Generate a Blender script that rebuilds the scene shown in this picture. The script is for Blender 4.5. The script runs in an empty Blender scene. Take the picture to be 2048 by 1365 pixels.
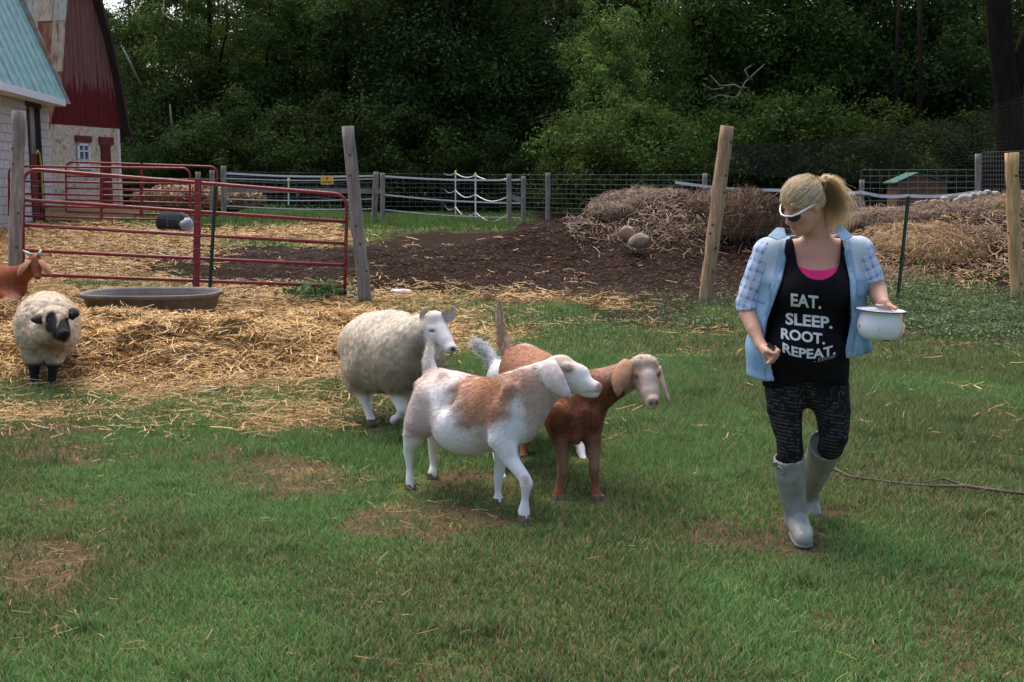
import bpy, bmesh, math, random
import numpy as np
from mathutils import Vector, Matrix
SC = bpy.context.scene
COL = SC.collection
R = math.radians
rng = np.random.default_rng(7)
random.seed(7)

# ------------------------------------------------------------------ camera, sky, sun, exposure
F = 2275.0                      # focal length in photo pixels (photo is 2048 x 1365)
CAMZ = 1.6
PITCH = math.atan2(312.5, F)
CP, SP = math.cos(PITCH), math.sin(PITCH)
cd = bpy.data.cameras.new('camera'); cam = bpy.data.objects.new('camera', cd); COL.objects.link(cam)
cd.sensor_width = 36.0; cd.lens = F / 2048.0 * 36.0
cd.clip_start = 0.05; cd.clip_end = 2000
cam.location = (0, 0, CAMZ); cam.rotation_euler = (math.pi / 2 - PITCH, 0, 0)
SC.camera = cam

SUN_EL, SUN_AZ = R(64), R(-25)  # high, behind the scene and a little to the left
w = bpy.data.worlds.new('World'); SC.world = w; w.use_nodes = True
nt = w.node_tree; nt.nodes.clear()
sky = nt.nodes.new('ShaderNodeTexSky'); sky.sky_type = 'NISHITA'; sky.sun_disc = False
sky.sun_elevation = SUN_EL; sky.sun_rotation = SUN_AZ
sky.air_density = 1.0; sky.dust_density = 6.0; sky.ozone_density = 0.6
bg = nt.nodes.new('ShaderNodeBackground'); bg.inputs['Strength'].default_value = 0.15
wo = nt.nodes.new('ShaderNodeOutputWorld')
nt.links.new(sky.outputs[0], bg.inputs[0]); nt.links.new(bg.outputs[0], wo.inputs[0])

sd = bpy.data.lights.new('sun', 'SUN'); sd.energy = 0.85; sd.angle = R(40); sd.color = (1.0, 0.95, 0.88)
sun = bpy.data.objects.new('sun', sd); COL.objects.link(sun)
sdir = Vector((math.sin(SUN_AZ) * math.cos(SUN_EL), math.cos(SUN_AZ) * math.cos(SUN_EL), math.sin(SUN_EL)))
sun.rotation_euler = (-sdir).to_track_quat('-Z', 'Y').to_euler()

SC.view_settings.view_transform = 'Standard'; SC.view_settings.look = 'None'
SC.view_settings.exposure = 1.12; SC.view_settings.gamma = 1.0
SC.view_settings.use_curve_mapping = False
SC.render.engine = 'CYCLES'
SC.cycles.max_bounces = 5; SC.cycles.diffuse_bounces = 3; SC.cycles.glossy_bounces = 2
SC.cycles.transparent_max_bounces = 8; SC.cycles.transmission_bounces = 3
SC.cycles.use_denoising = True

# ------------------------------------------------------------------ helpers
def P(px, py, Y):
    """world point seen at photo pixel (px, py) at distance Y in front of the camera"""
    a = (px - 1024.0) / F; b = (682.5 - py) / F
    dy = CP + b * SP; dz = -SP + b * CP
    t = Y / dy
    return np.array((a * t, Y, CAMZ + dz * t))

def proj(p):
    p = np.asarray(p, float); x = p[..., 0]; y = p[..., 1]; z = p[..., 2] - CAMZ
    d = y * CP - z * SP; u = y * SP + z * CP
    d = np.where(np.abs(d) < 1e-3, 1e-3, d)
    return 1024 + F * x / d, 682.5 - F * u / d

def sstep(a, b, x):
    t = np.clip((np.asarray(x, float) - a) / (b - a), 0, 1); return t * t * (3 - 2 * t)

_perm = np.random.default_rng(3).random(4096)
def noise3(p, scale=1.0, seed=0):
    """smooth value noise 0..1"""
    p = np.asarray(p, float) * scale + seed * 17.13
    i = np.floor(p).astype(np.int64); f = p - i; f = f * f * (3 - 2 * f)
    def h(dx, dy, dz):
        n = (i[..., 0] + dx) * 73856093 ^ (i[..., 1] + dy) * 19349663 ^ (i[..., 2] + dz) * 83492791
        return _perm[n & 4095]
    x0 = h(0,0,0) * (1 - f[...,0]) + h(1,0,0) * f[...,0]; x1 = h(0,1,0) * (1 - f[...,0]) + h(1,1,0) * f[...,0]
    x2 = h(0,0,1) * (1 - f[...,0]) + h(1,0,1) * f[...,0]; x3 = h(0,1,1) * (1 - f[...,0]) + h(1,1,1) * f[...,0]
    y0 = x0 * (1 - f[...,1]) + x1 * f[...,1]; y1 = x2 * (1 - f[...,1]) + x3 * f[...,1]
    return y0 * (1 - f[...,2]) + y1 * f[...,2]
def fbm(p, scale=1.0, seed=0, octv=3):
    s = 0; a = 0.5; t = 0
    for k in range(octv):
        s = s + a * noise3(p, scale * 2 ** k, seed + k); t += a; a *= 0.5
    return s / t

def H0(x, y):
    """bare ground height"""
    x = np.asarray(x, float); y = np.asarray(y, float)
    s = np.maximum(0, y - 13)
    h = 0.95 * (1 - np.exp(-s / 26.0))
    h = h + 0.26 * sstep(-3, -8.5, x) * sstep(11, 16, y) * (1 - 0.5 * sstep(30, 45, y))
    h = h + 0.012 * np.sin(x * 1.7 + 0.6) * np.sin(y * 1.3) + 0.008 * np.sin(x * 4.1 + y * 2.9)
    return h

def G(px, Y, lift=0.0):
    """ground point under photo column px at distance Y"""
    a = (px - 1024.0) / F; z = 0.0; x = 0
    for _ in range(4):
        d = Y * CP - (z - CAMZ) * SP
        x = a * d; z = float(H0(x, Y))
    return np.array((x, Y, z + lift))

def mesh_obj(name, V, Fc, m=None, parent=None, smooth=False, attrs=None, link=True):
    me = bpy.data.meshes.new(name)
    V = np.asarray(V, np.float32).reshape(-1, 3)
    if isinstance(Fc, np.ndarray):
        n = Fc.shape[1]; k = len(Fc)
        me.vertices.add(len(V)); me.vertices.foreach_set('co', V.ravel())
        me.loops.add(n * k); me.loops.foreach_set('vertex_index', Fc.astype(np.int32).ravel())
        me.polygons.add(k); me.polygons.foreach_set('loop_start', np.arange(0, n * k, n, dtype=np.int32))
        try: me.polygons.foreach_set('loop_total', np.full(k, n, np.int32))
        except Exception: pass
        me.update(calc_edges=True)
    else:
        me.from_pydata([tuple(map(float, v)) for v in V], [], Fc); me.update()
    me.validate(verbose=False)
    if smooth:
        me.polygons.foreach_set('use_smooth', np.ones(len(me.polygons), bool))
    if attrs:
        for an, av in attrs.items():
            av = np.asarray(av, np.float32)
            if av.ndim == 1:
                at = me.attributes.new(an, 'FLOAT', 'POINT'); at.data.foreach_set('value', av)
            else:
                if av.shape[1] == 3: av = np.concatenate([av, np.ones((len(av), 1), np.float32)], 1)
                at = me.attributes.new(an, 'FLOAT_COLOR', 'POINT'); at.data.foreach_set('color', av.ravel())
    if m is not None: me.materials.append(m)
    ob = bpy.data.objects.new(name, me)
    if link: COL.objects.link(ob)
    if parent is not None: ob.parent = parent
    return ob

def tag(o, label=None, cat=None, group=None, kind=None):
    if label: o['label'] = label
    if cat: o['category'] = cat
    if group: o['group'] = group
    if kind: o['kind'] = kind
    return o

def thing(name, label, cat, loc=(0, 0, 0), group=None):
    o = bpy.data.objects.new(name, None); COL.objects.link(o)
    o.empty_display_size = 0.1
    o.location = tuple(float(v) for v in loc); tag(o, label, cat, group)
    return o

def part(name, V, Fc, m, parent, **kw):
    """part with world coordinates V under a thing that stands at parent.location (no rotation)"""
    off = np.array(parent.location)
    if parent.parent is not None: off = off + np.array(parent.parent.location)
    return mesh_obj(name, np.asarray(V, float).reshape(-1, 3) - off, Fc, m, parent, **kw)

class MB:
    """collects shapes in world coordinates"""
    def __init__(s): s.V = []; s.F = []
    def add(s, V, Fc):
        b = len(s.V); s.V += [tuple(map(float, v)) for v in V]; s.F += [tuple(int(i) + b for i in f) for f in Fc]; return s
    def box(s, c, sx, sy, sz, ax=None):
        """box centre c, half sizes, axes matrix rows ax"""
        ax = np.eye(3) if ax is None else np.asarray(ax, float)
        c = np.asarray(c, float); V = []
        for dz in (-1, 1):
            for dx, dy in ((-1, -1), (1, -1), (1, 1), (-1, 1)):
                V.append(c + ax[0] * sx * dx + ax[1] * sy * dy + ax[2] * sz * dz)
        return s.add(V, [(3,2,1,0), (4,5,6,7), (0,1,5,4), (1,2,6,5), (2,3,7,6), (3,0,4,7)])
    def tube(s, pts, rad, n=8, cap=True, closed=False):
        pts = [np.asarray(p, float) for p in pts]; m = len(pts)
        rad = [rad] * m if np.isscalar(rad) else list(rad)
        V = []; Fc = []; ref = None
        for i in range(m):
            if closed: t = pts[(i + 1) % m] - pts[i - 1]
            else: t = pts[min(i + 1, m - 1)] - pts[max(i - 1, 0)]
            t = t / (np.linalg.norm(t) + 1e-9)
            if ref is None:
                ref = np.array((0, 0, 1.0)) if abs(t[2]) < 0.9 else np.array((1.0, 0, 0))
            a = ref - t * (ref @ t); a /= np.linalg.norm(a) + 1e-9; ref = a; b = np.cross(t, a)
            for k in range(n):
                an = 2 * math.pi * k / n
                V.append(pts[i] + (a * math.cos(an) + b * math.sin(an)) * rad[i])
        for i in range(m if closed else m - 1):
            j = (i + 1) % m
            for k in range(n):
                l = (k + 1) % n
                Fc.append((i * n + k, i * n + l, j * n + l, j * n + k))
        if cap and not closed:
            Fc.append(tuple(range(n - 1, -1, -1))); Fc.append(tuple((m - 1) * n + k for k in range(n)))
        return s.add(V, Fc)
    def lathe(s, c, prof, n=32, sx=1.0, sy=1.0, ax=None):
        ax = np.eye(3) if ax is None else np.asarray(ax, float); c = np.asarray(c, float)
        V = []; Fc = []
        for (r, z) in prof:
            for k in range(n):
                an = 2 * math.pi * k / n
                V.append(c + ax[0] * r * sx * math.cos(an) + ax[1] * r * sy * math.sin(an) + ax[2] * z)
        for i in range(len(prof) - 1):
            for k in range(n):
                l = (k + 1) % n
                Fc.append((i * n + k, i * n + l, (i + 1) * n + l, (i + 1) * n + k))
        return s.add(V, Fc)
    def quad(s, a, b, c, d): return s.add([a, b, c, d], [(0, 1, 2, 3)])
    def build(s, name, m, parent=None, smooth=False):
        if parent is None: return mesh_obj(name, s.V, s.F, m, None, smooth)
        return part(name, s.V, s.F, m, parent, smooth=smooth)

def mat(name, col=(0.5, 0.5, 0.5), rough=0.8, var=0.0, scale=8.0, col2=None, bump=0.0, bscale=40.0, attr=None,
        metal=0.0, spec=0.3, stretch=(1, 1, 1), transl=0.0, objcol=False, coord='Object', detail=4.0, thr=None):
    m = bpy.data.materials.new(name); m.use_nodes = True
    nt = m.node_tree; nd = nt.nodes; lk = nt.links
    b = nd['Principled BSDF']; out = nd['Material Output']
    b.inputs['Roughness'].default_value = rough; b.inputs['Metallic'].default_value = metal
    b.inputs['Specular IOR Level'].default_value = spec
    tc = nd.new('ShaderNodeTexCoord'); mp = nd.new('ShaderNodeMapping'); mp.inputs['Scale'].default_value = stretch
    lk.new(tc.outputs[coord], mp.inputs[0])
    if attr:
        a = nd.new('ShaderNodeAttribute'); a.attribute_name = attr; csock = a.outputs['Color']
    else:
        rgb = nd.new('ShaderNodeRGB'); rgb.outputs[0].default_value = (*col, 1); csock = rgb.outputs[0]
    if objcol:
        oi = nd.new('ShaderNodeObjectInfo'); mx = nd.new('ShaderNodeMix'); mx.data_type = 'RGBA'; mx.blend_type = 'MULTIPLY'
        mx.inputs[0].default_value = 1; lk.new(csock, mx.inputs[6]); lk.new(oi.outputs['Color'], mx.inputs[7]); csock = mx.outputs[2]
    if col2 is not None or var > 0:
        n = nd.new('ShaderNodeTexNoise'); n.inputs['Scale'].default_value = scale; n.inputs['Detail'].default_value = detail
        lk.new(mp.outputs[0], n.inputs['Vector'])
        if col2 is not None:
            rp = nd.new('ShaderNodeValToRGB')
            lo, hi = thr if thr else (0.35, 0.65)
            rp.color_ramp.elements[0].position = lo; rp.color_ramp.elements[1].position = hi
            lk.new(n.outputs[0], rp.inputs[0])
            mx = nd.new('ShaderNodeMix'); mx.data_type = 'RGBA'; lk.new(rp.outputs[0], mx.inputs[0])
            lk.new(csock, mx.inputs[6]); mx.inputs[7].default_value = (*col2, 1); csock = mx.outputs[2]
        if var > 0:
            n2 = nd.new('ShaderNodeTexNoise'); n2.inputs['Scale'].default_value = scale * 2.7; n2.inputs['Detail'].default_value = 5
            lk.new(mp.outputs[0], n2.inputs['Vector'])
            mr = nd.new('ShaderNodeMapRange'); mr.inputs[1].default_value = 0.3; mr.inputs[2].default_value = 0.7
            mr.inputs[3].default_value = 1 - var; mr.inputs[4].default_value = 1 + var; lk.new(n2.outputs[0], mr.inputs[0])
            vm = nd.new('ShaderNodeVectorMath'); vm.operation = 'SCALE'; lk.new(csock, vm.inputs[0]); lk.new(mr.outputs[0], vm.inputs['Scale'])
            csock = vm.outputs[0]
    lk.new(csock, b.inputs['Base Color'])
    if bump > 0:
        n3 = nd.new('ShaderNodeTexNoise'); n3.inputs['Scale'].default_value = bscale; n3.inputs['Detail'].default_value = 4
        lk.new(mp.outputs[0], n3.inputs['Vector'])
        bp = nd.new('ShaderNodeBump'); bp.inputs['Strength'].default_value = min(1, bump); bp.inputs['Distance'].default_value = 0.02
        lk.new(n3.outputs[0], bp.inputs['Height']); lk.new(bp.outputs[0], b.inputs['Normal'])
    if transl > 0:
        tr = nd.new('ShaderNodeBsdfTranslucent'); lk.new(csock, tr.inputs[0])
        ms = nd.new('ShaderNodeMixShader'); ms.inputs[0].default_value = transl
        lk.new(b.outputs[0], ms.inputs[1]); lk.new(tr.outputs[0], ms.inputs[2]); lk.new(ms.outputs[0], out.inputs[0])
    return m

# ------------------------------------------------------------------ where straw, soil and bare dirt lie (ground-plane masks)
def blobs(px, py, L):
    p3 = np.stack([px / 90.0, py / 30.0, 0 * px], -1); px = px + (fbm(p3, .7, 71, 3) - .5) * 230; py = py + (fbm(p3, .8, 87, 3) - .5) * 70
    v = np.zeros_like(px)
    for (cx, cy, rx, ry, wt) in L:
        d = np.sqrt(((px - cx) / rx) ** 2 + ((py - cy) / ry) ** 2)
        v = np.maximum(v, wt * (1 - sstep(0.55, 1.15, d)))
    return v
def flat_proj(x, y):
    return proj(np.stack([x, y, H0(x, y)], -1))
FEET = [(819, 5.86), (865, 6.08), (1049, 5.24), (996, 5.62), (1116, 5.66), (1198, 5.63), (1006, 6.1), (1047, 6.54), (1168, 6.47), (69, 9.0), (104, 9.0), (745, 7.46), (1606, 4.90), (1598, 5.05), (1628, 5.41)]
def m_feet(x, y):
    v = np.ones_like(x)
    for (px, Y) in FEET:
        X = (px - 1024) / F * (Y * CP + CAMZ * SP); v = np.minimum(v, .18 + .82 * sstep(.05, .17, np.hypot(x - X, (y - Y + .03) * .8)))
    return v
def m_straw(x, y):
    px, py = flat_proj(x, y); p3 = np.stack([x, y, 0 * x], -1)
    v = blobs(px, py, [(300, 690, 480, 125, 1), (-60, 650, 300, 150, 1), (620, 690, 260, 110, 1), (170, 500, 340, 75, 1),
                       (560, 470, 230, 22, .8), (500, 600, 400, 50, 1), (880, 650, 220, 75, .68), (1080, 590, 320, 26, .62), (1250, 650, 230, 22, .35),
                       (900, 780, 160, 50, .4), (360, 820, 500, 62, .52), (90, 870, 200, 40, .4), (760, 790, 240, 50, .45), (600, 965, 190, 44, .34),
                       (60, 1135, 170, 60, .40), (60, 1060, 180, 40, .25), (850, 1045, 160, 44, .34), (300, 900, 300, 50, .28), (1850, 560, 200, 70, .7), (700, 860, 140, 30, .25)])
    n = fbm(p3, 1.6, 4, 3)
    return np.clip(v + (n - 0.5) * 1.5 * sstep(0.05, 0.4, v) * (1.15 - v), 0, 1)
def m_soil(x, y):
    px, py = flat_proj(x, y); p3 = np.stack([x, y, 0 * x], -1)
    v = blobs(px, py, [(960, 520, 430, 62, 1), (1250, 500, 360, 90, 1), (1330, 600, 240, 44, .95), (700, 530, 300, 40, .85), (1180, 560, 420, 60, .9),
                       (1800, 520, 420, 110, .9), (470, 525, 180, 22, .5), (1300, 640, 180, 24, .6)])
    n = fbm(p3, 1.1, 9, 3)
    return np.clip(v + (n - 0.5) * 1.1 * sstep(0.05, 0.4, v) * (1.1 - v), 0, 1)
def m_dirt(x, y):
    px, py = flat_proj(x, y); p3 = np.stack([x, y, 0 * x], -1)
    v = blobs(px, py, [(610, 970, 200, 52, 1.15), (850, 1045, 170, 48, 1), (60, 1130, 190, 70, 1.05), (90, 885, 200, 45, .85), (1500, 1080, 190, 50, .85), (400, 900, 160, 30, .6), (300, 1010, 120, 26, .5), (560, 1080, 120, 24, .45), (1120, 1130, 120, 22, .4),
                       (1000, 960, 200, 30, .7), (1580, 1100, 120, 35, .5), (1320, 860, 60, 16, .6), (950, 1285, 60, 15, .5), (40, 1010, 120, 30, .6), (1680, 1020, 150, 30, .35)])
    n = fbm(p3, 2.6, 21, 3)
    base = sstep(0.56, 0.74, fbm(p3, 1.3, 33, 4)) * 0.6
    n2 = fbm(p3, 7.0, 25, 3)
    return np.clip(np.maximum(v * .8 + ((n - 0.5) * 1.5 + (n2 - .5) * 1.6) * sstep(0.02, 0.35, v), base), 0, 1)
# ------------------------------------------------------------------ ground
def build_ground():
    u = np.linspace(-1, 1, 301); a = 0.62 * u + 1.6 * u ** 5
    ys = np.concatenate([np.linspace(-30, 2.4, 26), np.geomspace(2.6, 60, 330), np.geomspace(61, 900, 40)])
    A, Yg = np.meshgrid(a, ys); X = A * (np.abs(Yg) * 1.0 + 2.5)
    Z = H0(X, Yg)
    x, y = X.ravel(), Yg.ravel()
    fr = y > 2.5
    st = np.where(fr, m_straw(x, np.maximum(y, 2.5)), 0); so = np.where(fr, m_soil(x, np.maximum(y, 2.5)), 0); di = np.where(fr, m_dirt(x, np.maximum(y, 2.5)), 0)
    near = y < 40
    st *= near; so *= near; di *= near
    ny, nx = X.shape; idx = np.arange(ny * nx).reshape(ny, nx)
    q = np.stack([idx[:-1, :-1], idx[:-1, 1:], idx[1:, 1:], idx[1:, :-1]], -1).reshape(-1, 4)
    m = bpy.data.materials.new('ground'); m.use_nodes = True; nt = m.node_tree; nd = nt.nodes; lk = nt.links
    b = nd['Principled BSDF']; b.inputs['Roughness'].default_value = 0.95; b.inputs['Specular IOR Level'].default_value = 0.03
    tc = nd.new('ShaderNodeTexCoord')
    def nz(s, d=5):
        n = nd.new('ShaderNodeTexNoise'); n.inputs['Scale'].default_value = s; n.inputs['Detail'].default_value = d; lk.new(tc.outputs['Object'], n.inputs[0]); return n.outputs[0]
    def ramp(src, c0, c1, p0=.35, p1=.65):
        r = nd.new('ShaderNodeValToRGB'); r.color_ramp.elements[0].position = p0; r.color_ramp.elements[1].position = p1
        r.color_ramp.elements[0].color = (*c0, 1); r.color_ramp.elements[1].color = (*c1, 1); lk.new(src, r.inputs[0]); return r.outputs[0]
    def mix(f, c0, c1):
        x = nd.new('ShaderNodeMix'); x.data_type = 'RGBA'; lk.new(f, x.inputs[0]); lk.new(c0, x.inputs[6]); lk.new(c1, x.inputs[7]); return x.outputs[2]
    def at(n):
        x = nd.new('ShaderNodeAttribute'); x.attribute_name = n; return x.outputs['Fac']
    def mask(n, s):
        ad = nd.new('ShaderNodeMath'); ad.operation = 'MULTIPLY_ADD'; lk.new(nz(s), ad.inputs[0]); ad.inputs[1].default_value = 0.8; 
        sb = nd.new('ShaderNodeMath'); sb.operation = 'SUBTRACT'; lk.new(at(n), sb.inputs[0]); sb.inputs[1].default_value = 0.4; lk.new(sb.outputs[0], ad.inputs[2])
        mr = nd.new('ShaderNodeMapRange'); mr.inputs[1].default_value = .42 if n == 'straw' else .25; mr.inputs[2].default_value = .8 if n == 'straw' else .6; lk.new(ad.outputs[0], mr.inputs[0]); return mr.outputs[0]
    grass = mix(nz(3.0), ramp(nz(60), (.05, .07, .02), (.10, .13, .045)), ramp(nz(45), (.08, .075, .035), (.075, .115, .035)))
    dirt = mix(nz(6.0), ramp(nz(30), (.030, .020, .013), (.085, .058, .038)), ramp(nz(70), (.05, .034, .022), (.17, .115, .065)))
    soil = ramp(nz(22), (.011, .0065, .005), (.038, .023, .016))
    straw = ramp(nz(55), (.10, .062, .028), (.30, .19, .08))
    c = mix(mask('dirt', 9), grass, dirt); c = mix(mask('soil', 5), c, soil); c = mix(mask('straw', 7), c, straw)
    lk.new(c, b.inputs['Base Color'])
    bp = nd.new('ShaderNodeBump'); bp.inputs['Strength'].default_value = 0.8; bp.inputs['Distance'].default_value = 0.03
    lk.new(nz(35, 6), bp.inputs['Height']); lk.new(bp.outputs[0], b.inputs['Normal'])
    o = mesh_obj('ground', np.stack([x, y, Z.ravel()], -1), q, m, smooth=True, attrs={'straw': st, 'soil': so, 'dirt': di})
    tag(o, kind='structure')
build_ground()

# ------------------------------------------------------------------ blades and strands as real geometry
M_BLADE = mat('grass_blade', attr='col', rough=0.6, spec=0.25, transl=0.3)
M_STRAW = mat('straw_strand', attr='col', rough=0.6, spec=0.25)
def blades(name, pos, hgt, wid, col, lean=0.5, seg2=True, up=None, r=None):
    """grass blades: bent strips. pos (n,3)"""
    r = r or rng
    n = len(pos); an = r.random(n) * 2 * np.pi; la = r.random(n) * 2 * np.pi
    side = np.stack([np.cos(an), np.sin(an), 0 * an], -1) * (wid / 2)[:, None]
    ln = lean * (0.3 + r.random(n))
    tip = np.stack([np.cos(la) * ln, np.sin(la) * ln, np.ones(n)], -1); tip /= np.linalg.norm(tip, axis=1)[:, None]
    tip = tip * hgt[:, None]
    if seg2:
        mid = np.stack([tip[:, 0] * .35, tip[:, 1] * .35, tip[:, 2] * .62], -1)
        V = np.stack([pos - side, pos + side, pos + mid + side * .8, pos + mid - side * .8, pos + tip], 1)
        b = np.arange(n)[:, None] * 5
        T = np.concatenate([b + [0, 1, 2], b + [0, 2, 3], b + [3, 2, 4]])
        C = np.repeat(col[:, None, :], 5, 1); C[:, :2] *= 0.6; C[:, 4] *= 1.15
    else:
        V = np.stack([pos - side, pos + side, pos + tip], 1); b = np.arange(n)[:, None] * 3; T = b + [0, 1, 2]
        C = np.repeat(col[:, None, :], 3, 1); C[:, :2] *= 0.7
    return V.reshape(-1, 3), T, C.reshape(-1, 3)
def strands(pos, dirv, nrm, length, wid, col, r=None, bend=0.15):
    """straw pieces: 3 point ribbons lying along dirv"""
    r = r or rng
    n = len(pos); d = dirv / (np.linalg.norm(dirv, axis=1)[:, None] + 1e-9)
    s = np.cross(d, nrm); s /= np.linalg.norm(s, axis=1)[:, None] + 1e-9
    tw = (r.random(n) - .5) * 1.6; s = s * np.cos(tw)[:, None] + nrm * np.sin(tw)[:, None]
    s = s * (wid / 2)[:, None]; L = d * (length / 2)[:, None]
    mid = pos + np.cross(d, r.normal(size=(n, 3))) * (bend * length * (r.random(n)))[:, None] * 0.5
    V = np.stack([pos - L - s, pos - L + s, mid + s, mid - s, pos + L + s, pos + L - s], 1)
    b = np.arange(n)[:, None] * 6
    T = np.concatenate([b + [0, 1, 2], b + [0, 2, 3], b + [3, 2, 4], b + [3, 4, 5]])
    return V.reshape(-1, 3), T, np.repeat(col[:, None, :], 6, 1).reshape(-1, 3)
def join(L):
    V = []; T = []; C = []; o = 0
    for v, t, c in L: V.append(v); T.append(t + o); C.append(c); o += len(v)
    return np.concatenate(V), np.concatenate(T), np.concatenate(C)
def scatter(n, y0, y1, amax=0.53, r=None):
    """uniform over the ground wedge in view between y0 and y1"""
    r = r or rng
    y = np.sqrt(y0 * y0 + r.random(n) * (y1 * y1 - y0 * y0)); x = (r.random(n) * 2 - 1) * amax * y
    return x, y
STRAWC = np.array([(.50, .31, .105), (.42, .245, .08), (.56, .37, .15), (.32, .18, .06), (.22, .115, .042), (.64, .47, .24)])
def strawcol(n, r=None, dark=1.0):
    r = r or rng
    c = STRAWC[r.choice(6, n, p=[.26, .26, .16, .16, .10, .06])]
    return c * (0.75 + 0.5 * r.random(n))[:, None] * dark

def build_grass():
    parts = []
    for (n, y0, y1, w0, h0, seg2, keep) in ((235000, 3.2, 6.2, .0042, .046, True, 1), (70000, 2.2, 8.5, .009, .05, False, 2), (330000, 6.2, 10.5, .0065, .060, False, 1), (150000, 10.5, 16.5, .010, .07, False, 1)):
        x, y = scatter(n, y0, y1)
        if keep == 2: y = y0 + (y1 - y0) * rng.random(n); x = np.sign(x) * (.53 * y + 1.5 * rng.random(n))
        p3 = np.stack([x, y, 0 * x], -1)
        dens = (1 - np.clip(m_straw(x, y) * 1.35, 0, 1)) * (1 - m_soil(x, y)) * (1 - 0.80 * m_dirt(x, y) ** 1.3)
        dens *= 0.55 + 0.45 * sstep(.3, .6, fbm(p3, 3.5, 5, 2))
        k = rng.random(n) < dens + 0.02
        x, y, p3 = x[k], y[k], p3[k]; n = len(x)
        pos = np.stack([x, y, H0(x, y) - .002], -1)
        tall = fbm(p3, 2.2, 11, 3); lush = sstep(.35, .65, fbm(p3, 0.9, 15, 3))
        h = h0 * (0.30 + 1.25 * tall) * (0.6 + 0.8 * rng.random(n))
        h = h * m_feet(x, y) * (1 + 1.3 * sstep(.62, .8, fbm(p3, 5.5, 19, 2)))
        t = rng.random(n)[:, None]
        g = np.array((.078, .175, .042)) * (1 - t) + np.array((.145, .245, .086)) * t
        g = g * (0.78 + 0.42 * lush[:, None]) * (.55 + .9 * rng.random((n, 1)))
        dry = (rng.random(n) < 0.08 + 0.22 * (1 - lush))[:, None]
        g = np.where(dry, np.array((.30, .235, .115)) * (0.6 + 0.7 * rng.random((n, 1))), g)
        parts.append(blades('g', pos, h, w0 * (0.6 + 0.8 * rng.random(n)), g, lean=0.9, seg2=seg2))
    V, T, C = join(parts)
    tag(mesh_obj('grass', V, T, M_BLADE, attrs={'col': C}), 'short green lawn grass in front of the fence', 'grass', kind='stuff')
    # pasture behind
    n = 150000; x, y = scatter(n, 16.5, 50, .56)
    dens = (1 - np.clip(m_straw(x, y) * 1.4, 0, 1)) * (1 - np.clip(m_soil(x, y) * 1.5, 0, 1)); k = rng.random(n) < dens; x, y = x[k], y[k]; n = len(x)
    p3 = np.stack([x, y, 0 * x], -1); px, py = flat_proj(x, y)
    weed = blobs(px, py, [(520, 450, 180, 22, 1), (900, 448, 200, 14, .8), (1120, 440, 90, 14, .9)])
    h = (.07 + .16 * weed) * (0.6 + .8 * rng.random(n)); t = rng.random(n)[:, None]
    g = (np.array((.065, .135, .03)) * (1 - t) + np.array((.14, .22, .06)) * t) * (0.75 + .4 * fbm(p3, .5, 3, 2))[:, None]
    V, T, C = blades('p', np.stack([x, y, H0(x, y)], -1), h, .035 * (0.6 + .8 * rng.random(n)), g, lean=.7, seg2=False)
    tag(mesh_obj('pasture_grass', V, T, M_BLADE, attrs={'col': C}), 'mown green pasture grass beyond the muck heap', 'grass', kind='stuff')
build_grass()

# straw heap: raised bed of straw at the left
def strawheap_h(x, y):
    px, py = flat_proj(x, y); p3 = np.stack([x, y, 0 * x], -1)
    v = .21 * np.exp(-(((x + 3.9) / 1.7) ** 2 + ((y - 11.5) / 1.3) ** 2)) + .26 * np.exp(-(((x + 1.9) / .95) ** 2 + ((y - 12.2) / 1.0) ** 2)) \
        + .40 * np.exp(-(((x + 6.4) / 1.7) ** 2 + ((y - 12.2) / 1.3) ** 2)) + .12 * np.exp(-(((x + 2.6) / 1.2) ** 2 + ((y - 10.3) / .7) ** 2)) + .13 * np.exp(-(((x + 4.4) / 1.3) ** 2 + ((y - 10.35) / .62) ** 2)) + .12 * np.exp(-(((x + 2.2) / .9) ** 2 + ((y - 10.7) / .6) ** 2)) + .10 * np.exp(-(((x + 3.2) / .6) ** 2 + ((y - 10.2) / .45) ** 2))
    v = v * (0.35 + 1.3 * fbm(p3, 2.3, 44, 3)) + (fbm(p3, 6, 46, 2) - .5) * .07 * sstep(.03, .15, v) - 0.05
    return v
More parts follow.
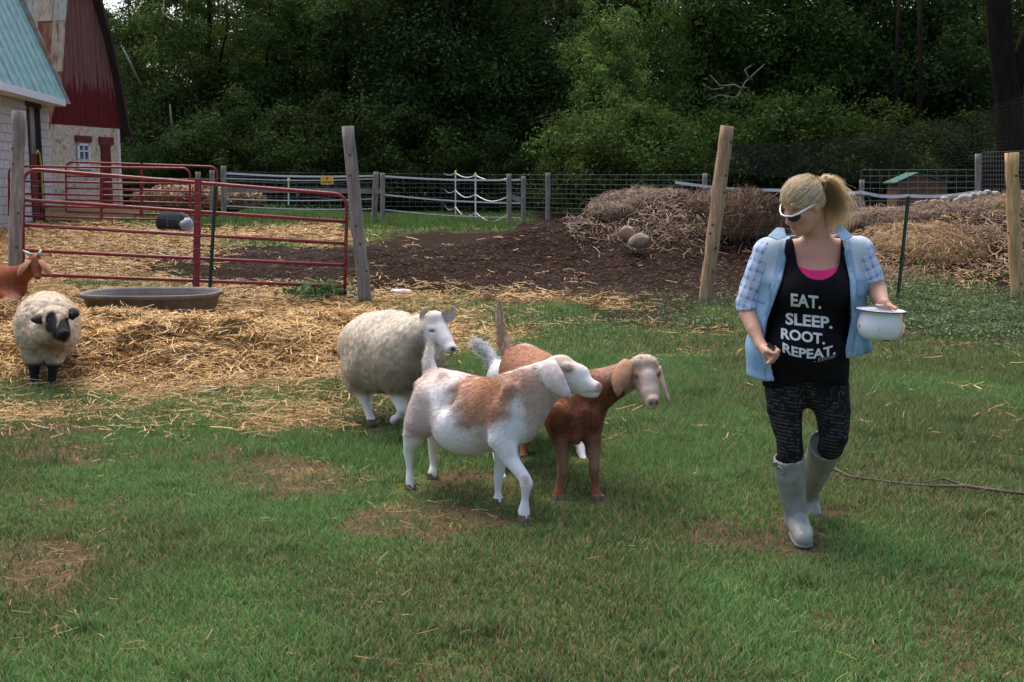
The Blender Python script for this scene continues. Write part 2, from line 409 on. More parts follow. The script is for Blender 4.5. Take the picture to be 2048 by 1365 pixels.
def build_straw():
    xs = np.linspace(-9.5, 0.6, 190); ys = np.linspace(8.6, 15.0, 130)
    X, Yg = np.meshgrid(xs, ys); hh = strawheap_h(X, Yg); Z = H0(X, Yg) + np.maximum(hh, -.03)
    idx = np.arange(X.size).reshape(X.shape); q = np.stack([idx[:-1, :-1], idx[:-1, 1:], idx[1:, 1:], idx[1:, :-1]], -1).reshape(-1, 4)
    keep = (np.maximum(hh, -.03).ravel()[q] > -.029).any(1)
    q = q[keep]; used = np.unique(q); mp = np.zeros(X.size, int); mp[used] = np.arange(len(used))
    Vb = np.stack([X.ravel(), Yg.ravel(), Z.ravel()], -1)[used]
    ms = mat('straw_base', (.22, .13, .048), .95, col2=(.07, .038, .015), scale=30, bump=1, bscale=60, var=.4)
    root = thing('straw_heap', 'broad heap of loose golden straw spread in front of the water trough', 'straw heap', (-3.5, 11.8, float(H0(-3.5, 11.8))))
    part('bed', Vb, mp[q], ms, root, smooth=True)
    n = 80000; x = rng.uniform(-7.4, 0.7, n); y = rng.uniform(8.5, 15, n)
    h = strawheap_h(x, y); k = (rng.random(n) < sstep(-.05, .03, h) * .95 + .0); x, y, h = x[k], y[k], h[k]; n = len(x)
    pos = np.stack([x, y, H0(x, y) + np.maximum(h, 0) + rng.exponential(.014, n)], -1)
    az = rng.random(n) * 2 * np.pi + 0; el = rng.normal(0, .28, n)
    d = np.stack([np.cos(az) * np.cos(el), np.sin(az) * np.cos(el), np.sin(el)], -1)
    V, T, C = strands(pos, d, np.tile((0, 0, 1.), (n, 1)), rng.uniform(.06, .24, n), rng.uniform(.004, .010, n), strawcol(n))
    part('loose_straw', V, T, M_STRAW, root, attrs={'col': C})['kind'] = 'stuff'
    # loose straw lying over the rest of the yard
    L = []
    for (n, y0, y1, l0, w0) in ((16000, 3.2, 7, .06, .0022), (60000, 7, 12, .12, .006), (80000, 12, 24, .17, .012), (22000, 24, 36, .25, .026)):
        x, y = scatter(n, y0, y1, .56); s = m_straw(x, y); s = s * (1 - .75 * m_soil(x, y) * (y > 14) * (s < .5)) + .03 * m_soil(x, y)
        loose = .02 + .10 * sstep(.48, .66, fbm(np.stack([x, y, 0 * x], -1), 1.2, 50, 2))
        loose = np.where(y > 7, loose * .5, loose) * (y < 16); k = rng.random(n) < np.maximum(s * (.5 + .5 * s), loose); x, y = x[k], y[k]; n = len(x)
        hz = np.maximum(soil_h(x, y), 0)
        pos = np.stack([x, y, H0(x, y) + hz + .006 + rng.exponential(.012, n) + (.02 * (rng.random(n) < .5) * (y < 9))], -1)
        az = rng.random(n) * 2 * np.pi; el = rng.normal(0, .16, n); d = np.stack([np.cos(az) * np.cos(el), np.sin(az) * np.cos(el), np.sin(el)], -1)
        L.append(strands(pos, d, np.tile((0, 0, 1.), (n, 1)), l0 * (.4 + 1.1 * rng.random(n)), w0 * (.5 + .8 * rng.random(n)), strawcol(n, dark=.72)))
    V, T, C = join(L)
    tag(mesh_obj('loose_straw', V, T, M_STRAW, attrs={'col': C}), 'loose straw litter scattered over grass and yard', 'straw', kind='stuff')

# dark soil bank that climbs to the muck heap on the right
def soil_h(x, y):
    p3 = np.stack([x, y, 0 * x], -1)
    g = lambda cx, cy, sx, sy, a: a * np.exp(-(((x - cx) / sx) ** 2 + ((y - cy) / sy) ** 2))
    v = np.maximum.reduce([g(2.9, 21.2, 1.7, 2.6, 1.05), g(4.4, 20.0, 1.2, 2.0, .95), g(1.2, 20.8, 2.4, 2.2, .66), g(-1.2, 20, 3.4, 2.4, .30), g(8.2, 20.4, 2.6, 3.0, .95), g(6.6, 19.0, 1.7, 2.0, .7), g(10.5, 20.2, 2.4, 3.2, .9)])
    v = v * (0.8 + .45 * fbm(p3, 1.2, 61, 3)) + (.09 * fbm(p3, 3.5, 63, 3) - .05) * sstep(.0, .2, v) - .02
    return v
def build_soil():
    xs = np.linspace(-7, 15, 260); ys = np.linspace(14.8, 27, 170)
    X, Yg = np.meshgrid(xs, ys); hh = soil_h(X, Yg); Z = H0(X, Yg) + np.maximum(hh, -.02)
    idx = np.arange(X.size).reshape(X.shape); q = np.stack([idx[:-1, :-1], idx[:-1, 1:], idx[1:, 1:], idx[1:, :-1]], -1).reshape(-1, 4)
    keep = (np.maximum(hh, -.02).ravel()[q] > -.019).any(1); q = q[keep]; used = np.unique(q); mp = np.zeros(X.size, int); mp[used] = np.arange(len(used))
    m = mat('dark_soil', (.012, .0062, .0042), .95, col2=(.034, .019, .012), scale=7, var=.5, bump=1, bscale=16, thr=(.42, .75), spec=.03)
    o = mesh_obj('soil_bank', np.stack([X.ravel(), Yg.ravel(), Z.ravel()], -1)[used], mp[q], m, smooth=True)
    tag(o, kind='structure')
    # clods
    n = 9000; x = rng.uniform(-6, 5.5, n); y = rng.uniform(15.5, 22, n); k = (m_soil(x, y) > .5); x, y = x[k], y[k]; n = len(x)
    c = np.stack([x, y, H0(x, y) + np.maximum(soil_h(x, y), 0) + .005], -1); s = rng.uniform(.012, .045, n)
    base = np.array([(1, 0, 0), (-.5, .87, 0), (-.5, -.87, 0), (0, 0, .9)])
    V = c[:, None, :] + base[None] * s[:, None, None] * rng.uniform(.6, 1.3, (n, 4, 1)); b = np.arange(n)[:, None] * 4
    T = np.concatenate([b + [0, 1, 3], b + [1, 2, 3], b + [2, 0, 3]])
    C = np.repeat((np.array((.024, .0145, .0105)) * rng.uniform(.5, 2.0, (n, 1)))[:, None], 4, 1).reshape(-1, 3)
    tag(mesh_obj('soil_clods', V.reshape(-1, 3), T, mat('soil_clod', attr='col', rough=.95), attrs={'col': C}), 'crumbs of dark soil strewn over the soil bank', 'soil', kind='stuff')
build_soil(); build_straw()

# hay lumps on the muck heap
def lump(name, label, cx, cy, Y, rx, ry, depth, cols, n=2500, slen=.22, base=(.075, .045, .028), hang=0.0, seed=1, wid=.008):
    n = int(n * 1.5)
    r = np.random.default_rng(seed)
    c = P(cx, cy, Y); sx = rx * Y / F; sz = ry * Y / F
    nu, nv = 40, 22; V = []
    uu, vv = np.meshgrid(np.linspace(0, 2 * np.pi, nu, endpoint=False), np.linspace(-np.pi / 2, np.pi / 2, nv))
    d = np.stack([np.cos(vv) * np.cos(uu), np.cos(vv) * np.sin(uu), np.sin(vv)], -1).reshape(-1, 3)
    k = 0.78 + .5 * fbm(d * 1.0 + seed, 2.2, seed, 3)
    V = c + d * k[:, None] * np.array((sx, depth, sz))
    idx = np.arange(nu * nv).reshape(nv, nu); nx = np.roll(idx, -1, 1)
    q = np.stack([idx[:-1], nx[:-1], nx[1:], idx[1:]], -1).reshape(-1, 4)
    root = thing(name, label, 'hay heap', (c[0], c[1], float(H0(c[0], c[1]))), 'old hay lumps on the muck heap')
    m = mat('old_hay', base, .95, col2=tuple(v * 2.0 for v in base), scale=9, var=.5, bump=1, bscale=25)
    part('core', V, q, m, root, smooth=True)
    dd = r.normal(size=(n, 3)); dd[:, 2] = np.abs(dd[:, 2]) * .9 - .25; dd[:, 1] -= .3; dd /= np.linalg.norm(dd, axis=1)[:, None]
    kk = 0.78 + .5 * fbm(dd * 1.0 + seed, 2.2, seed, 3)
    pos = c + dd * kk[:, None] * np.array((sx, depth, sz)) * 1.0 + dd * r.exponential(.012, (n, 1))
    nr = dd / np.array((sx, depth, sz)); nr /= np.linalg.norm(nr, axis=1)[:, None]
    t = r.normal(size=(n, 3)); t = t - nr * (t * nr).sum(1)[:, None]; t[:, 2] -= hang * 1.5; t += nr * r.normal(0, .22, (n, 1))
    cl = np.array(cols)[r.integers(0, len(cols), n)] * r.uniform(.55, 1.35, (n, 1))
    Vv, T, C = strands(pos, t, nr, slen * r.uniform(.4, 1.4, n), wid * r.uniform(.5, 1.2, n), cl, r=r, bend=.35)
    part('hay', Vv, T, M_STRAW, root, attrs={'col': C})['kind'] = 'stuff'
GREY = [(.195, .130, .083), (.145, .092, .058), (.25, .175, .115), (.09, .056, .036)]
BRN = [(.175, .10, .053), (.115, .064, .035), (.23, .14, .078), (.06, .034, .021)]
GLD = [(.32, .19, .075), (.25, .14, .055), (.19, .105, .048), (.38, .245, .11), (.11, .06, .032)]
lump('hay_heap', 'wide pale brown hay heap on the crest left of the leaning log post', 1300, 418, 21.6, 108, 36, 1.0, GREY, 4200, seed=1)
lump('hay_heap', 'low hay clump at the left end of the muck heap crest', 1232, 432, 21.0, 58, 24, .6, GREY, 1800, seed=2)
lump('hay_heap', 'brown hay bulge hanging above the two boulders', 1365, 505, 19.6, 72, 52, .55, BRN, 3600, hang=.5, seed=3, base=(.06, .036, .024))
lump('hay_heap', 'rooty overhanging hay lump between the leaning log post and the woman', 1490, 445, 19.2, 66, 52, .7, BRN, 4200, hang=.9, seed=4, base=(.06, .036, .024), slen=.3)
lump('hay_heap', 'dark hay mass behind the leaning log post', 1425, 425, 20.6, 60, 40, .6, BRN, 1800, hang=.4, seed=5)
lump('hay_heap', 'golden straw slope to the right of the woman behind the steel post', 1830, 520, 18.6, 128, 68, 1.3, GLD, 6500, seed=6, base=(.12, .075, .035))
lump('hay_heap', 'grey hay lump at the lower right beside the pale log post', 1955, 492, 19.2, 78, 42, .8, GREY, 3000, seed=7)
lump('hay_heap', 'grey brown hay lump on the right crest under the stones', 1900, 438, 20.6, 92, 34, .9, GREY, 3000, seed=8)
lump('hay_heap', 'hay lump at the right picture edge behind the pale log post', 2020, 432, 20.4, 80, 42, .9, GREY + GLD[:2], 3000, seed=9)
lump('hay_heap', 'low hay mound just right of the ponytail', 1765, 446, 20.8, 88, 28, .9, GREY, 2600, seed=10)
lump('hay_heap', 'reddish brown strawy bank at the foot of the right heap', 1790, 572, 17.2, 150, 34, .8, BRN + GLD[:2], 3600, seed=11)
lump('hay_heap', 'straw tongue sloping down to the pale log post', 1960, 565, 17.6, 110, 34, .9, GLD + BRN, 3600, seed=12)

# matted hay lying over the bank itself
def hay_cover():
    r = np.random.default_rng(77); L = []
    for (n, x0, x1, y0, y1, cols) in ((15000, 5.0, 12.5, 15.6, 22.5, GLD + BRN), (9000, 1.0, 5.6, 17.6, 23, GREY + BRN)):
        x = r.uniform(x0, x1, n); y = r.uniform(y0, y1, n); h = soil_h(x, y); k = r.random(n) < sstep(.22 if x0 < 3 else .0, .7 if x0 < 3 else .25, h); x, y, h = x[k], y[k], h[k]; n = len(x)
        e = .05; gx = (soil_h(x + e, y) - h) / e; gy = (soil_h(x, y + e) - h) / e; nr = np.stack([-gx, -gy, np.ones(n)], -1); nr /= np.linalg.norm(nr, axis=1)[:, None]
        t = r.normal(size=(n, 3)) + np.array((0, -.5, -.4)); t = t - nr * (t * nr).sum(1)[:, None] + nr * r.normal(0, .25, (n, 1)); pos = np.stack([x, y, H0(x, y) + np.maximum(h, 0)], -1) + nr * r.exponential(.02, (n, 1)); cl = np.array(cols)[r.integers(0, len(cols), n)] * r.uniform(.5, 1.3, (n, 1))
        L.append(strands(pos, t, nr, r.uniform(.10, .34, n), .014 * r.uniform(.5, 1.2, n), cl, r=r, bend=.35))
    V, T, C = join(L); tag(mesh_obj('matted_hay', V, T, M_STRAW, attrs={'col': C}), 'matted brown hay covering the muck heap slopes', 'hay', kind='stuff')
hay_cover()
# clover and broad weeds in the lawn
def lawn_weeds():
    r = np.random.default_rng(31); n = 30000; x, y = scatter(n, 3.2, 9.5, r=r); p3 = np.stack([x, y, 0 * x], -1); k = (r.random(n) < sstep(.52, .72, fbm(p3, 1.9, 91, 3)) * (1 - m_dirt(x, y))); x, y = x[k], y[k]; n = len(x)
    pos = np.stack([x, y, H0(x, y) + r.uniform(.015, .05, n)], -1); nr = r.normal(0, .35, (n, 3)) + np.array((0, 0, 1.)); nr /= np.linalg.norm(nr, axis=1)[:, None]; t = np.cross(nr, r.normal(size=(n, 3))); t /= np.linalg.norm(t, axis=1)[:, None]; s = np.cross(nr, t); L = (.008 * r.uniform(.5, 1.5, (n, 1)))
    V = np.stack([pos - t * L, pos + s * L * .8, pos + t * L, pos - s * L * .8], 1).reshape(-1, 3); q = np.arange(n * 4).reshape(-1, 4); C = np.repeat((np.array((.10, .20, .06)) * r.uniform(.6, 1.5, (n, 1)))[:, None], 4, 1).reshape(-1, 3)
    tag(mesh_obj('clover', V, np.concatenate([q[:, [0, 1, 2]], q[:, [0, 2, 3]]]), M_BLADE, attrs={'col': C}), 'patches of low clover in the lawn', 'clover', kind='stuff')
# boulders and pale stones
def rock(name, label, cat, px, py, Y, rx, ry, col, seed, group=None):
    c = P(px, py, Y); nu, nv = 20, 12; r = np.random.default_rng(seed)
    uu, vv = np.meshgrid(np.linspace(0, 2 * np.pi, nu, endpoint=False), np.linspace(-np.pi / 2, np.pi / 2, nv))
    d = np.stack([np.cos(vv) * np.cos(uu), np.cos(vv) * np.sin(uu), np.sin(vv)], -1).reshape(-1, 3)
    k = 0.62 + .76 * fbm(d + seed, 1.1, seed, 3); d = np.sign(d) * np.abs(d) ** (.62 + .3 * r.random(3)); d = d @ np.array(Matrix.Rotation(r.uniform(-.7, .7), 3, 'Y'))
    V = c + d * k[:, None] * np.array((rx * Y / F, rx * Y / F * .9, ry * Y / F))
    idx = np.arange(nu * nv).reshape(nv, nu); nx = np.roll(idx, -1, 1)
    q = np.stack([idx[:-1], nx[:-1], nx[1:], idx[1:]], -1).reshape(-1, 4)
    o = mesh_obj(name, V, q, mat('rock', col, .9, col2=tuple(v * .6 for v in col), scale=9, bump=.6, bscale=30), smooth=True)
    tag(o, label, cat, group)
rock('boulder', 'upper left tan boulder of the two in the soil bank', 'boulder', 1256, 467, 18.75, 15, 13, (.30, .21, .14), 1)
rock('boulder', 'lower right tan boulder of the two in the soil bank', 'boulder', 1277, 482, 18.5, 19, 14, (.32, .24, .17), 2)
rock('stone', 'flat white stone lying right of the leaning grey post', 'stone', 802, 585, 16.0, 22, 6, (.62, .58, .56), 3)
rock('stone', 'small white stone on the straw right of the brown goat tail', 'stone', 1018, 580, 16.4, 7, 7, (.62, .58, .56), 4)
rock('stone', 'pale stone half sunk in straw between the two white stones', 'stone', 905, 576, 16.8, 12, 5, (.45, .40, .37), 5)
ORD = 'first second third fourth fifth sixth seventh eighth ninth tenth eleventh twelfth thirteenth fourteenth fifteenth sixteenth seventeenth eighteenth nineteenth twentieth twenty-first twenty-second twenty-third'.split()
FS = [1930, 1948, 1962, 1975, 1990, 1915, 1890, 1868, 1840, 2040, 2042, 2020, 1900]
for i, (px, py, rr) in enumerate([(1930, 399, 14), (1948, 393, 9), (1962, 390, 10), (1975, 386, 8), (1990, 391, 12), (1915, 404, 10), (1890, 400, 9), (1868, 408, 11), (1840, 411, 12), (2040, 392, 14), (2042, 408, 12), (2020, 386, 8), (1900, 395, 7)]):
    rock('field_stone', ('lone grey field stone, ' if px < 1850 else 'small grey field stone, ') + ORD[sorted(FS).index(px)] + ' from the left along the right fence', 'stone', px, py, 23.0 + .02 * i, rr, rr * .7, (.36, .33, .30), 10 + i, 'field stones in a row along the right fence')
# ------------------------------------------------------------------ the wood
M_LEAF = mat('leaf', attr='col', rough=0.75, spec=0.04, transl=0.3, objcol=True)
M_BARK = mat('bark', (.020, .016, .013), .97, spec=.02, col2=(.012, .010, .008), scale=6, bump=1, bscale=12, stretch=(1, 1, .3))
def crown_mesh(seed, n_cl, per, rx, rz, leaf, low=0.0, droop=0.2, taper=0.5):
    r = np.random.default_rng(seed)
    # clump centres spread through an uneven volume
    c = r.normal(size=(n_cl * 3, 3)); c /= np.linalg.norm(c, axis=1)[:, None]
    rad = r.random(n_cl * 3) ** .42
    lob = 0.62 + .75 * fbm(c * 1.0 + seed * 3.1, 1.6, seed, 2)
    c = c * (rad * lob)[:, None]
    keep = fbm(c * 1.0, 2.6, seed + 5, 2) > .40
    c = c[keep][:n_cl]
    zt = (c[:, 2] + 1) / 2
    c[:, :2] *= (1 - taper * np.clip(zt, 0, 1))[:, None] * 1.15
    c = c * np.array((rx, rx, rz))
    cs = r.uniform(.35, .95, len(c)) * rx * .26
    k = len(c) * per; ci = np.repeat(np.arange(len(c)), per)
    o = r.normal(size=(k, 3)) * np.array((1, 1, .55)); pos = c[ci] + o * cs[ci][:, None] * .75
    pos[:, 2] -= droop * (o[:, 0] ** 2 + o[:, 1] ** 2) * cs[ci] * .4
    nr = r.normal(size=(k, 3)) * .42 + np.array((0, 0, .55)) + o * .55; nr /= np.linalg.norm(nr, axis=1)[:, None]
    t = np.cross(nr, r.normal(size=(k, 3))); t /= np.linalg.norm(t, axis=1)[:, None]; s = np.cross(nr, t)
    L = leaf * r.uniform(.45, 1.35, k)[:, None]
    V = np.stack([pos - t * L, pos + s * L * .45 + nr * L * .12, pos + t * L, pos - s * L * .45 + nr * L * .12], 1).reshape(-1, 3)
    q = np.arange(k * 4).reshape(-1, 4)
    cb = r.uniform(.5, 1.5, len(c))[ci]
    hue = np.clip(r.random(len(c))[ci] + r.normal(0, .18, k), 0, 1)[:, None]
    base = np.array((.048, .080, .026)) * (1 - hue) + np.array((.082, .118, .038)) * hue
    ye = (r.random(k) < .03)[:, None]
    base = np.where(ye, np.array((.15, .13, .03)), base) * cb[:, None]
    C = np.repeat(base[:, None], 4, 1).reshape(-1, 3)
    T = np.concatenate([q[:, [0, 1, 2]], q[:, [0, 2, 3]]])
    return mesh_obj('crown', V, T, M_LEAF, attrs={'col': C}, link=False).data, c
def trunk_mesh(seed, cl, h0, rz, r0, limbs=9):
    r = np.random.default_rng(seed + 100); b = MB()
    top = np.array((r.normal(0, .3), r.normal(0, .3), h0 + rz * .9))
    bend = r.normal(0, .25, 2)
    pts = [np.array((bend[0] * math.sin(t * 3) , bend[1] * math.sin(t * 2.2), 0)) + top * t for t in np.linspace(0, 1, 9)]
    pts[0] = pts[0] - np.array((0, 0, .35))
    b.tube(pts, [r0 * 1.35] + [r0 * (1 - .85 * t) for t in np.linspace(.08, 1, 8)], 9)
    for i in r.choice(len(cl), min(limbs, len(cl)), replace=False):
        e = cl[i] + np.array((0, 0, h0)); t0 = np.clip(e[2] / top[2] * .55, .2, .8); s = top * t0
        m = (s + e) / 2 + np.array((0, 0, .3))
        b.tube([s, m, e], [r0 * .38, r0 * .22, r0 * .07], 6)
    return mesh_obj('trunk', b.V, b.F, M_BARK, smooth=True, link=False).data
VAR = []
for s in range(6):
    big = s % 3
    rx = (3.3, 2.6, 3.9)[big]; rz = (6.2, 5.4, 6.8)[big]; h0 = (7.0, 6.2, 7.6)[big]
    cm, cl = crown_mesh(s + 1, (170, 140, 200)[big], 165, rx, rz, .092)
    VAR.append((cm, trunk_mesh(s + 1, cl, h0, rz, (.20, .14, .26)[big]), h0))
SHR = []
for s in range(3):
    cm, cl = crown_mesh(40 + s, 95, 130, 1.35, 1.25, .043, taper=.3)
    SHR.append((cm, trunk_mesh(40 + s, cl, 1.15, 1.0, .05, 6), 1.15))
def tree(label, px, Y, v, sc=1.0, col=(1, 1, 1), rot=None, group=None, name='leafy_tree', cat='tree', dz=0.0, sz=1.0, bank=None):
    cm, tm, h0 = (bank or VAR)[v]
    g = G(px, Y); root = thing(name, label, cat, g, group)
    root.rotation_euler = (0, 0, random.random() * 6.28 if rot is None else rot); root.scale = (sc, sc, sc * sz)
    t = bpy.data.objects.new('trunk', tm); COL.objects.link(t); t.parent = root
    c = bpy.data.objects.new('crown', cm); COL.objects.link(c); c.parent = root; c.location = (0, 0, h0 + dz); c.color = (*col, 1)
    return root
GW = 'trees of the dark wood behind the fence'
LW = 'tall dark leafy tree standing in the wood behind the fence'
DK = (.62, .72, .66)
# deep rows (nothing tells these apart)
for row, (Y, n, x0, x1, c) in enumerate(((66, 17, -150, 2250, (.55, .66, .60)), (56, 17, 60, 2300, (.52, .62, .54)))):
    for i in range(n):
        px = x0 + (x1 - x0) * (i + random.uniform(-.3, .3)) / (n - 1)
        sc = random.uniform(1.0, 1.25)
        if px < 420: sc *= .82
        tree(LW, px, Y + random.uniform(-3, 3), random.randrange(6), sc, tuple(v * random.uniform(.8, 1.2) for v in c), group=GW)
# named trees at the front of the wood
for (px, Y, v, sc, sz, col, lab) in (
    (290, 50, 1, .80, 1, (.95, 1.0, .75), 'olive green tree just right of the red barn'),
    (430, 48, 0, .95, 1, (.85, .90, .70), 'mid green tree behind the yellow warning sign'),
    (560, 47, 4, .82, 1, (.70, .85, .60), 'green tree at the left of the leaning grey post'),
    (690, 49, 3, 1.0, 1, (.70, .95, .55), 'brighter green tree above the leaning grey post'),
    (800, 46, 2, 1.0, 1, DK, 'very dark broad tree right of the leaning grey post'),
    (930, 45, 5, .95, 1, (.62, .78, .62), 'dark green tree behind the rope fence'),
    (1060, 48, 0, 1.05, 1, DK, 'dark tree left of the pale willow like tree'),
    (1210, 41, 4, .66, 1.05, (1.75, 1.85, 1.4), 'pale green slender tree rising left of the leaning log post'),
    (1400, 47, 2, 1.0, 1, (.8, 1.0, .7), 'broad green tree above the leaning log post'),
    (1560, 46, 3, 1.0, 1, (.68, .9, .6), 'green tree above the woman'),
    (1690, 48, 5, 1.05, 1, (.65, .85, .58), 'dark green tree right of the woman'),
    (1830, 47, 1, 1.1, 1, DK, 'dark tree above the wire panel fence'),
    (1930, 50, 0, 1.1, 1, (.72, .8, .55), 'olive dark tree at the right behind the netting')):
    tree(lab, px, Y, v, sc, col, sz=sz)
# understorey shrubs
US = [(270, 43, 1.1, DK), (350, 42, 1.2, DK), (450, 42, 1.35, (.8, .95, .7)), (520, 41, 1.1, DK), (600, 42, 1.2, (.7, .8, .6)), (690, 42, 1.2, DK), (770, 41, 1.1, DK),
      (830, 42, 1.25, (.75, .85, .6)), (900, 43, 1.3, DK), (990, 42, 1.2, DK), (1070, 41, 1.1, DK), (1150, 38, 1.0, (1.0, 1.1, .8)), (1215, 36, 1.25, (1.25, 1.35, 1.0)), (1290, 36, 1.3, (1.1, 1.25, .9)),
      (1370, 37, 1.3, (.95, 1.1, .8)), (1470, 39, 1.3, (.7, .9, .6)), (1560, 39, 1.35, (.75, .9, .6)), (1650, 40, 1.3, DK), (1740, 40, 1.35, (.8, .85, .55)), (1850, 41, 1.4, DK), (1950, 41, 1.4, (.8, .85, .5)), (2050, 40, 1.4, DK)]
for i, (px, Y, sc, col) in enumerate(US):
    tree('leafy shrub, ' + ORD[i] + ' from the barn along the foot of the wood', px, Y, i % 3, sc * random.uniform(.75, 1.45), tuple(v * .62 for v in col), group='shrubs along the foot of the wood', name='shrub', cat='shrub', bank=SHR)
for i in range(16):
    tree('leafy shrub at the foot of the dark wood', 230 + i * 122, 47 + random.uniform(-1, 3), i % 3, random.uniform(1.9, 2.7), tuple(v * .6 for v in DK), group='shrubs along the foot of the wood', name='shrub', cat='shrub', bank=SHR)

def bare_trunk(label, pts, rad, group=None, col=None, limbs=()):
    """pts: list of (px, py, Y)"""
    b = MB(); W = [P(*p) for p in pts]
    b.tube(W, rad, 10)
    g = H0(W[0][0], W[0][1])
    root = thing('tree_trunk', label, 'tree trunk', (W[0][0], W[0][1], float(g)), group)
    m = M_BARK if col is None else mat('pale_bark', col, .9, var=.3, scale=4, bump=.6)
    b.build('trunk', m, root, smooth=True)
    for (lp, lr) in limbs:
        q = MB(); q.tube([P(*p) for p in lp], lr, 7); q.build('limb', m, root, smooth=True)
bare_trunk('thick dark forked trunk at the right picture edge', [(2030, 395, 36), (2022, 300, 36), (2016, 200, 36), (2004, 100, 36), (1992, -30, 36), (1985, -160, 36)], [.52, .44, .40, .38, .36, .3],
           limbs=[([(2022, 210, 36), (2040, 120, 36), (2075, 20, 36), (2140, -140, 36)], [.3, .24, .2, .16])])
bare_trunk('leaning dark trunk above the woman', [(1600, 390, 48), (1625, 240, 48), (1668, 110, 48), (1690, 40, 48), (1720, -40, 48)], [.3, .27, .25, .25, .22])
bare_trunk('thin dark trunk left of the forked trunk', [(1790, 390, 42), (1796, 230, 42), (1792, 150, 42), (1800, -40, 42)], [.10, .09, .08, .06])
bare_trunk('thin dark trunk above the wire panel', [(1838, 390, 42), (1836, 250, 42), (1842, 160, 42), (1838, -40, 42)], [.12, .10, .09, .07])
bare_trunk('straight dark trunk behind the rope fence', [(868, 400, 48), (868, 260, 48), (866, 120, 48), (872, -20, 48)], [.3, .27, .25, .2])
bare_trunk('dark trunk left of the pale slender tree', [(1120, 395, 50), (1122, 240, 50), (1118, 100, 50), (1124, -20, 50)], [.2, .18, .16, .12])
bare_trunk('thin pale dead stem right of the barn', [(352, 290, 42.5), (343, 245, 42.5), (340, 210, 42.5)], [.05, .045, .03], col=(.13, .11, .09))
bare_trunk('thin slanting pale dead stem close to the barn', [(282, 170, 44), (262, 130, 44), (245, 95, 44)], [.05, .04, .03], col=(.16, .145, .13))
bare_trunk('bare silvery dead branch above the leaning log post', [(1452, 206, 36), (1478, 190, 36), (1490, 165, 36), (1512, 145, 36), (1530, 128, 36)], [.008, .014, .018, .018, .007], col=(.16, .145, .135),
           limbs=[([(1497, 155, 36), (1490, 140, 36.1), (1503, 131, 36.1)], [.03, .02, .012]), ([(1484, 178, 36), (1470, 170, 36), (1440, 172, 36.2), (1420, 150, 36.2)], [.025, .02, .015, .008]),
                  ([(1470, 196, 36), (1440, 190, 36), (1415, 200, 36)], [.02, .014, .006]), ([(1448, 176, 36.1), (1425, 180, 36), (1405, 168, 36)], [.014, .01, .006])])
bare_trunk('forked pale dead stem left of the pale slender tree', [(1097, 335, 41), (1093, 318, 41), (1084, 300, 41)], [.03, .025, .015], col=(.16, .14, .12),
           limbs=[([(1093, 318, 41), (1090, 300, 41), (1094, 290, 41)], [.02, .015, .01])])

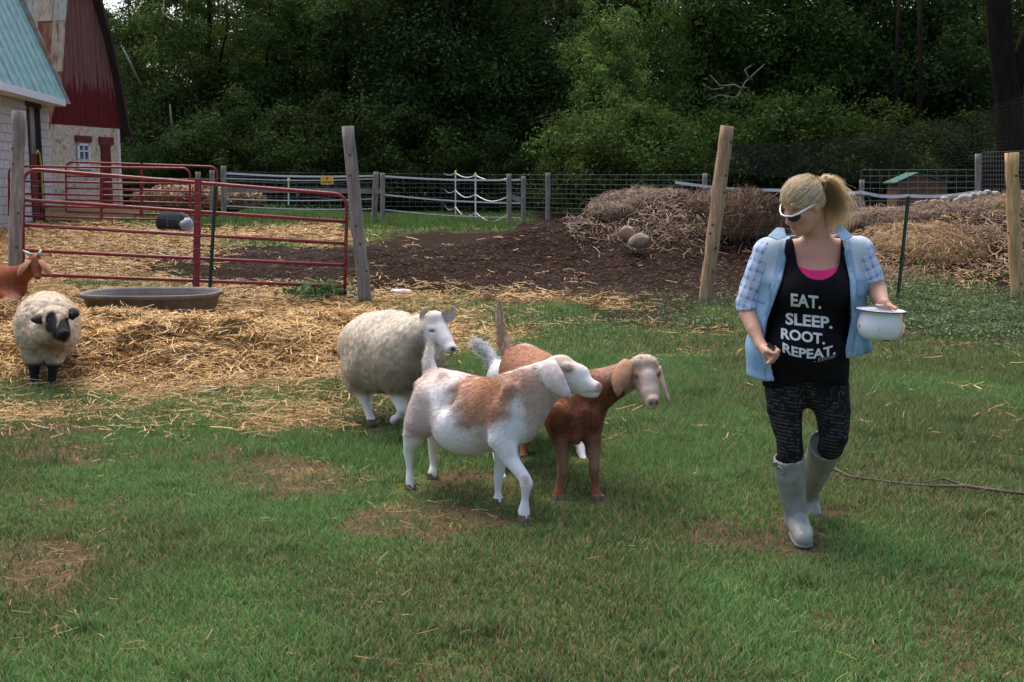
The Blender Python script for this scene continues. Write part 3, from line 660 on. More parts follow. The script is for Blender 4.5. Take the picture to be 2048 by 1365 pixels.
# ------------------------------------------------------------------ barn and block wing
M_RED = mat('red_steel', (.20, .018, .022), .45, var=.25, scale=6, spec=.4)
M_BLOCK = mat('block', (.50, .46, .45), .9, var=.14, scale=3, bump=.4, bscale=60)
def wingX(y): return -11.43 - .124 * (y - 25.4)
def build_wing():
    g0 = .62; zt = 3.86; y0, y1 = 19.5, 30.0
    root = thing('block_wing', 'pale concrete block wing with teal metal roof at the left edge', 'building', (wingX(25), 25, g0))
    d = np.array((-.124, 1, 0)); d /= np.linalg.norm(d); nrm = np.array((d[1], -d[0], 0))
    ax = [d, nrm, np.array((0, 0, 1.))]
    at = lambda y, z, o=0.0: np.array((wingX(y), y, z)) + nrm * o
    dy0, dy1, dzt = 28.04, 29.10, 3.50
    mort = mat('mortar', (.40, .37, .36), .95)
    b = MB()
    for (a, e, z0, z1) in ((y0, dy0, 0, zt), (dy1, y1, 0, zt), (dy0, dy1, dzt, zt)):
        c = at((a + e) / 2, (z0 + z1) / 2, -.14); b.box(c, (e - a) / 2 * 1.0077, .12, (z1 - z0) / 2, ax)
    c = at(y1, 1.9, -2.2); b.box(c, .1, 2.0, 1.95, ax)            # end wall
    c = at(24.7, 1.9, -4.3); b.box(c, 5.4, .1, 1.95, ax)          # far long wall
    c = at(y0, 1.9, -2.2); b.box(c, .1, 2.0, 1.95, ax)
    b.build('wall', mort, root)
    me = None
    for k in range(16):
        z = g0 - .1 + .205 * k
        if z > zt - .12: break
        y = 23.4 + (.2 if k % 2 else 0)
        while y < y1 - .05:
            e = min(y + .40, y1)
            segs = [(y, e)]
            if z + .1 < dzt:
                if y < dy0 < e: segs = [(y, dy0)]
                elif y < dy1 < e: segs = [(dy1, e)]
                elif y >= dy0 and e <= dy1: segs = []
            for (a, f) in segs:
                if f - a < .06: continue
                c = at((a + f) / 2, z + .1025, -.008 + random.uniform(-.002, .002))
                if me is None:
                    q = MB(); q.box((0, 0, 0), 1, 1, 1); me = mesh_obj('block', q.V, q.F, M_BLOCK, link=False).data
                o = bpy.data.objects.new('block', me); COL.objects.link(o); o.parent = root
                o.location = Vector(c) - root.location; o.rotation_euler = (0, 0, math.atan2(d[1], d[0]))
                o.scale = ((f - a) / 2 - .007, .012, .0955)
            y += .41
    # door: dark frame, grey upper leaf standing open, red lower leaf
    mw = mat('dark_frame', (.045, .02, .018), .8, var=.3)
    fr = MB()
    for y in (dy0 + .05, dy1 - .05): fr.box(at(y, (dzt + g0) / 2, -.03), .05, .06, (dzt - g0) / 2, ax)
    fr.box(at((dy0 + dy1) / 2, dzt + .12, .012), .62, .03, .13, ax)
    dr = fr.build('door_frame', mw, root)
    q = MB(); q.box(at(28.45, 2.9, -.12), .26, .02, .58, ax); q.build('upper_leaf', mat('grey_wood', (.16, .13, .11), .9, var=.4, stretch=(6, 6, .5)), root)
    q = MB(); q.box(at(28.45, 1.55, -.06), .36, .03, .80, ax); q.build('lower_leaf', mat('red_door', (.16, .02, .018), .8, var=.3), root)
    q = MB(); q.box(at(28.8, 1.6, -.6), .8, .02, 1.4, ax); q.build('interior_shade', mat('room_shade', (.015, .012, .01), 1), root)  # near-black panel: the shade inside the wing put into its colour
    # hose over the half door
    q = MB(); q.tube([at(28.45, 2.36, .05), at(28.6, 2.44, .06), at(28.74, 2.36, .06), at(28.82, 2.0, .06), at(28.82, 1.5, .06), at(28.8, 1.05, .07), at(28.9, .95, .09)], .022, 8)
    hs = q.build('garden_hose', mat('hose', (.42, .50, .05), .5), None, smooth=True); tag(hs, 'yellow green hose hanging over the red half door', 'hose')
    # corrugated teal roof: steep lower slope
    ez, up, lean = 3.78, 5.0, .41
    ny = int((30.0 - 19.3) / .05); V = []; Fc = []
    for i in range(ny + 1):
        y = 19.3 + (30.0 - 19.3) * i / ny; ph = (y / .22) % 1.0
        rib = .035 * max(0, 1 - abs(ph - .5) * 4.5)
        for (t, th) in ((0, 0), (1, 0), (1, -.03), (0, -.03)):
            V.append(at(y, ez + up * t, .42 - lean * up * t + rib + th) + np.array((0, 0, (rib + th) * .4)))
    for i in range(ny):
        a = i * 4; e = a + 4
        for k in range(4): Fc.append((a + k, e + k, e + (k + 1) % 4, a + (k + 1) % 4))
    Fc += [(0, 1, 2, 3), (ny * 4 + 3, ny * 4 + 2, ny * 4 + 1, ny * 4)]
    teal = mat('teal_roof', (.15, .30, .305), .6, col2=(.20, .31, .31), var=.22, scale=1.1, spec=.25, stretch=(4, 1.5, .5))
    rf = part('roof', V, Fc, teal, root)
    q = MB(); q.box(at(24.62, ez - .085, .43), 5.37, .02, .085, ax)
    q.box(at(24.62, ez - .16, .21), 5.36, .20, .012, ax); q.build('fascia', mat('white_fascia', (.62, .62, .66), .6, var=.1), root)
    q = MB(); e0 = at(30.06, ez - .1, .42); e1 = at(30.06, ez + up, .42 - lean * up)
    ww = np.array((.06, 0, .0)); w2 = np.array((.17, 0, .0))
    n = 10
    for i in range(n):
        p0 = e0 + (e1 - e0) * i / n; p1 = e0 + (e1 - e0) * (i + .985) / n; k = .35 + .65 * (i + .5) / n * 1.4
        q.add([p0 - w2, p0 + ww + w2 * k * .9, p1 + ww + w2 * k * .9, p1 - w2, p0 - w2 + (0, .03, 0), p0 + ww + w2 * k * .9 + (0, .03, 0), p1 + ww + w2 * k * .9 + (0, .03, 0), p1 - w2 + (0, .03, 0)],
              [(0, 1, 2, 3), (7, 6, 5, 4), (0, 4, 5, 1), (1, 5, 6, 2), (2, 6, 7, 3), (3, 7, 4, 0)])
    q.build('flashing', mat('flashing', (.28, .30, .32), .6, col2=(.33, .20, .11), scale=2.2, var=.25, thr=(.45, .6)), root)
build_wing()

def build_barn():
    o0 = np.array((-12.08, 30.3, 0)); u = np.array((.30, .954, 0)); u /= np.linalg.norm(u); nr = np.array((u[1], -u[0], 0))
    at = lambda t, z, o=0.0: o0 + u * t + nr * o + np.array((0, 0, z))
    ax = [u, nr, np.array((0, 0, 1.))]
    def tz(px, py, o=0):
        k = (px - 1024) / F; t = (k * 30.3 + 12.08) / (.30 - .954 * k); Y = 30.3 + .954 * t
        return t, P(px, py, Y)[2]
    root = thing('red_barn', 'old red barn with rusty metal roof and rubble stone base', 'building', at(1.4, .7))
    prof = [(-.55, 3.21), (-.1, 3.22), (.46, 4.56), (.70, 5.9), (.865, 6.66), (1.10, 7.3), (1.38, 7.75), (1.60, 7.35), (1.86, 6.81), (2.35, 5.6), (2.68, 4.5), (2.95, 3.21)]
    pt = np.array([p[0] for p in prof]); pz = np.array([p[1] for p in prof])
    top = lambda t: float(np.interp(t, pt, pz))
    m = bpy.data.materials.new('barn_red'); m.use_nodes = True; nd = m.node_tree.nodes; lk = m.node_tree.links; b = nd['Principled BSDF']
    b.inputs['Roughness'].default_value = .85; b.inputs['Specular IOR Level'].default_value = .15
    tc = nd.new('ShaderNodeTexCoord'); mp = nd.new('ShaderNodeMapping'); mp.inputs['Scale'].default_value = (9, 9, 1.2); lk.new(tc.outputs['Object'], mp.inputs[0])
    n = nd.new('ShaderNodeTexNoise'); n.inputs['Scale'].default_value = 1.5; n.inputs['Detail'].default_value = 5; lk.new(mp.outputs[0], n.inputs[0])
    sx = nd.new('ShaderNodeSeparateXYZ'); lk.new(tc.outputs['Object'], sx.inputs[0])
    ad = nd.new('ShaderNodeMath'); ad.operation = 'MULTIPLY_ADD'; lk.new(n.outputs[0], ad.inputs[0]); ad.inputs[1].default_value = 1.6; lk.new(sx.outputs[2], ad.inputs[2])
    mr = nd.new('ShaderNodeMapRange'); mr.inputs[1].default_value = 4.25; mr.inputs[2].default_value = 4.55; lk.new(ad.outputs[0], mr.inputs[0])
    rp = nd.new('ShaderNodeValToRGB'); rp.color_ramp.elements[0].color = (.120, .045, .041, 1); rp.color_ramp.elements[1].color = (.20, .095, .086, 1)
    rp.color_ramp.elements[0].position = .3; rp.color_ramp.elements[1].position = .7; lk.new(n.outputs[0], rp.inputs[0])
    mx = nd.new('ShaderNodeMix'); mx.data_type = 'RGBA'; lk.new(mr.outputs[0], mx.inputs[0]); mx.inputs[6].default_value = (.105, .012, .012, 1); lk.new(rp.outputs[0], mx.inputs[7]); lk.new(mx.outputs[2], b.inputs['Base Color'])
    t = -.5; w_ = .19
    while t < 2.9:
        e = min(t + w_, 2.93); g = .006; off = random.uniform(0, .008)
        za, zb = top(t + g), top(e - g); zm = 3.18
        ts = [t + g] + [p for p in pt if t + g < p < e - g] + [e - g]
        V = []; 
        for o in (off, off - .03):
            V += [at(t + g, zm, o), at(e - g, zm, o)] + [at(q, max(top(q) - .02, zm + .02), o) for q in reversed(ts)]
        k = len(V) // 2
        Fc = [tuple(range(k)), tuple(range(2 * k - 1, k - 1, -1))] + [(i, i + k, (i + 1) % k + k, (i + 1) % k) for i in range(k)]
        part('board', V, Fc, m, root); t = e
    # masonry base
    ms = mat('rubble', (.50, .40, .31), .95, col2=(.25, .18, .13), scale=4.5, var=.25, bump=1, bscale=9, thr=(.56, .68))
    q = MB(); q.box(at(1.17, 1.8, -.20), 1.68, .2, 1.40, ax); q.build('stone_wall', ms, root)
    q = MB(); q.box(at(2.78, 1.8, -.18), .07, .2, 1.38, ax); q.build('quoin', mat('pale_render', (.55, .50, .46), .9, var=.2), root)
    # openings
    mr_ = mat('lintel_red', (.13, .025, .02), .8, var=.3)
    for (x0, x1, y0, y1) in ((162, 193, 271, 285), (209, 236, 274, 291)):
        (t0, z1), (t1, z0) = tz(x0, y0), tz(x1, y1)
        q = MB(); q.box(at((t0 + t1) / 2, (z0 + z1) / 2, .03), (t1 - t0) / 2, .03, (z1 - z0) / 2, ax); q.build('lintel', mr_, root)
    (t0, z1), (t1, z0) = tz(164, 287), tz(189, 333)
    wn = MB(); gl = (.02, .03, .05)
    tm, zm, hw, hz = (t0 + t1) / 2, (z0 + z1) / 2, (t1 - t0) / 2, (z1 - z0) / 2
    for (a, c_, e, f) in ((tm - hw + .04, zm, .04, hz), (tm + hw - .04, zm, .04, hz), (tm, zm - hz + .03, hw, .03), (tm, zm + hz - .03, hw, .03), (tm, zm, .018, hz), (tm, zm + .1, hw, .018), (tm, zm - .14, hw, .015)):
        wn.box(at(a, c_, .035), e, .02, f, ax)
    win = wn.build('window', mat('white_paint', (.62, .62, .64), .6), root)
    for sx_ in (-1, 1):
        for (za, zb) in ((-.95, -.30), (-.26, .10), (.15, .92)):
            g = MB(); g.box(at(tm + sx_ * hw * .45, zm + hz * (za + zb) / 2, .012), hw * .42, .01, hz * (zb - za) / 2, ax)
            part('pane', np.array(g.V), g.F, mat('pane', (.10, .13, .17), .15, spec=.6), win)
    q = MB(); q.box(at(tm, zm - hz - .05, .05), hw + .05, .06, .04, ax); q.build('sill', mat('sill_paint', (.62, .62, .64), .6), win)
    (t0, z1), (t1, z0) = tz(212, 291), tz(229, 425)
    q = MB(); q.box(at((t0 + t1) / 2, (.7 + z1) / 2, .02), (t1 - t0) / 2, .03, (z1 - .7) / 2, ax); q.build('door', mat('door_red', (.10, .012, .012), .7, var=.25), root)
    # roof: near slope in separate rusty sheets, far slope seen on edge
    rd = -nr
    rust = [mat('rust_sheet', (.16, .045, .025), .8, col2=(.26, .12, .06), scale=2.5, var=.35, stretch=(3, 3, .6)), mat('tin_sheet', (.34, .33, .29), .6, col2=(.26, .13, .07), scale=2.0, var=.25, stretch=(3, 3, .5), thr=(.55, .68)), mat('tan_sheet', (.36, .30, .22), .7, col2=(.20, .08, .045), scale=2.2, var=.3, stretch=(3, 3, .6), thr=(.5, .66))]
    segs = [((-.30, 2.7), (.46, 4.56)), ((.46, 4.56), (.70, 5.9)), ((.70, 5.9), (.865, 6.66)), ((.865, 6.66), (1.10, 7.3)), ((1.10, 7.3), (1.38, 7.75))]
    for si, (a, e) in enumerate(segs):
        for j in range(6):
            l0 = -.12 + j * .42; l1 = l0 + .425
            lift = .02 * (j % 2) + .012 * si
            p = [at(a[0] - .06 - lift, a[1], 0) + rd * l0, at(a[0] - .06 - lift, a[1], 0) + rd * l1, at(e[0] - .06 - lift, e[1], 0) + rd * l1, at(e[0] - .06 - lift, e[1], 0) + rd * l0]
            th = u * .02
            part('roof_sheet', p + [x + th for x in p], [(3, 2, 1, 0), (4, 5, 6, 7), (0, 1, 5, 4), (1, 2, 6, 5), (2, 3, 7, 6), (3, 0, 4, 7)], rust[(si * 2 + j + (j // 2)) % 3], root)
    q = MB(); rp_ = prof[6:] + [(3.10, 2.95)]
    for i in range(len(rp_) - 1):
        (a, za), (e, ze) = rp_[i], rp_[i + 1]
        p = [at(a + .02, za + .02, .22), at(e + .02, ze + .02, .22), at(e + .12, ze + .06, .22), at(a + .12, za + .08, .22)]
        r_ = [x + rd * 3.0 for x in p]
        q.add(p + r_, [(0, 1, 2, 3), (7, 6, 5, 4), (0, 4, 5, 1), (1, 5, 6, 2), (2, 6, 7, 3), (3, 7, 4, 0)])
    q.build('far_roof_slope', mat('dark_eave', (.035, .022, .02), .9, var=.3), root)
    q = MB(); lp = [(.40, 4.4), (.46, 4.56), (.70, 5.9), (.865, 6.66), (1.10, 7.3), (1.38, 7.78)]
    q.tube([at(a - .02, z, .06) for a, z in lp], .035, 6); q.build('verge_trim', mat('verge_trim', (.45, .40, .35), .7, col2=(.24, .10, .06), scale=3), root)
    # plank ramp at the door
    ramp = thing('plank_ramp', 'low wooden plank ramp beside the block wing door', 'ramp', (-10.7, 28.6, float(H0(-10.7, 28.6))))
    mp_ = mat('ramp_wood', (.30, .21, .13), .85, var=.35, stretch=(1, 5, 5))
    a0, a1 = P(92, 418, 28.2), P(268, 428, 29.4)
    for k in range(6):
        d = np.array((0, .22 * k, 0)); q = MB(); c = (a0 + a1) / 2 + d; l = (a1 - a0) / 2; ln = np.linalg.norm(l); dd = l / ln; s = np.cross((0, 0, 1.), dd); s /= np.linalg.norm(s)
        q.box(c + (0, 0, .02 + .002 * k), ln, .10, .022, [dd, s, np.cross(dd, s)]); q.build('plank', mp_, ramp)
    q = MB(); q.box((a0 + a1) / 2 - (0, .06, .13), np.linalg.norm(a1 - a0) / 2, .02, .125, [dd, s, np.cross(dd, s)]); q.build('skirt_board', mat('skirt_wood', (.34, .25, .13), .85, var=.3), ramp)
build_barn()

# ------------------------------------------------------------------ gates
def solveY(px, py):
    lo, hi = 3.0, 70.0
    for _ in range(40):
        m = (lo + hi) / 2; g = G(px, m); y = proj(g)[1]
        if y > py: lo = m
        else: hi = m
    return lo
def gate(name, label, TL, TR, BL, BR, fr, ups, r, foot=.0, mid=None):
    """corner points in world; fr: rail heights as fraction from the top; ups: fractions of upright positions"""
    TL, TR, BL, BR = map(np.asarray, (TL, TR, BL, BR))
    c = (BL + BR) / 2; root = thing(name, label, 'gate', (c[0], c[1], float(H0(c[0], c[1]))))
    at = lambda s, t: (TL * (1 - s) + TR * s) * (1 - t) + (BL * (1 - s) + BR * s) * t
    L = np.linalg.norm(TR - TL); Hh = np.linalg.norm(TL - BL); cr = .17; su, sv = cr / L, cr / Hh
    pts = [at(0, 1.0 + foot)] + [at(0, t) for t in (.7, .4, sv * 1.2)]
    for k in range(6):
        a = k / 5 * math.pi / 2; pts.append(at(su * (1 - math.cos(a)), sv * (1 - math.sin(a))))
    for k in range(1, 12): pts.append(at(su + (1 - 2 * su) * k / 12, 0))
    for k in range(6):
        a = k / 5 * math.pi / 2; pts.append(at(1 - su * (1 - math.sin(a)), sv * (1 - math.cos(a))))
    pts += [at(1, t) for t in (sv * 1.2, .4, .7)] + [at(1, 1.0 + foot)]
    q = MB(); q.tube(pts, r, 10); q.build('frame', M_RED, root, smooth=True)
    for f in fr:
        q = MB(); q.tube([at(.002, f), at(.5, f), at(.998, f)], r * .96, 10); q.build('rail', M_RED, root, smooth=True)
    for (s, rr) in ups:
        q = MB(); d = (TR - TL) / L; up = (TL - BL) / Hh; n = np.cross(d, up)
        cc = (at(s, -.02) + at(s, 1.04)) / 2; q.box(cc, rr, rr * .75, Hh * .53, [d, n, up]); q.build('upright', M_RED, root)
    return root
gate('farm_gate', 'long dark red tube gate across the yard behind the trough', P(46, 338, 14.5), P(694, 390, 15.2), P(46, 549, 14.5), P(690, 573, 15.2), (.293, .53, .77, 1.0), [(.527, .042)], .024, foot=.10)
gate('farm_gate', 'nearer of the two red gates by the barn, ending left of the grey stub post', P(18, 333, 26), P(380, 337, 26), P(18, 432, 26), P(380, 441, 26), (.30, .55, .79, 1.0), [(.511, .03)], .024)
gate('farm_gate', 'farthest red gate in front of the stone barn base', P(132, 324, 27.6), P(434, 334, 27.6), P(132, 424, 27.6), P(434, 432, 27.6), (.28, .52, .76, 1.0), [(.50, .03)], .024)

# ------------------------------------------------------------------ posts
def wood(col, name='weathered_wood'):
    return mat(name, col, .9, col2=tuple(v * .62 for v in col), scale=5, var=.3, bump=.7, bscale=20, stretch=(3, 3, .35))
M_GREYW = wood((.30, .245, .215)); M_GREYW2 = wood((.26, .23, .21)); M_PALE = wood((.52, .33, .16), 'peeled_wood'); M_TAN = wood((.40, .265, .155), 'log_wood')
def post(label, x0, y0, x1, y1, Y, w0, w1, m, group=None, name='fence_post', knots=0):
    """from top pixel to foot pixel at distance Y, widths in pixels"""
    a = P(x0, y0, Y); b = P(x1, y1, Y); b[2] = min(b[2], float(H0(b[0], Y)) - .03)
    root = thing(name, label, 'post', (b[0], b[1], float(H0(b[0], Y))), group)
    n = 14; r = np.random.default_rng(int(x0)); q = MB()
    pts = []; rad = []
    for i in range(n + 1):
        t = i / n; p = b * (1 - t) + a * t
        p = p + np.array((r.normal(0, .004), r.normal(0, .004), 0)) * (Y < 20); pts.append(p)
        rad.append((w1 * (1 - t) + w0 * t) * .5 * Y / F * (1 + r.normal(0, .025)))
    q.tube(pts, rad, 12 if Y < 20 else 8); o = q.build('shaft', m, root, smooth=False)
    for p in o.data.polygons: p.use_smooth = len(p.vertices) == 4
    for k in range(knots):
        t = .12 + .8 * (k + r.random()) / knots; c = b * (1 - t) + a * t; rr = (w1 * (1 - t) + w0 * t) * .5 * Y / F; an = -math.pi / 2 + r.normal(0, .6)
        q = MB(); d = np.array((math.cos(an), math.sin(an), 0)); e = np.array((-d[1], d[0], 0))
        q.lathe(c + d * (rr * .93), [(rr * .22, -.01), (rr * .20, .012), (rr * .08, .018), (.0005, .018)], 10, ax=[e, np.array((0, 0, 1.)), d]); q.build('knot', mat('knot', (.10, .06, .035), .9), root, smooth=True)
    return root
post('grey weathered post at the left end of the long red gate', 38, 222, 27, 590, 14.3, 24, 27, M_GREYW, knots=5)
post('tall grey post leaning left at the right end of the long red gate', 695, 253, 731, 608, 15.1, 24, 27, M_GREYW2, knots=6)
post('tall tan log post leaning right beside the muck heap', 1455, 252, 1409, 618, 14.9, 27, 29, M_TAN, knots=7)
post('pale peeled log post at the right picture edge', 2023, 306, 2036, 616, 15.0, 26, 27, M_PALE, knots=4)
for (x, yt, yb, Y, w_, lab) in ((396, 344, 458, 24, 11, 'grey stub post at the end of the nearer barn gate'), (424, 341, 440, 27.4, 10, 'grey post holding the latch of the farthest red gate'), (447, 332, 428, 30, 11, 'grey post at the left end of the white tape fence'),
        (750, 344, 434, 33, 11, 'slightly leaning grey post just right of the tall leaning post'), (765, 346, 436, 32.5, 9, 'narrow grey post right of the slightly leaning one'), (856, 352, 402, 46, 8, 'short brown post far behind the rope fence'),
        (870, 350, 402, 46, 7, 'far grey post at the left end of the rope fence'), (1018, 348, 440, 32, 10, 'grey post where the rope fence ends'), (1047, 353, 436, 32.5, 9, 'grey post at the right end of the white tapes'),
        (1096, 346, 428, 34, 10, 'lone grey post in the wire fence left of the hay heap'), (1410, 347, 430, 26, 10, 'grey post behind the hay heap left of the log post'), (1724, 360, 440, 24.5, 10, 'grey post at the left end of the wire panel'),
        (1958, 308, 420, 23.5, 13, 'tall grey post at the right end of the wire panel')):
    lean = -5 if x == 750 else (3 if x == 1958 else 0)
    post(lab, x - lean * .5, yt, x + lean * .5, yb, Y, w_, w_, M_GREYW2)

# steel T posts
M_GREEN = mat('green_steel', (.022, .045, .032), .5, var=.3, spec=.4)
def tpost(label, x0, y0, x1, y1, Y):
    a = P(x0, y0, Y); b = P(x1, y1, Y); b[2] = float(H0(b[0], Y)) - .05
    root = thing('steel_post', label, 'post', (b[0], b[1], b[2] + .05)); up = (a - b) / np.linalg.norm(a - b); L = np.linalg.norm(a - b) / 2; c = (a + b) / 2
    d = np.cross((0, 1., 0), up); d /= np.linalg.norm(d); n = np.cross(up, d)
    q = MB(); q.box(c, .022, .004, L, [d, n, up]); q.build('flange', M_GREEN, root)
    q = MB(); q.box(c - n * .019, .004, .015, L * .999, [d, n, up]); q.build('stem', M_GREEN, root)
    for k in range(int(L * 2 / .06)):
        q = MB(); q.box(b + up * (.1 + .06 * k) - n * .037, .007, .004, .010, [d, n, up])
        if k == 0: me = None
        q.build('stud', M_GREEN, root)
tpost('dark green steel post standing against the long red gate', 431, 372, 416, 578, 14.4)
tpost('dark green steel post right of the woman', 1817, 393, 1794, 600, 14.6)

# ------------------------------------------------------------------ wire, tapes, ropes
M_WIRE = mat('galvanised_wire', (.17, .17, .17), .6, spec=.15)
M_TAPE = mat('white_tape', (.58, .58, .60), .6, var=.1)
def wiregrid(name, label, TL, TR, BL, BR, nv, nh, r, cat='fence', m=None, sag=0.0, wob=0.0, seed=1):
    TL, TR, BL, BR = map(np.asarray, (TL, TR, BL, BR)); rr = np.random.default_rng(seed)
    c = (BL + BR) / 2; root = thing(name, label, cat, (c[0], c[1], float(H0(c[0], c[1]))))
    at = lambda s, t: (TL * (1 - s) + TR * s) * (1 - t) + (BL * (1 - s) + BR * s) * t - np.array((0, 0, sag * math.sin(math.pi * s) * (1 - t)))
    q = MB()
    for i in range(nv + 1):
        s = i / nv; q.tube([at(s, 0), at(min(1, s + rr.normal(0, wob)), .5), at(s, 1)], r, 3, cap=False)
    q.build('upright_wires', m or M_WIRE, root)
    for j in range(nh + 1):
        q = MB(); t = j / nh; q.tube([at(k / 10, t + rr.normal(0, wob) * 2) for k in range(11)], r, 3, cap=False); q.build('line_wire', m or M_WIRE, root)
    return root
wiregrid('wire_fence', 'thin woven wire fence stretched across the long red gate', P(38, 345, 14.25), P(697, 372, 14.9), P(32, 560, 14.25), P(730, 596, 14.9), 30, 8, .0018, wob=.006)
wiregrid('wire_fence', 'woven wire fence behind the white tapes', P(450, 344, 36), P(1000, 350, 38), P(450, 410, 36), P(1000, 415, 38), 44, 7, .0036)
wiregrid('wire_fence', 'woven wire fence running from the rope fence to the hay heap', P(1000, 350, 36), P(1420, 350, 30), P(1000, 422, 36), P(1420, 436, 30), 42, 8, .0034)
wiregrid('cattle_fence', 'light wire cattle panel in front of the small green roofed shelter', P(1722, 340, 24.2), P(1952, 340, 23.6), P(1722, 415, 24.2), P(1952, 412, 23.6), 12, 6, .0042)
M_NET = mat('black_net', (.02, .02, .02), .8)
wiregrid('deer_netting', 'fine dark netting sagging above the wire panel at the right', P(1440, 290, 25.2), P(2120, 170, 24), P(1440, 345, 25.2), P(2120, 395, 24), 170, 24, .0022, m=M_NET, sag=.35, cat='netting')
wiregrid('wire_mesh', 'grey wire mesh right of the tall grey post', P(1965, 305, 23.8), P(2110, 300, 23.4), P(1965, 396, 23.8), P(2110, 400, 23.4), 26, 10, .003, cat='fence')
def tape(label, pts, hw=.02, name='fence_tape'):
    W = [P(*p) for p in pts]; q = MB(); L = []
    for i in range(len(W) - 1):
        for k in range(6): L.append(W[i] * (1 - k / 6) + W[i + 1] * (k / 6) - np.array((0, 0, .05 * math.sin(math.pi * k / 6))))
    L.append(W[-1]); V = []; Fc = []
    for p in L: V += [p + (0, 0, hw), p - (0, 0, hw), p - (0, -.004, hw), p + (0, .004, hw)]
    for i in range(len(L) - 1):
        for k in range(4): Fc.append((i * 4 + k, i * 4 + 4 + k, i * 4 + 4 + (k + 1) % 4, i * 4 + (k + 1) % 4))
    tag(mesh_obj(name, V, Fc, M_TAPE), label, 'fence tape')
tape('top white fence tape left of the tall leaning post', [(452, 347, 30), (747, 352, 33)], .024)
tape('thin second white tape left of the tall leaning post', [(452, 357, 30), (747, 358, 33)], .012)
tape('lower white fence tape left of the tall leaning post', [(452, 398, 30), (747, 398, 33)], .014)
tape('lowest white tape left of the tall leaning post', [(452, 412, 30), (747, 418, 33)], .014)
tape('top white fence tape right of the tall leaning post', [(770, 353, 32.5), (1041, 360, 32.3)], .026)
tape('middle white fence tape right of the tall leaning post', [(770, 390, 32.5), (1041, 407, 32.3)], .02)
tape('lowest white fence tape right of the tall leaning post', [(770, 420, 32.5), (1041, 436, 32.3)], .014)
tape('long white tape running behind the hay heaps to the steel post', [(1350, 365, 26), (1560, 381, 25), (1724, 385, 24.3), (1815, 392, 23.8), (1955, 384, 23.4)], .032)
for (a, b_, hw, lab) in (((452, 380, 30.2), (762, 383, 33), .07, 'grey board rail behind the long red gate'), ((770, 371, 45), (858, 372, 45.5), .07, 'brown board rail far behind the tapes'), ((1020, 393, 32.2), (1046, 402, 32.4), .07, 'short board between the two posts at the tape end'), ((1520, 408, 24.8), (1730, 412, 24.6), .11, 'grey board low behind the woman')):
    W0, W1 = P(*a), P(*b_); d = W1 - W0; L = np.linalg.norm(d); d /= L; n = np.cross(d, (0, 0, 1.)); n /= np.linalg.norm(n)
    q = MB(); q.box((W0 + W1) / 2, L / 2, .02, hw, [d, n, np.cross(n, d) * -1]); tag(q.build('fence_board', M_GREYW2), lab, 'board')
# rope fence with white step-in posts
RP = [(874, 352, 45, 402), (884, 343, 42, 406), (911, 345, 38, 420), (951, 350, 34, 432), (1014, 356, 32, 437)]
MWH = mat('white_plastic', (.66, .66, .64), .5); MYE = mat('yellow_cap', (.62, .50, .12), .5)
for i, (x, yt, Y, yb) in enumerate(RP[1:4]):
    a = P(x, yt, Y); b_ = P(x, yb, Y); b_[2] = min(b_[2], float(H0(b_[0], Y)))
    root = thing('step_in_post', ('left', 'middle', 'right')[i] + ' of the three thin white posts of the rope fence', 'post', b_)
    q = MB(); q.tube([b_ - (0, 0, .05), a], .022, 6); q.build('stake', MWH, root)
    q = MB(); q.lathe(a, [(.04, -.05), (.045, 0), (.03, .05), (.001, .06)], 8); q.build('cap', MYE, root)
for j, (f, lab) in enumerate(((.02, 'top'), (.48, 'middle'), (.92, 'lowest'))):
    pts = []
    for i in range(len(RP) - 1):
        (xa, ya, Ya, ba), (xb, yb2, Yb, bb) = RP[i], RP[i + 1]; A = P(xa, ya + (ba - ya) * f, Ya); B = P(xb, yb2 + (bb - yb2) * f, Yb)
        for k in range(6): pts.append(A * (1 - k / 6) + B * k / 6 - np.array((0, 0, (.10 + .06 * j) * math.sin(math.pi * k / 6))))
    pts.append(B); q = MB(); q.tube(pts, .016, 5); tag(q.build('fence_rope', MWH), lab + ' drooping white rope of the rope fence', 'rope')
root = thing('step_in_post', 'thin white post left of the yellow warning sign', 'post', P(577, 408, 34))
q = MB(); q.tube([P(577, 410, 34), P(577, 360, 34)], .02, 6); q.build('stake', MWH, root); q = MB(); q.lathe(P(577, 360, 34), [(.04, -.05), (.045, 0), (.03, .05), (.001, .06)], 8); q.build('cap', MYE, root)
# warning sign
def text_mesh(body, size, bold=0.0):
    cu = bpy.data.curves.new('t', 'FONT'); cu.body = body; cu.size = size; cu.offset = bold; cu.align_x = 'CENTER'; cu.align_y = 'CENTER'; cu.resolution_u = 3
    o = bpy.data.objects.new('t', cu); COL.objects.link(o); dg = bpy.context.evaluated_depsgraph_get(); me = bpy.data.meshes.new_from_object(o.evaluated_get(dg))
    V = np.array([v.co[:] for v in me.vertices]).reshape(-1, 3); Fc = [tuple(p.vertices) for p in me.polygons]
    COL.objects.unlink(o); bpy.data.objects.remove(o); bpy.data.meshes.remove(me); return V, Fc
c = P(654, 361, 30.2); sg = thing('warning_sign', 'small yellow electric fence warning sign hung on the tapes', 'sign', c)
q = MB(); q.box(c, .162, .006, .11); q.build('plate', mat('sign_yellow', (.72, .42, .03), .5), sg)
q = MB()
for (dx, dz, hx, hz) in ((0, .098, .15, .006), (0, -.098, .15, .006), (-.148, 0, .006, .1), (.148, 0, .006, .1), (0, -.012, .15, .005)): q.box(c + (dx, -.0085, dz), hx, .0015, hz)
q.build('border', mat('sign_border', (.75, .60, .28), .5), sg)
MBK = mat('sign_black', (.03, .02, .01), .6)
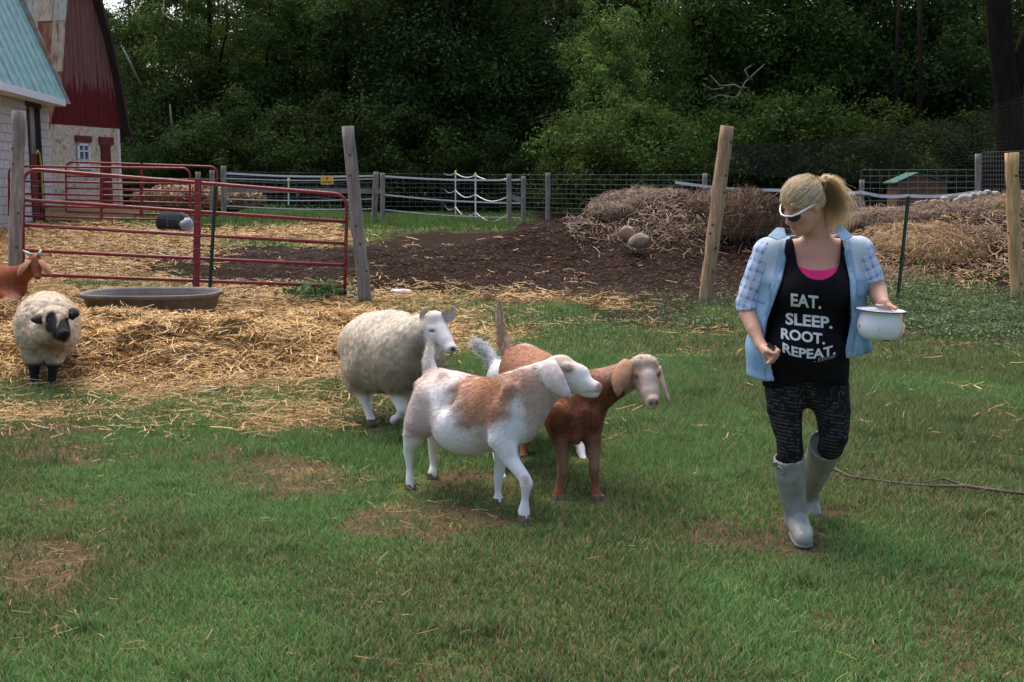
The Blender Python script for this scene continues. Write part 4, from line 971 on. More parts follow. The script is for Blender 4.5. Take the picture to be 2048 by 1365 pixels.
V, Fc = text_mesh('WARNING', .082, .002); V = np.stack([V[:, 0] * .8, 0 * V[:, 0] - .009, V[:, 1]], -1) + c + (0, 0, -.055); part('lettering', V, Fc, MBK, sg)
q = MB(); q.add([c + (-.035, -.009, .02), c + (.0, -.009, .02), c + (.045, -.009, .078), c + (.005, -.009, .072)], [(0, 1, 2, 3)]); q.build('symbol', MBK, sg)

# ------------------------------------------------------------------ trough, tub, shelter, stick
def build_trough():
    c = P(306, 610, 13.72); c[2] = .11
    root = thing('water_trough', 'grey oval plastic water trough standing at the long red gate', 'trough', c)
    a, b_ = .82, .60; zr = .215
    m = mat('trough_plastic', (.105, .097, .092), .6, col2=(.16, .135, .115), scale=3, var=.2)
    prof = [(.88, 0), (.90, .02), (.955, zr - .055), (1.0, zr - .05), (1.005, zr - .01), (.99, zr), (.955, zr - .005), (.93, zr - .03), (.86, .03), (.001, .03)]
    q = MB(); V = []; n = 56
    def sup(t): # rounded-rectangle like oval
        cx, sx = math.cos(t), math.sin(t); e = .72
        return math.copysign(abs(cx) ** e, cx) * a, math.copysign(abs(sx) ** e, sx) * b_
    for (r_, z) in prof:
        for k in range(n):
            t = 2 * math.pi * k / n; x, y = sup(t); rib = 1 - (.03 if (k % 8 in (0,)) and 0 < z < zr - .056 else 0); V.append(c + (x * r_ * rib, y * r_ * rib, z))
    Fc = [(i * n + k, i * n + (k + 1) % n, (i + 1) * n + (k + 1) % n, (i + 1) * n + k) for i in range(len(prof) - 1) for k in range(n)]
    part('tank', V, Fc, m, root, smooth=True)
    V = [c + (0, 0, zr - .07)] + [c + (sup(2 * math.pi * k / n)[0] * .925, sup(2 * math.pi * k / n)[1] * .925, zr - .07) for k in range(n)]
    part('water', V, [(0, 1 + k, 1 + (k + 1) % n) for k in range(n)], mat('water', (.02, .022, .02), .05, spec=.6), root)
build_trough()
def build_tub():
    c = G(346, 25.5); root = thing('feed_tub', 'black rubber tub lying tipped behind the long red gate', 'tub', c)
    ti = R(68); ax = [np.array((1., 0, 0)), np.array((0, math.cos(ti), math.sin(ti))), np.array((0, -math.sin(ti), math.cos(ti)))]
    q = MB(); q.lathe(c + (0, 0, .20), [(.001, .16), (.30, .16), (.33, .14), (.40, -.12), (.44, -.13), (.43, -.15), (.38, -.12), (.29, .12), (.001, .12)], 28, ax=ax, sx=.95, sy=.62); q.build('shell', mat('black_rubber', (.02, .022, .024), .6, var=.3), root, smooth=True)
    c = G(374, 25.2); n3 = lambda d: 0.7 + .6 * fbm(d, 2.0, 3, 2); nu, nv = 18, 10
    uu, vv = np.meshgrid(np.linspace(0, 2 * np.pi, nu, endpoint=False), np.linspace(-np.pi / 2, np.pi / 2, nv)); d = np.stack([np.cos(vv) * np.cos(uu), np.cos(vv) * np.sin(uu), np.sin(vv)], -1).reshape(-1, 3)
    V = c + (0, 0, .13) + d * n3(d)[:, None] * np.array((.15, .12, .16)); idx = np.arange(nu * nv).reshape(nv, nu); nx = np.roll(idx, -1, 1)
    tag(mesh_obj('feed_sack', V, np.stack([idx[:-1], nx[:-1], nx[1:], idx[1:]], -1).reshape(-1, 4), mat('sack', (.60, .60, .62), .7, col2=(.2, .22, .3), scale=4), smooth=False), 'crumpled white feed sack beside the black tub', 'sack')
build_tub()
# straw pile far left field
lump('straw_pile', 'low golden straw pile in the field beyond the red gates', 395, 400, 33, 118, 26, 1.2, GLD, 3800, slen=.3, seed=21, wid=.03, base=(.20, .125, .055))
def build_shelter():
    c = G(1832, 30); z0 = c[2]; root = thing('animal_shelter', 'small brown wooden shelter with green roof behind the wire panel', 'shelter', c)
    mw = mat('brown_wood', (.13, .065, .035), .85, var=.35, stretch=(4, 4, .5)); zt = P(1832, 368, 30)[2]; rz = P(1832, 350, 30)[2]
    hx = .62; z0 = min(z0, zt - .55)
    for k in range(8):
        x = -hx + hx * 2 * (k + .5) / 8
        q = MB(); q.box(c + (x, -.3, (zt + z0) / 2 - c[2]), hx / 8 - .004, .012, (zt - z0) / 2); q.build('board', mw, root)
    q = MB()
    for s in (-1, 1): q.box(c + (s * hx, .1, (zt + z0) / 2 - c[2]), .012, .4, (zt - z0) / 2)
    q.add([c + (-hx, -.3, zt - c[2]), c + (hx, -.3, zt - c[2]), c + (-.15, -.3, rz - c[2])], [(0, 1, 2)]); q.build('side_walls', mw, root)
    q = MB(); a = c + (-.15, -.38, rz - c[2] + .03); e = c + (hx + .15, -.38, zt - c[2]); f = c + (-hx - .12, -.38, zt - c[2]); d = np.array((0, .95, 0)); h = np.array((0, 0, .03))
    q.add([a, e, e + d, a + d, a + h, e + h, e + d + h, a + d + h], [(3, 2, 1, 0), (4, 5, 6, 7), (0, 1, 5, 4), (1, 2, 6, 5), (2, 3, 7, 6)])
    q.add([f, a, a + d, f + d, f + h, a + h, a + d + h, f + d + h], [(3, 2, 1, 0), (4, 5, 6, 7), (0, 1, 5, 4), (2, 3, 7, 6), (3, 0, 4, 7)]); q.build('roof', mat('green_roof', (.012, .09, .066), .6, var=.2), root)
    q = MB(); q.box(c + (-.18, -.316, .16), .16, .004, .2); q.build('entrance_shade', mat('hole_shade', (.008, .007, .006), 1), root)  # black plate on the boards, painted as the shade of an opening
    q = MB(); q.box(G(1905, 30.5) + (0, 0, .3), .85, .02, .32); tag(q.build('board_screen', mat('screen_wood', (.12, .07, .04), .85, var=.35)), 'low brown board wall right of the small shelter', 'wall')
build_shelter()
def build_stick():
    pts = [(1640, 938, 0), (1668, 950, .02), (1700, 965, .012), (1750, 971, .01), (1800, 978, .012), (1860, 984, .014), (1930, 986, .02), (1990, 994, .02), (2060, 1003, .02)]
    W = []
    for (x, y, h) in pts:
        Y = solveY(x, y); g = G(x, Y); W.append(g + (0, 0, .025 + h * .5))
    q = MB(); q.tube(W, [.003, .009, .007, .005, .006, .007, .010, .009, .008], 7)
    root = thing('fallen_stick', 'long thin grey brown stick lying in the grass right of the boots', 'stick', W[4])
    ms = mat('stick_bark', (.10, .078, .06), .9, var=.4, scale=30); q.build('stem', ms, root, smooth=True)
    q = MB(); q.tube([W[6], W[6] + (-.10, .05, .03), W[6] + (-.2, .03, .015)], [.008, .006, .003], 6); q.build('twig', ms, root)
    q = MB(); q.tube([W[7], W[7] + (-.07, -.05, .02), W[7] + (-.13, -.06, .0)], [.006, .005, .003], 6); q.build('twig', ms, root)
build_stick()

# ------------------------------------------------------------------ weeds along the fence foot at the right, tufts elsewhere
def weeds(label, regs, n, leaf, h, cols, seed, name='weeds'):
    r = np.random.default_rng(seed); pos = []
    for (px, py, rx, ry, wt) in regs:
        k = int(n * wt); x = px + r.normal(0, .5, k) * rx; y = py + r.normal(0, .5, k) * ry
        for a, b_ in zip(x, y):
            pos.append((a, b_))
    W = []
    for (a, b_) in pos:
        Y = 3640 / max(20, b_ - 370) * (1.0)
        W.append(((a - 1024) / F * Y * 1.01, Y))
    W = np.array(W); z = H0(W[:, 0], W[:, 1]) + np.maximum(soil_h(W[:, 0], W[:, 1]), 0); k = len(W)
    hh = h * r.random(k) ** .7 * (.3 + 1.1 * fbm(np.stack([W[:, 0], W[:, 1], 0 * z], -1), 2.4, seed, 2)); pos = np.stack([W[:, 0], W[:, 1], z + hh], -1)
    nr = r.normal(size=(k, 3)) * .7 + np.array((0, -.1, .8)); nr /= np.linalg.norm(nr, axis=1)[:, None]; t = np.cross(nr, r.normal(size=(k, 3))); t /= np.linalg.norm(t, axis=1)[:, None]; s = np.cross(nr, t)
    L = leaf * r.uniform(.5, 1.4, (k, 1)); V = np.stack([pos - t * L, pos + s * L * .4, pos + t * L, pos - s * L * .4], 1).reshape(-1, 3); q = np.arange(k * 4).reshape(-1, 4)
    cl = np.array(cols)[r.integers(0, len(cols), k)] * r.uniform(.55, 1.3, (k, 1)) * (.75 + .5 * (hh / h))[:, None]; C = np.repeat(cl[:, None], 4, 1).reshape(-1, 3)
    tag(mesh_obj(name, V, np.concatenate([q[:, [0, 1, 2]], q[:, [0, 2, 3]]]), M_BLADE, attrs={'col': C}), label, 'weeds', kind='stuff')
WG = [(.07, .125, .04), (.10, .16, .055), (.05, .09, .03), (.13, .15, .08)]
weeds('low leafy weeds along the fence foot at the right', [(1900, 640, 230, 44, 1), (1990, 650, 160, 50, .8), (1830, 615, 90, 30, .4), (1800, 648, 120, 26, .4)], 11000, .022, .20, WG, 5)
weeds('sparse weeds on the soil in front of the log post', [(1220, 655, 240, 26, .5), (1330, 620, 90, 20, .25), (1440, 610, 50, 30, .2), (1070, 640, 160, 26, .3), (1400, 650, 90, 20, .3)], 2500, .020, .09, WG, 6)
weeds('bright green nettle clump left of the pale log post', [(1990, 522, 36, 26, 1), (1975, 505, 26, 20, .4)], 700, .055, .35, [(.06, .17, .03), (.09, .22, .04)], 7, 'nettles')
weeds('nettles and weeds along the foot of the pasture fence', [(520, 450, 190, 20, 1), (900, 450, 160, 12, .3), (640, 606, 60, 8, .12)], 4500, .05, .22, [(.05, .13, .03), (.09, .17, .05)], 8)
# ------------------------------------------------------------------ smooth bodies: distance field -> one continuous mesh
class Field:
    def __init__(s, lo, hi, h):
        s.lo = np.asarray(lo, float) - 4 * h; s.h = h; s.n = np.ceil((np.asarray(hi, float) + 4 * h - s.lo) / h).astype(int) + 1
        s.f = np.full(s.n, 9.0, np.float32)
    def sub(s, lo, hi):
        a = np.clip(np.floor((np.asarray(lo) - s.lo) / s.h).astype(int), 0, s.n); b = np.clip(np.ceil((np.asarray(hi) - s.lo) / s.h).astype(int) + 1, 0, s.n)
        if (b <= a).any(): return None, None
        g = np.stack(np.meshgrid(*[s.lo[i] + s.h * np.arange(a[i], b[i]) for i in range(3)], indexing='ij'), -1)
        return (slice(a[0], b[0]), slice(a[1], b[1]), slice(a[2], b[2])), g
    def _put(s, sl, d, k, op):
        f = s.f[sl]; d = d.astype(np.float32)
        if op == 'cut': d = -d
        if k > 0:
            if op == 'add':
                hh = np.clip(.5 + .5 * (f - d) / k, 0, 1); r = f * (1 - hh) + d * hh - k * hh * (1 - hh)
            else:
                hh = np.clip(.5 - .5 * (f - d) / k, 0, 1); r = f * (1 - hh) + d * hh + k * hh * (1 - hh)
        else: r = np.minimum(f, d) if op == 'add' else np.maximum(f, d)
        s.f[sl] = r
    def cone(s, a, b, ra, rb, k=.03, side=None, fa=1.0, fb=None, op='add'):
        """tapered capsule; with side given, radius along side is multiplied by fa..fb"""
        a = np.asarray(a, float); b = np.asarray(b, float); fb = fa if fb is None else fb
        m = max(ra * max(1, fa), rb * max(1, fb)) + k + 4 * s.h
        sl, g = s.sub(np.minimum(a, b) - m, np.maximum(a, b) + m)
        if sl is None: return s
        ab = b - a; t = np.clip(((g - a) @ ab) / max(ab @ ab, 1e-9), 0, 1); o = g - a - t[..., None] * ab; r = ra + (rb - ra) * t
        if side is None: d = np.sqrt((o * o).sum(-1)) - r
        else:
            sd_ = np.asarray(side, float); sd_ = sd_ / np.linalg.norm(sd_); os = o @ sd_; rest = np.sqrt(np.maximum((o * o).sum(-1) - os * os, 0)); ff = fa + (fb - fa) * t
            k0 = np.sqrt((os / (r * ff)) ** 2 + (rest / r) ** 2); d = (k0 - 1) * r * np.minimum(ff, 1)
        s._put(sl, d, k, op); return s
    def chain(s, pts, rad, k=.03, **kw):
        """joined tapered capsules, united as one limb before they melt into the body"""
        pts = [np.asarray(p, float) for p in pts]; fm = max(1, kw.get('fa', 1), kw.get('fb') or 0); m = max(rad) * fm + k + 4 * s.h
        A = np.array(pts); sl, g = s.sub(A.min(0) - m, A.max(0) + m)
        if sl is None: return s
        t_ = Field.__new__(Field); t_.h = s.h; t_.lo = s.lo + s.h * np.array([q.start for q in sl]); t_.n = np.array([q.stop - q.start for q in sl]); t_.f = np.full(t_.n, 9.0, np.float32)
        for i in range(len(pts) - 1): t_.cone(pts[i], pts[i + 1], rad[i], rad[i + 1], .004, **kw)
        s._put(sl, t_.f, k, 'add'); return s
    def ell(s, c, r, k=.03, ax=None, op='add'):
        c = np.asarray(c, float); r = np.asarray(r, float); m = r.max() + k + 4 * s.h
        sl, g = s.sub(c - m, c + m)
        if sl is None: return s
        o = g - c
        if ax is not None: o = o @ np.asarray(ax, float).T
        k0 = np.sqrt(((o / r) ** 2).sum(-1)); k1 = np.sqrt(((o / (r * r)) ** 2).sum(-1)); s._put(sl, k0 * (k0 - 1) / np.maximum(k1, 1e-6), k, op); return s
    def func(s, fn, k=0.0, op='cut', lo=None, hi=None):
        lo = s.lo if lo is None else lo; hi = s.lo + s.h * s.n if hi is None else hi
        sl, g = s.sub(lo, hi); s._put(sl, fn(g), k, op); return s
    def mesh(s):
        f = s.f; ins = f < 0; n = np.array(f.shape) - 1
        c = np.zeros(tuple(n), np.int8)
        for dx in (0, 1):
            for dy in (0, 1):
                for dz in (0, 1): c += ins[dx:n[0] + dx, dy:n[1] + dy, dz:n[2] + dz]
        act = (c > 0) & (c < 8); cid = np.argwhere(act); num = np.full(tuple(n), -1, np.int64); num[act] = np.arange(len(cid))
        acc = np.zeros((len(cid), 3)); cnt = np.zeros(len(cid))
        cor = [(i, j, k) for i in (0, 1) for j in (0, 1) for k in (0, 1)]
        for a in cor:
            for ax in range(3):
                if a[ax]: continue
                b = list(a); b[ax] = 1
                fa = f[cid[:, 0] + a[0], cid[:, 1] + a[1], cid[:, 2] + a[2]]; fb = f[cid[:, 0] + b[0], cid[:, 1] + b[1], cid[:, 2] + b[2]]
                m = (fa < 0) != (fb < 0); t = np.where(m, fa / np.where(m, fa - fb, 1), 0); p = np.tile(np.array(a, float), (len(cid), 1)); p[:, ax] = t
                acc[m] += p[m]; cnt[m] += 1
        V = s.lo + s.h * (cid + acc / cnt[:, None]); Q = []
        for ax in range(3):
            u, v = [(1, 2), (2, 0), (0, 1)][ax]
            sa = [slice(1, -1)] * 3; sa[ax] = slice(0, -1); sb = list(sa); sb[ax] = slice(1, None)
            A = ins[tuple(sa)]; B = ins[tuple(sb)]; e = np.argwhere(A != B); sg = A[tuple(e.T)]
            e = e + 1; e[:, ax] -= 1
            du = np.zeros(3, int); du[u] = 1; dv = np.zeros(3, int); dv[v] = 1
            ids = [num[tuple((e - o).T)] for o in (du + dv, dv, 0 * du, du)]
            q = np.stack(ids, -1); q[~sg] = q[~sg][:, ::-1]; Q.append(q)
        Q = np.concatenate(Q); Q = Q[(Q >= 0).all(1)]
        return V, Q
def smooth_mesh(V, Q, it=2, lam=.5):
    e = np.concatenate([Q[:, [0, 1]], Q[:, [1, 2]], Q[:, [2, 3]], Q[:, [3, 0]]])
    for _ in range(it):
        s = np.zeros_like(V); c = np.zeros(len(V))
        for a, b in ((0, 1), (1, 0)):
            for k in range(3): s[:, k] += np.bincount(e[:, a], V[e[:, b], k], len(V))
            c += np.bincount(e[:, a], minlength=len(V))
        V = V * (1 - lam) + lam * s / np.maximum(c, 1)[:, None]
    return V
def vnormals(V, Q):
    n = np.cross(V[Q[:, 2]] - V[Q[:, 0]], V[Q[:, 3]] - V[Q[:, 1]]); N = np.zeros_like(V)
    for j in range(4):
        for k in range(3): N[:, k] += np.bincount(Q[:, j], n[:, k], len(V))
    return N / (np.linalg.norm(N, axis=1)[:, None] + 1e-12)
def fur(V, Q, N, C, n, ln, wd, comb, lift=.35, seed=1, mask=None, jit=.35, cvar=.3, lenf=None):
    """short hairs as single triangles growing from the mesh"""
    r = np.random.default_rng(seed)
    ar = np.linalg.norm(np.cross(V[Q[:, 2]] - V[Q[:, 0]], V[Q[:, 3]] - V[Q[:, 1]]), axis=1)
    if mask is not None: ar = ar * mask[Q].mean(1)
    i = r.choice(len(Q), n, p=ar / ar.sum()); wts = r.dirichlet((1, 1, 1, 1), n)
    mixv = lambda A: (A[Q[i]] * wts[..., None]).sum(1)
    p = mixv(V); nn = mixv(N); c = mixv(C); d = comb(p) if callable(comb) else np.tile(np.asarray(comb, float), (n, 1))
    d = d - nn * (d * nn).sum(1)[:, None]; d /= np.linalg.norm(d, axis=1)[:, None] + 1e-6
    d = d + nn * (lift * (.4 + 1.2 * r.random(n)))[:, None] + r.normal(0, jit, (n, 3)) * .6; d /= np.linalg.norm(d, axis=1)[:, None]
    s = np.cross(d, nn); s /= np.linalg.norm(s, axis=1)[:, None] + 1e-6; tw = r.normal(0, .6, n)[:, None]; s = s * np.cos(tw) + nn * np.sin(tw)
    L = (ln * r.uniform(.5, 1.25, n))[:, None]; L = L if lenf is None else L * lenf(p)[:, None]; w_ = (wd * r.uniform(.6, 1.3, n))[:, None]; p = p - nn * .002
    T = np.arange(n * 3).reshape(-1, 3); VV = np.stack([p - s * w_ / 2, p + s * w_ / 2, p + d * L], 1).reshape(-1, 3)
    c = c * r.uniform(1 - cvar, 1 + cvar, (n, 1)); return VV, T, np.repeat(c[:, None], 3, 1).reshape(-1, 3)
def lerp(a, b, t): return np.asarray(a) * (1 - t) + np.asarray(b) * t
def cmix(C, col, w_):
    w_ = np.clip(w_, 0, 1)[:, None]; return C * (1 - w_) + np.asarray(col, float) * w_
def spot(px, py, cx, cy, rx, ry, soft=.35, nz=None, amp=.5):
    d = np.sqrt(((px - cx) / rx) ** 2 + ((py - cy) / ry) ** 2)
    if nz is not None: d = d + (nz - .5) * amp
    return 1 - sstep(1 - soft, 1 + soft, d)
M_COAT = mat('coat', attr='col', rough=.85, spec=.12, bump=.25, bscale=120)
M_HAIR = mat('coat_hair', attr='col', rough=.75, spec=.12, transl=.25)
M_HOOF = mat('hoof', (.12, .085, .06), .7, var=.3, scale=30)
M_EYE = mat('eye_gloss', (.03, .022, .012), .12, spec=.6)
def finish_animal(root, fld, color, nfur, ln, wd, comb, lift=.3, seed=1, sm=2, wool=0.0, mask=None, lenf=None, jit=.35, cvar=.3):
    V, Q = fld.mesh(); V = smooth_mesh(V, Q, sm); N = vnormals(V, Q)
    C = color(V, N)
    if wool > 0:
        wm = mask(V) if mask else np.ones(len(V))
        V = V + N * ((fbm(V, 14, 3, 3) - .5) * wool + (fbm(V, 45, 8, 2) - .5) * wool * .8)[:, None] * wm[:, None]; N = vnormals(V, Q)
    b = part('body', V, Q, M_COAT, root, smooth=True, attrs={'col': C})
    if nfur:
        VV, T, CC = fur(V, Q, N, C, nfur, ln, wd, comb, lift, seed, mask(V) + .0 if mask else None, jit, cvar, lenf)
        part('coat', VV, T, M_HAIR, root, attrs={'col': CC})['kind'] = 'stuff'
    return V, N
def ball(root, name, c, r, m, sx=1, sy=1, sz=1, ax=None):
    q = MB(); q.lathe(c, [(r * math.sin(a) + 1e-5, -r * math.cos(a)) for a in np.linspace(0, math.pi, 9)], 14, sx=sx, sy=sy, ax=ax); return q.build(name, m, root, smooth=True)
def hoof(root, c, d, r=.026):
    """cloven hoof: two toes; c = ankle end of the hoof, d = pointing direction on the ground"""
    d = np.asarray(d, float); d = d / np.linalg.norm(d); s = np.array((-d[1], d[0], 0)); q = MB(); c = np.asarray(c, float)
    for k in (-1, 1):
        o = c + s * r * .52 * k; b = []
        for (z, w0, l0, l1) in ((.034, .44, -.5, .45), (.014, .50, -.55, .9), (-.004, .52, -.55, 1.15)):
            for (a, e) in ((-1, l0), (1, l0), (1, l1 * .7), (.2 * 0 + .5, l1), (-.5, l1), (-1, l1 * .7)): b.append(o + s * (r * w0 * a) + d * (r * e) + np.array((0, 0, z)))
        F_ = [(5, 4, 3, 2, 1, 0), tuple(range(12, 18))] + [(i * 6 + j, i * 6 + (j + 1) % 6, i * 6 + 6 + (j + 1) % 6, i * 6 + 6 + j) for i in range(2) for j in range(6)]
        q.add(b, F_)
    q.build('hoof', M_HOOF, root)
def streak(V, d, fr=70, seed=3):
    d = np.asarray(d, float); d = d / np.linalg.norm(d); W = V - .85 * (V @ d)[:, None] * d; return fbm(W, fr, seed, 2)
def pts(L): return [P(*p[:3]) for p in L], [p[3] for p in L]
def bounds(L):
    A = np.concatenate([np.array(x) for x in L]); return A.min(0) - .26, A.max(0) + .26
def slit_eye(root, c, up, fw, out, r=.012, iris=(.34, .24, .10)):
    out = np.asarray(out, float); out /= np.linalg.norm(out); fw = np.asarray(fw, float); fw = fw - out * (fw @ out); fw /= np.linalg.norm(fw); u = np.cross(out, fw)
    q = MB(); q.lathe(c, [(r * math.sin(a) + 1e-5, -r * math.cos(a)) for a in np.linspace(0, math.pi, 9)], 14, ax=[fw, u * .8, out]); e = q.build('eye', mat('iris', iris, .15, spec=.6), root, smooth=True)
    q = MB(); o = np.asarray(c) + out * r * .96; q.box(o, r * .6, r * .24, r * .10, [fw, u, out]); part('pupil', np.array(q.V), q.F, M_EYE, e)
    q = MB(); q.tube([np.asarray(c) + out * r * .55 + fw * r * 1.35 * math.cos(a) + u * (r * .95 * math.sin(a)) for a in np.linspace(0, 2 * math.pi, 15)[:-1]], r * .26, 5, closed=True); q.build('eyelid', mat('lid', (.16, .10, .08), .7), root, smooth=True)
def ear_mesh(root, base, mid, tip, w, out, m, cols=None, th=.007, name='ear', cup=.35):
    """leaf shaped pendulous ear, curved, with thickness"""
    base, mid, tip, out = map(lambda v: np.asarray(v, float), (base, mid, tip, out)); V = []; n = 9; k = 7
    for lay in (0, 1):
        for i in range(n):
            t = i / (n - 1); c = base * (1 - t) ** 2 + 2 * t * (1 - t) * (2 * mid - .5 * base - .5 * tip) + tip * t * t
            tan = (2 * (1 - t) * ((2 * mid - .5 * base - .5 * tip) - base) + 2 * t * (tip - (2 * mid - .5 * base - .5 * tip))); tan /= np.linalg.norm(tan)
            o = out - tan * (out @ tan); o /= np.linalg.norm(o); s = np.cross(tan, o); ww = w * (.42 + 1.05 * math.sin(math.pi * min(1, .12 + .80 * t)) ** .9 - .45 * t) * (1 if t < .97 else .6)
            for j in range(k):
                x = j / (k - 1) * 2 - 1; V.append(c + s * (x * ww) - o * (cup * ww * x * x) + o * (th * (1 - x * x * .8) * (1 if lay else -1) * .5))
    F_ = []; b = n * k
    for i in range(n - 1):
        for j in range(k - 1):
            a = i * k + j; F_.append((a, a + k, a + k + 1, a + 1)); F_.append((b + a, b + a + 1, b + a + k + 1, b + a + k))
    ring = [j for j in range(k)] + [i * k + k - 1 for i in range(1, n)] + [(n - 1) * k + j for j in range(k - 2, -1, -1)] + [i * k for i in range(n - 2, 0, -1)]
    for a, c in zip(ring, ring[1:] + ring[:1]): F_.append((a, c, b + c, b + a))
    o = part(name, V, F_, m, root, smooth=True); return o

# ---- the tan and white goat in front
def goat_one():
    root = thing('goat', 'white goat with tan shoulder patch striding in front, nose to the right', 'goat', G(935, 5.6))
    leg_n, r1 = pts([(862, 800, 5.84, .10), (842, 846, 5.83, .082), (822, 888, 5.86, .038), (818, 903, 5.88, .031), (819, 936, 5.88, .017), (820, 962, 5.87, .0235), (821, 976, 5.86, .0225)])
    leg_f, r2 = pts([(885, 812, 6.02, .095), (875, 858, 6.05, .070), (868, 892, 6.10, .032), (867, 905, 6.12, .027), (866, 930, 6.12, .0165), (865, 946, 6.10, .025), (865, 954, 6.10, .024)])
    arm_n, r3 = pts([(1012, 830, 5.40, .098), (1004, 878, 5.36, .066), (1022, 920, 5.32, .038), (1048, 955, 5.28, .030), (1053, 968, 5.27, .031), (1050, 996, 5.28, .0165), (1048, 1022, 5.28, .028), (1049, 1038, 5.27, .028)])
    arm_f, r4 = pts([(1030, 850, 5.60, .085), (1006, 900, 5.64, .046), (999, 942, 5.65, .028), (997, 956, 5.65, .026), (996, 982, 5.65, .016), (996, 1000, 5.64, .026), (996, 1007, 5.63, .026)])
    tr, rt = pts([(876, 788, 5.92, .125), (905, 810, 5.82, .165), (945, 828, 5.68, .178), (985, 826, 5.56, .168), (1022, 818, 5.47, .150)])
    nk, rn = pts([(1022, 800, 5.47, .135), (1058, 778, 5.43, .112), (1085, 762, 5.42, .092), (1108, 748, 5.42, .078)])
    hd, rh = pts([(1124, 737, 5.42, .066), (1146, 752, 5.40, .056), (1170, 768, 5.38, .044), (1190, 778, 5.36, .033)])
    tl, rl = pts([(862, 745, 5.98, .040), (857, 722, 6.0, .030), (860, 700, 6.01, .024), (864, 676, 6.01, .007)])
    lo, hi = bounds([leg_n, arm_n, nk, hd, tr, tl, leg_f])
    f = Field(lo, hi, .0095); side = np.array((.63, .77, 0))
    f.chain(tr, rt, .06, side=side, fa=.88); f.ell(P(935, 858, 5.7), (.17, .15, .13), .08)
    for L, r_ in ((leg_n, r1), (leg_f, r2), (arm_n, r3), (arm_f, r4)): f.chain(L, r_, .03)
    f.cone(P(845, 830, 5.84), P(826, 868, 5.84), .082, .05, .04, side=side, fa=.7)
    f.cone(P(882, 746, 5.95), P(1005, 772, 5.56), .022, .022, .03); f.ell(P(893, 752, 5.82), (.035, .03, .022), .03); f.ell(P(840, 772, 5.93), (.028, .03, .03), .03); f.ell(P(1022, 800, 5.345), (.045, .02, .085), .03); f.ell(P(898, 800, 5.64), (.04, .03, .05), .08, op='cut')
    f.chain(nk, rn, .05, side=(.2, 1, 0), fa=.72, fb=.72); f.cone(P(1040, 850, 5.42), P(1100, 775, 5.42), .085, .05, .06, side=(.2, 1, 0), fa=.8)
    f.chain(hd, rh, .025, side=(-.15, 1, 0), fa=.80, fb=.72); f.cone(P(1128, 762, 5.42), P(1178, 786, 5.37), .045, .024, .025, side=(-.15, 1, 0), fa=.7)
    f.ell(P(1152, 744, 5.40), (.062, .034, .032), .03); f.ell(P(1194, 774, 5.355), (.022, .024, .02), .02); f.ell(P(1190, 790, 5.36), (.020, .022, .012), .012)
    f.ell(P(1134, 733, 5.365), (.026, .014, .018), .015)
    f.cone(P(1166, 784, 5.34), P(1196, 785, 5.335), .004, .004, .004, op='cut')          # mouth line
    f.cone(P(1196, 768, 5.335), P(1201, 772, 5.335), .006, .005, .006, op='cut')         # nostril
    f.chain(tl, rl, .025)
    def color(V, N):
        px, py = proj(V); nz = .45 * fbm(V, 16, 5, 3) + .55 * streak(V, (-.77, .5, -.45), 75, 4); nz = .5 + (nz - .5) * 1.9; C = np.tile((.72, .70, .70), (len(V), 1)); tan = (.33, .150, .078); pk = (.50, .375, .315)
        C = C * (.93 + .14 * fbm(V, 9, 2, 2))[:, None]
        C = cmix(C, tan, spot(px, py, 978, 798, 76, 66, .30, nz, .55) * .92); C = cmix(C, (.27, .115, .055), spot(px, py, 985, 780, 50, 34, .5, nz, 1.2) * .5)
        C = cmix(C, (.37, .235, .17), spot(px, py, 1065, 790, 62, 52, .35, nz, .8) * .80); C = cmix(C, (.40, .23, .16), spot(px, py, 1040, 765, 46, 24, .4, nz, .8) * .6)
        C = cmix(C, (.44, .32, .265), spot(px, py, 1072, 850, 28, 62, .4, nz, .8) * .65)
        C = cmix(C, (.74, .73, .74), spot(px, py, 1012, 900, 42, 58, .3, nz, .7)); C = cmix(C, (.74, .73, .74), spot(px, py, 1036, 838, 14, 44, .5, nz, 1.0) * .8)
        C = cmix(C, pk, np.maximum(spot(px, py, 835, 830, 30, 90, .25, nz, .5), spot(px, py, 862, 752, 46, 22, .4, nz, .6)) * .75); C = cmix(C, (.40, .28, .25), spot(px, py, 834, 860, 18, 28, .5, nz, .7) * .4)
        C = cmix(C, (.74, .72, .70), sstep(872, 888, py) * (px < 890)); C = cmix(C, (.72, .66, .55), spot(px, py, 862, 690, 16, 34, .4))
        head = spot(px, py, 1155, 752, 62, 56, .2); C = cmix(C, (.70, .67, .66), head); C = cmix(C, (.50, .345, .25), spot(px, py, 1124, 724, 28, 22, .6, nz, .5) * .75); C = cmix(C, (.52, .40, .34), spot(px, py, 1132, 736, 15, 10, .6) * .75)
        C = cmix(C, (.36, .19, .16), spot(px, py, 1203, 775, 11, 12, .5) * .9); C = cmix(C, (.56, .43, .36), spot(px, py, 1170, 776, 30, 12, .8, nz) * .4); C = cmix(C, (.30, .17, .15), spot(px, py, 1198, 770, 4, 4, .5) * .9); C = cmix(C, (.34, .20, .18), spot(px, py, 1182, 784, 20, 2.2, .6) * .8)
        C = cmix(C, (.30, .20, .14), spot(px, py, 1053, 962, 8, 11, .5, nz, .8) * .7); C = cmix(C, (.60, .50, .46), sstep(1018, 1045, py) * .6 * (px > 1020))
        return C
    back = np.array((-.77, .5, -.35))
    V, N = finish_animal(root, f, color, 60000, .030, .0030, back, .10, 1, jit=.14, cvar=.22, lenf=lambda p: np.where((p[:, 2] < .30) | (p[:, 0] > .17), .42, 1.0))
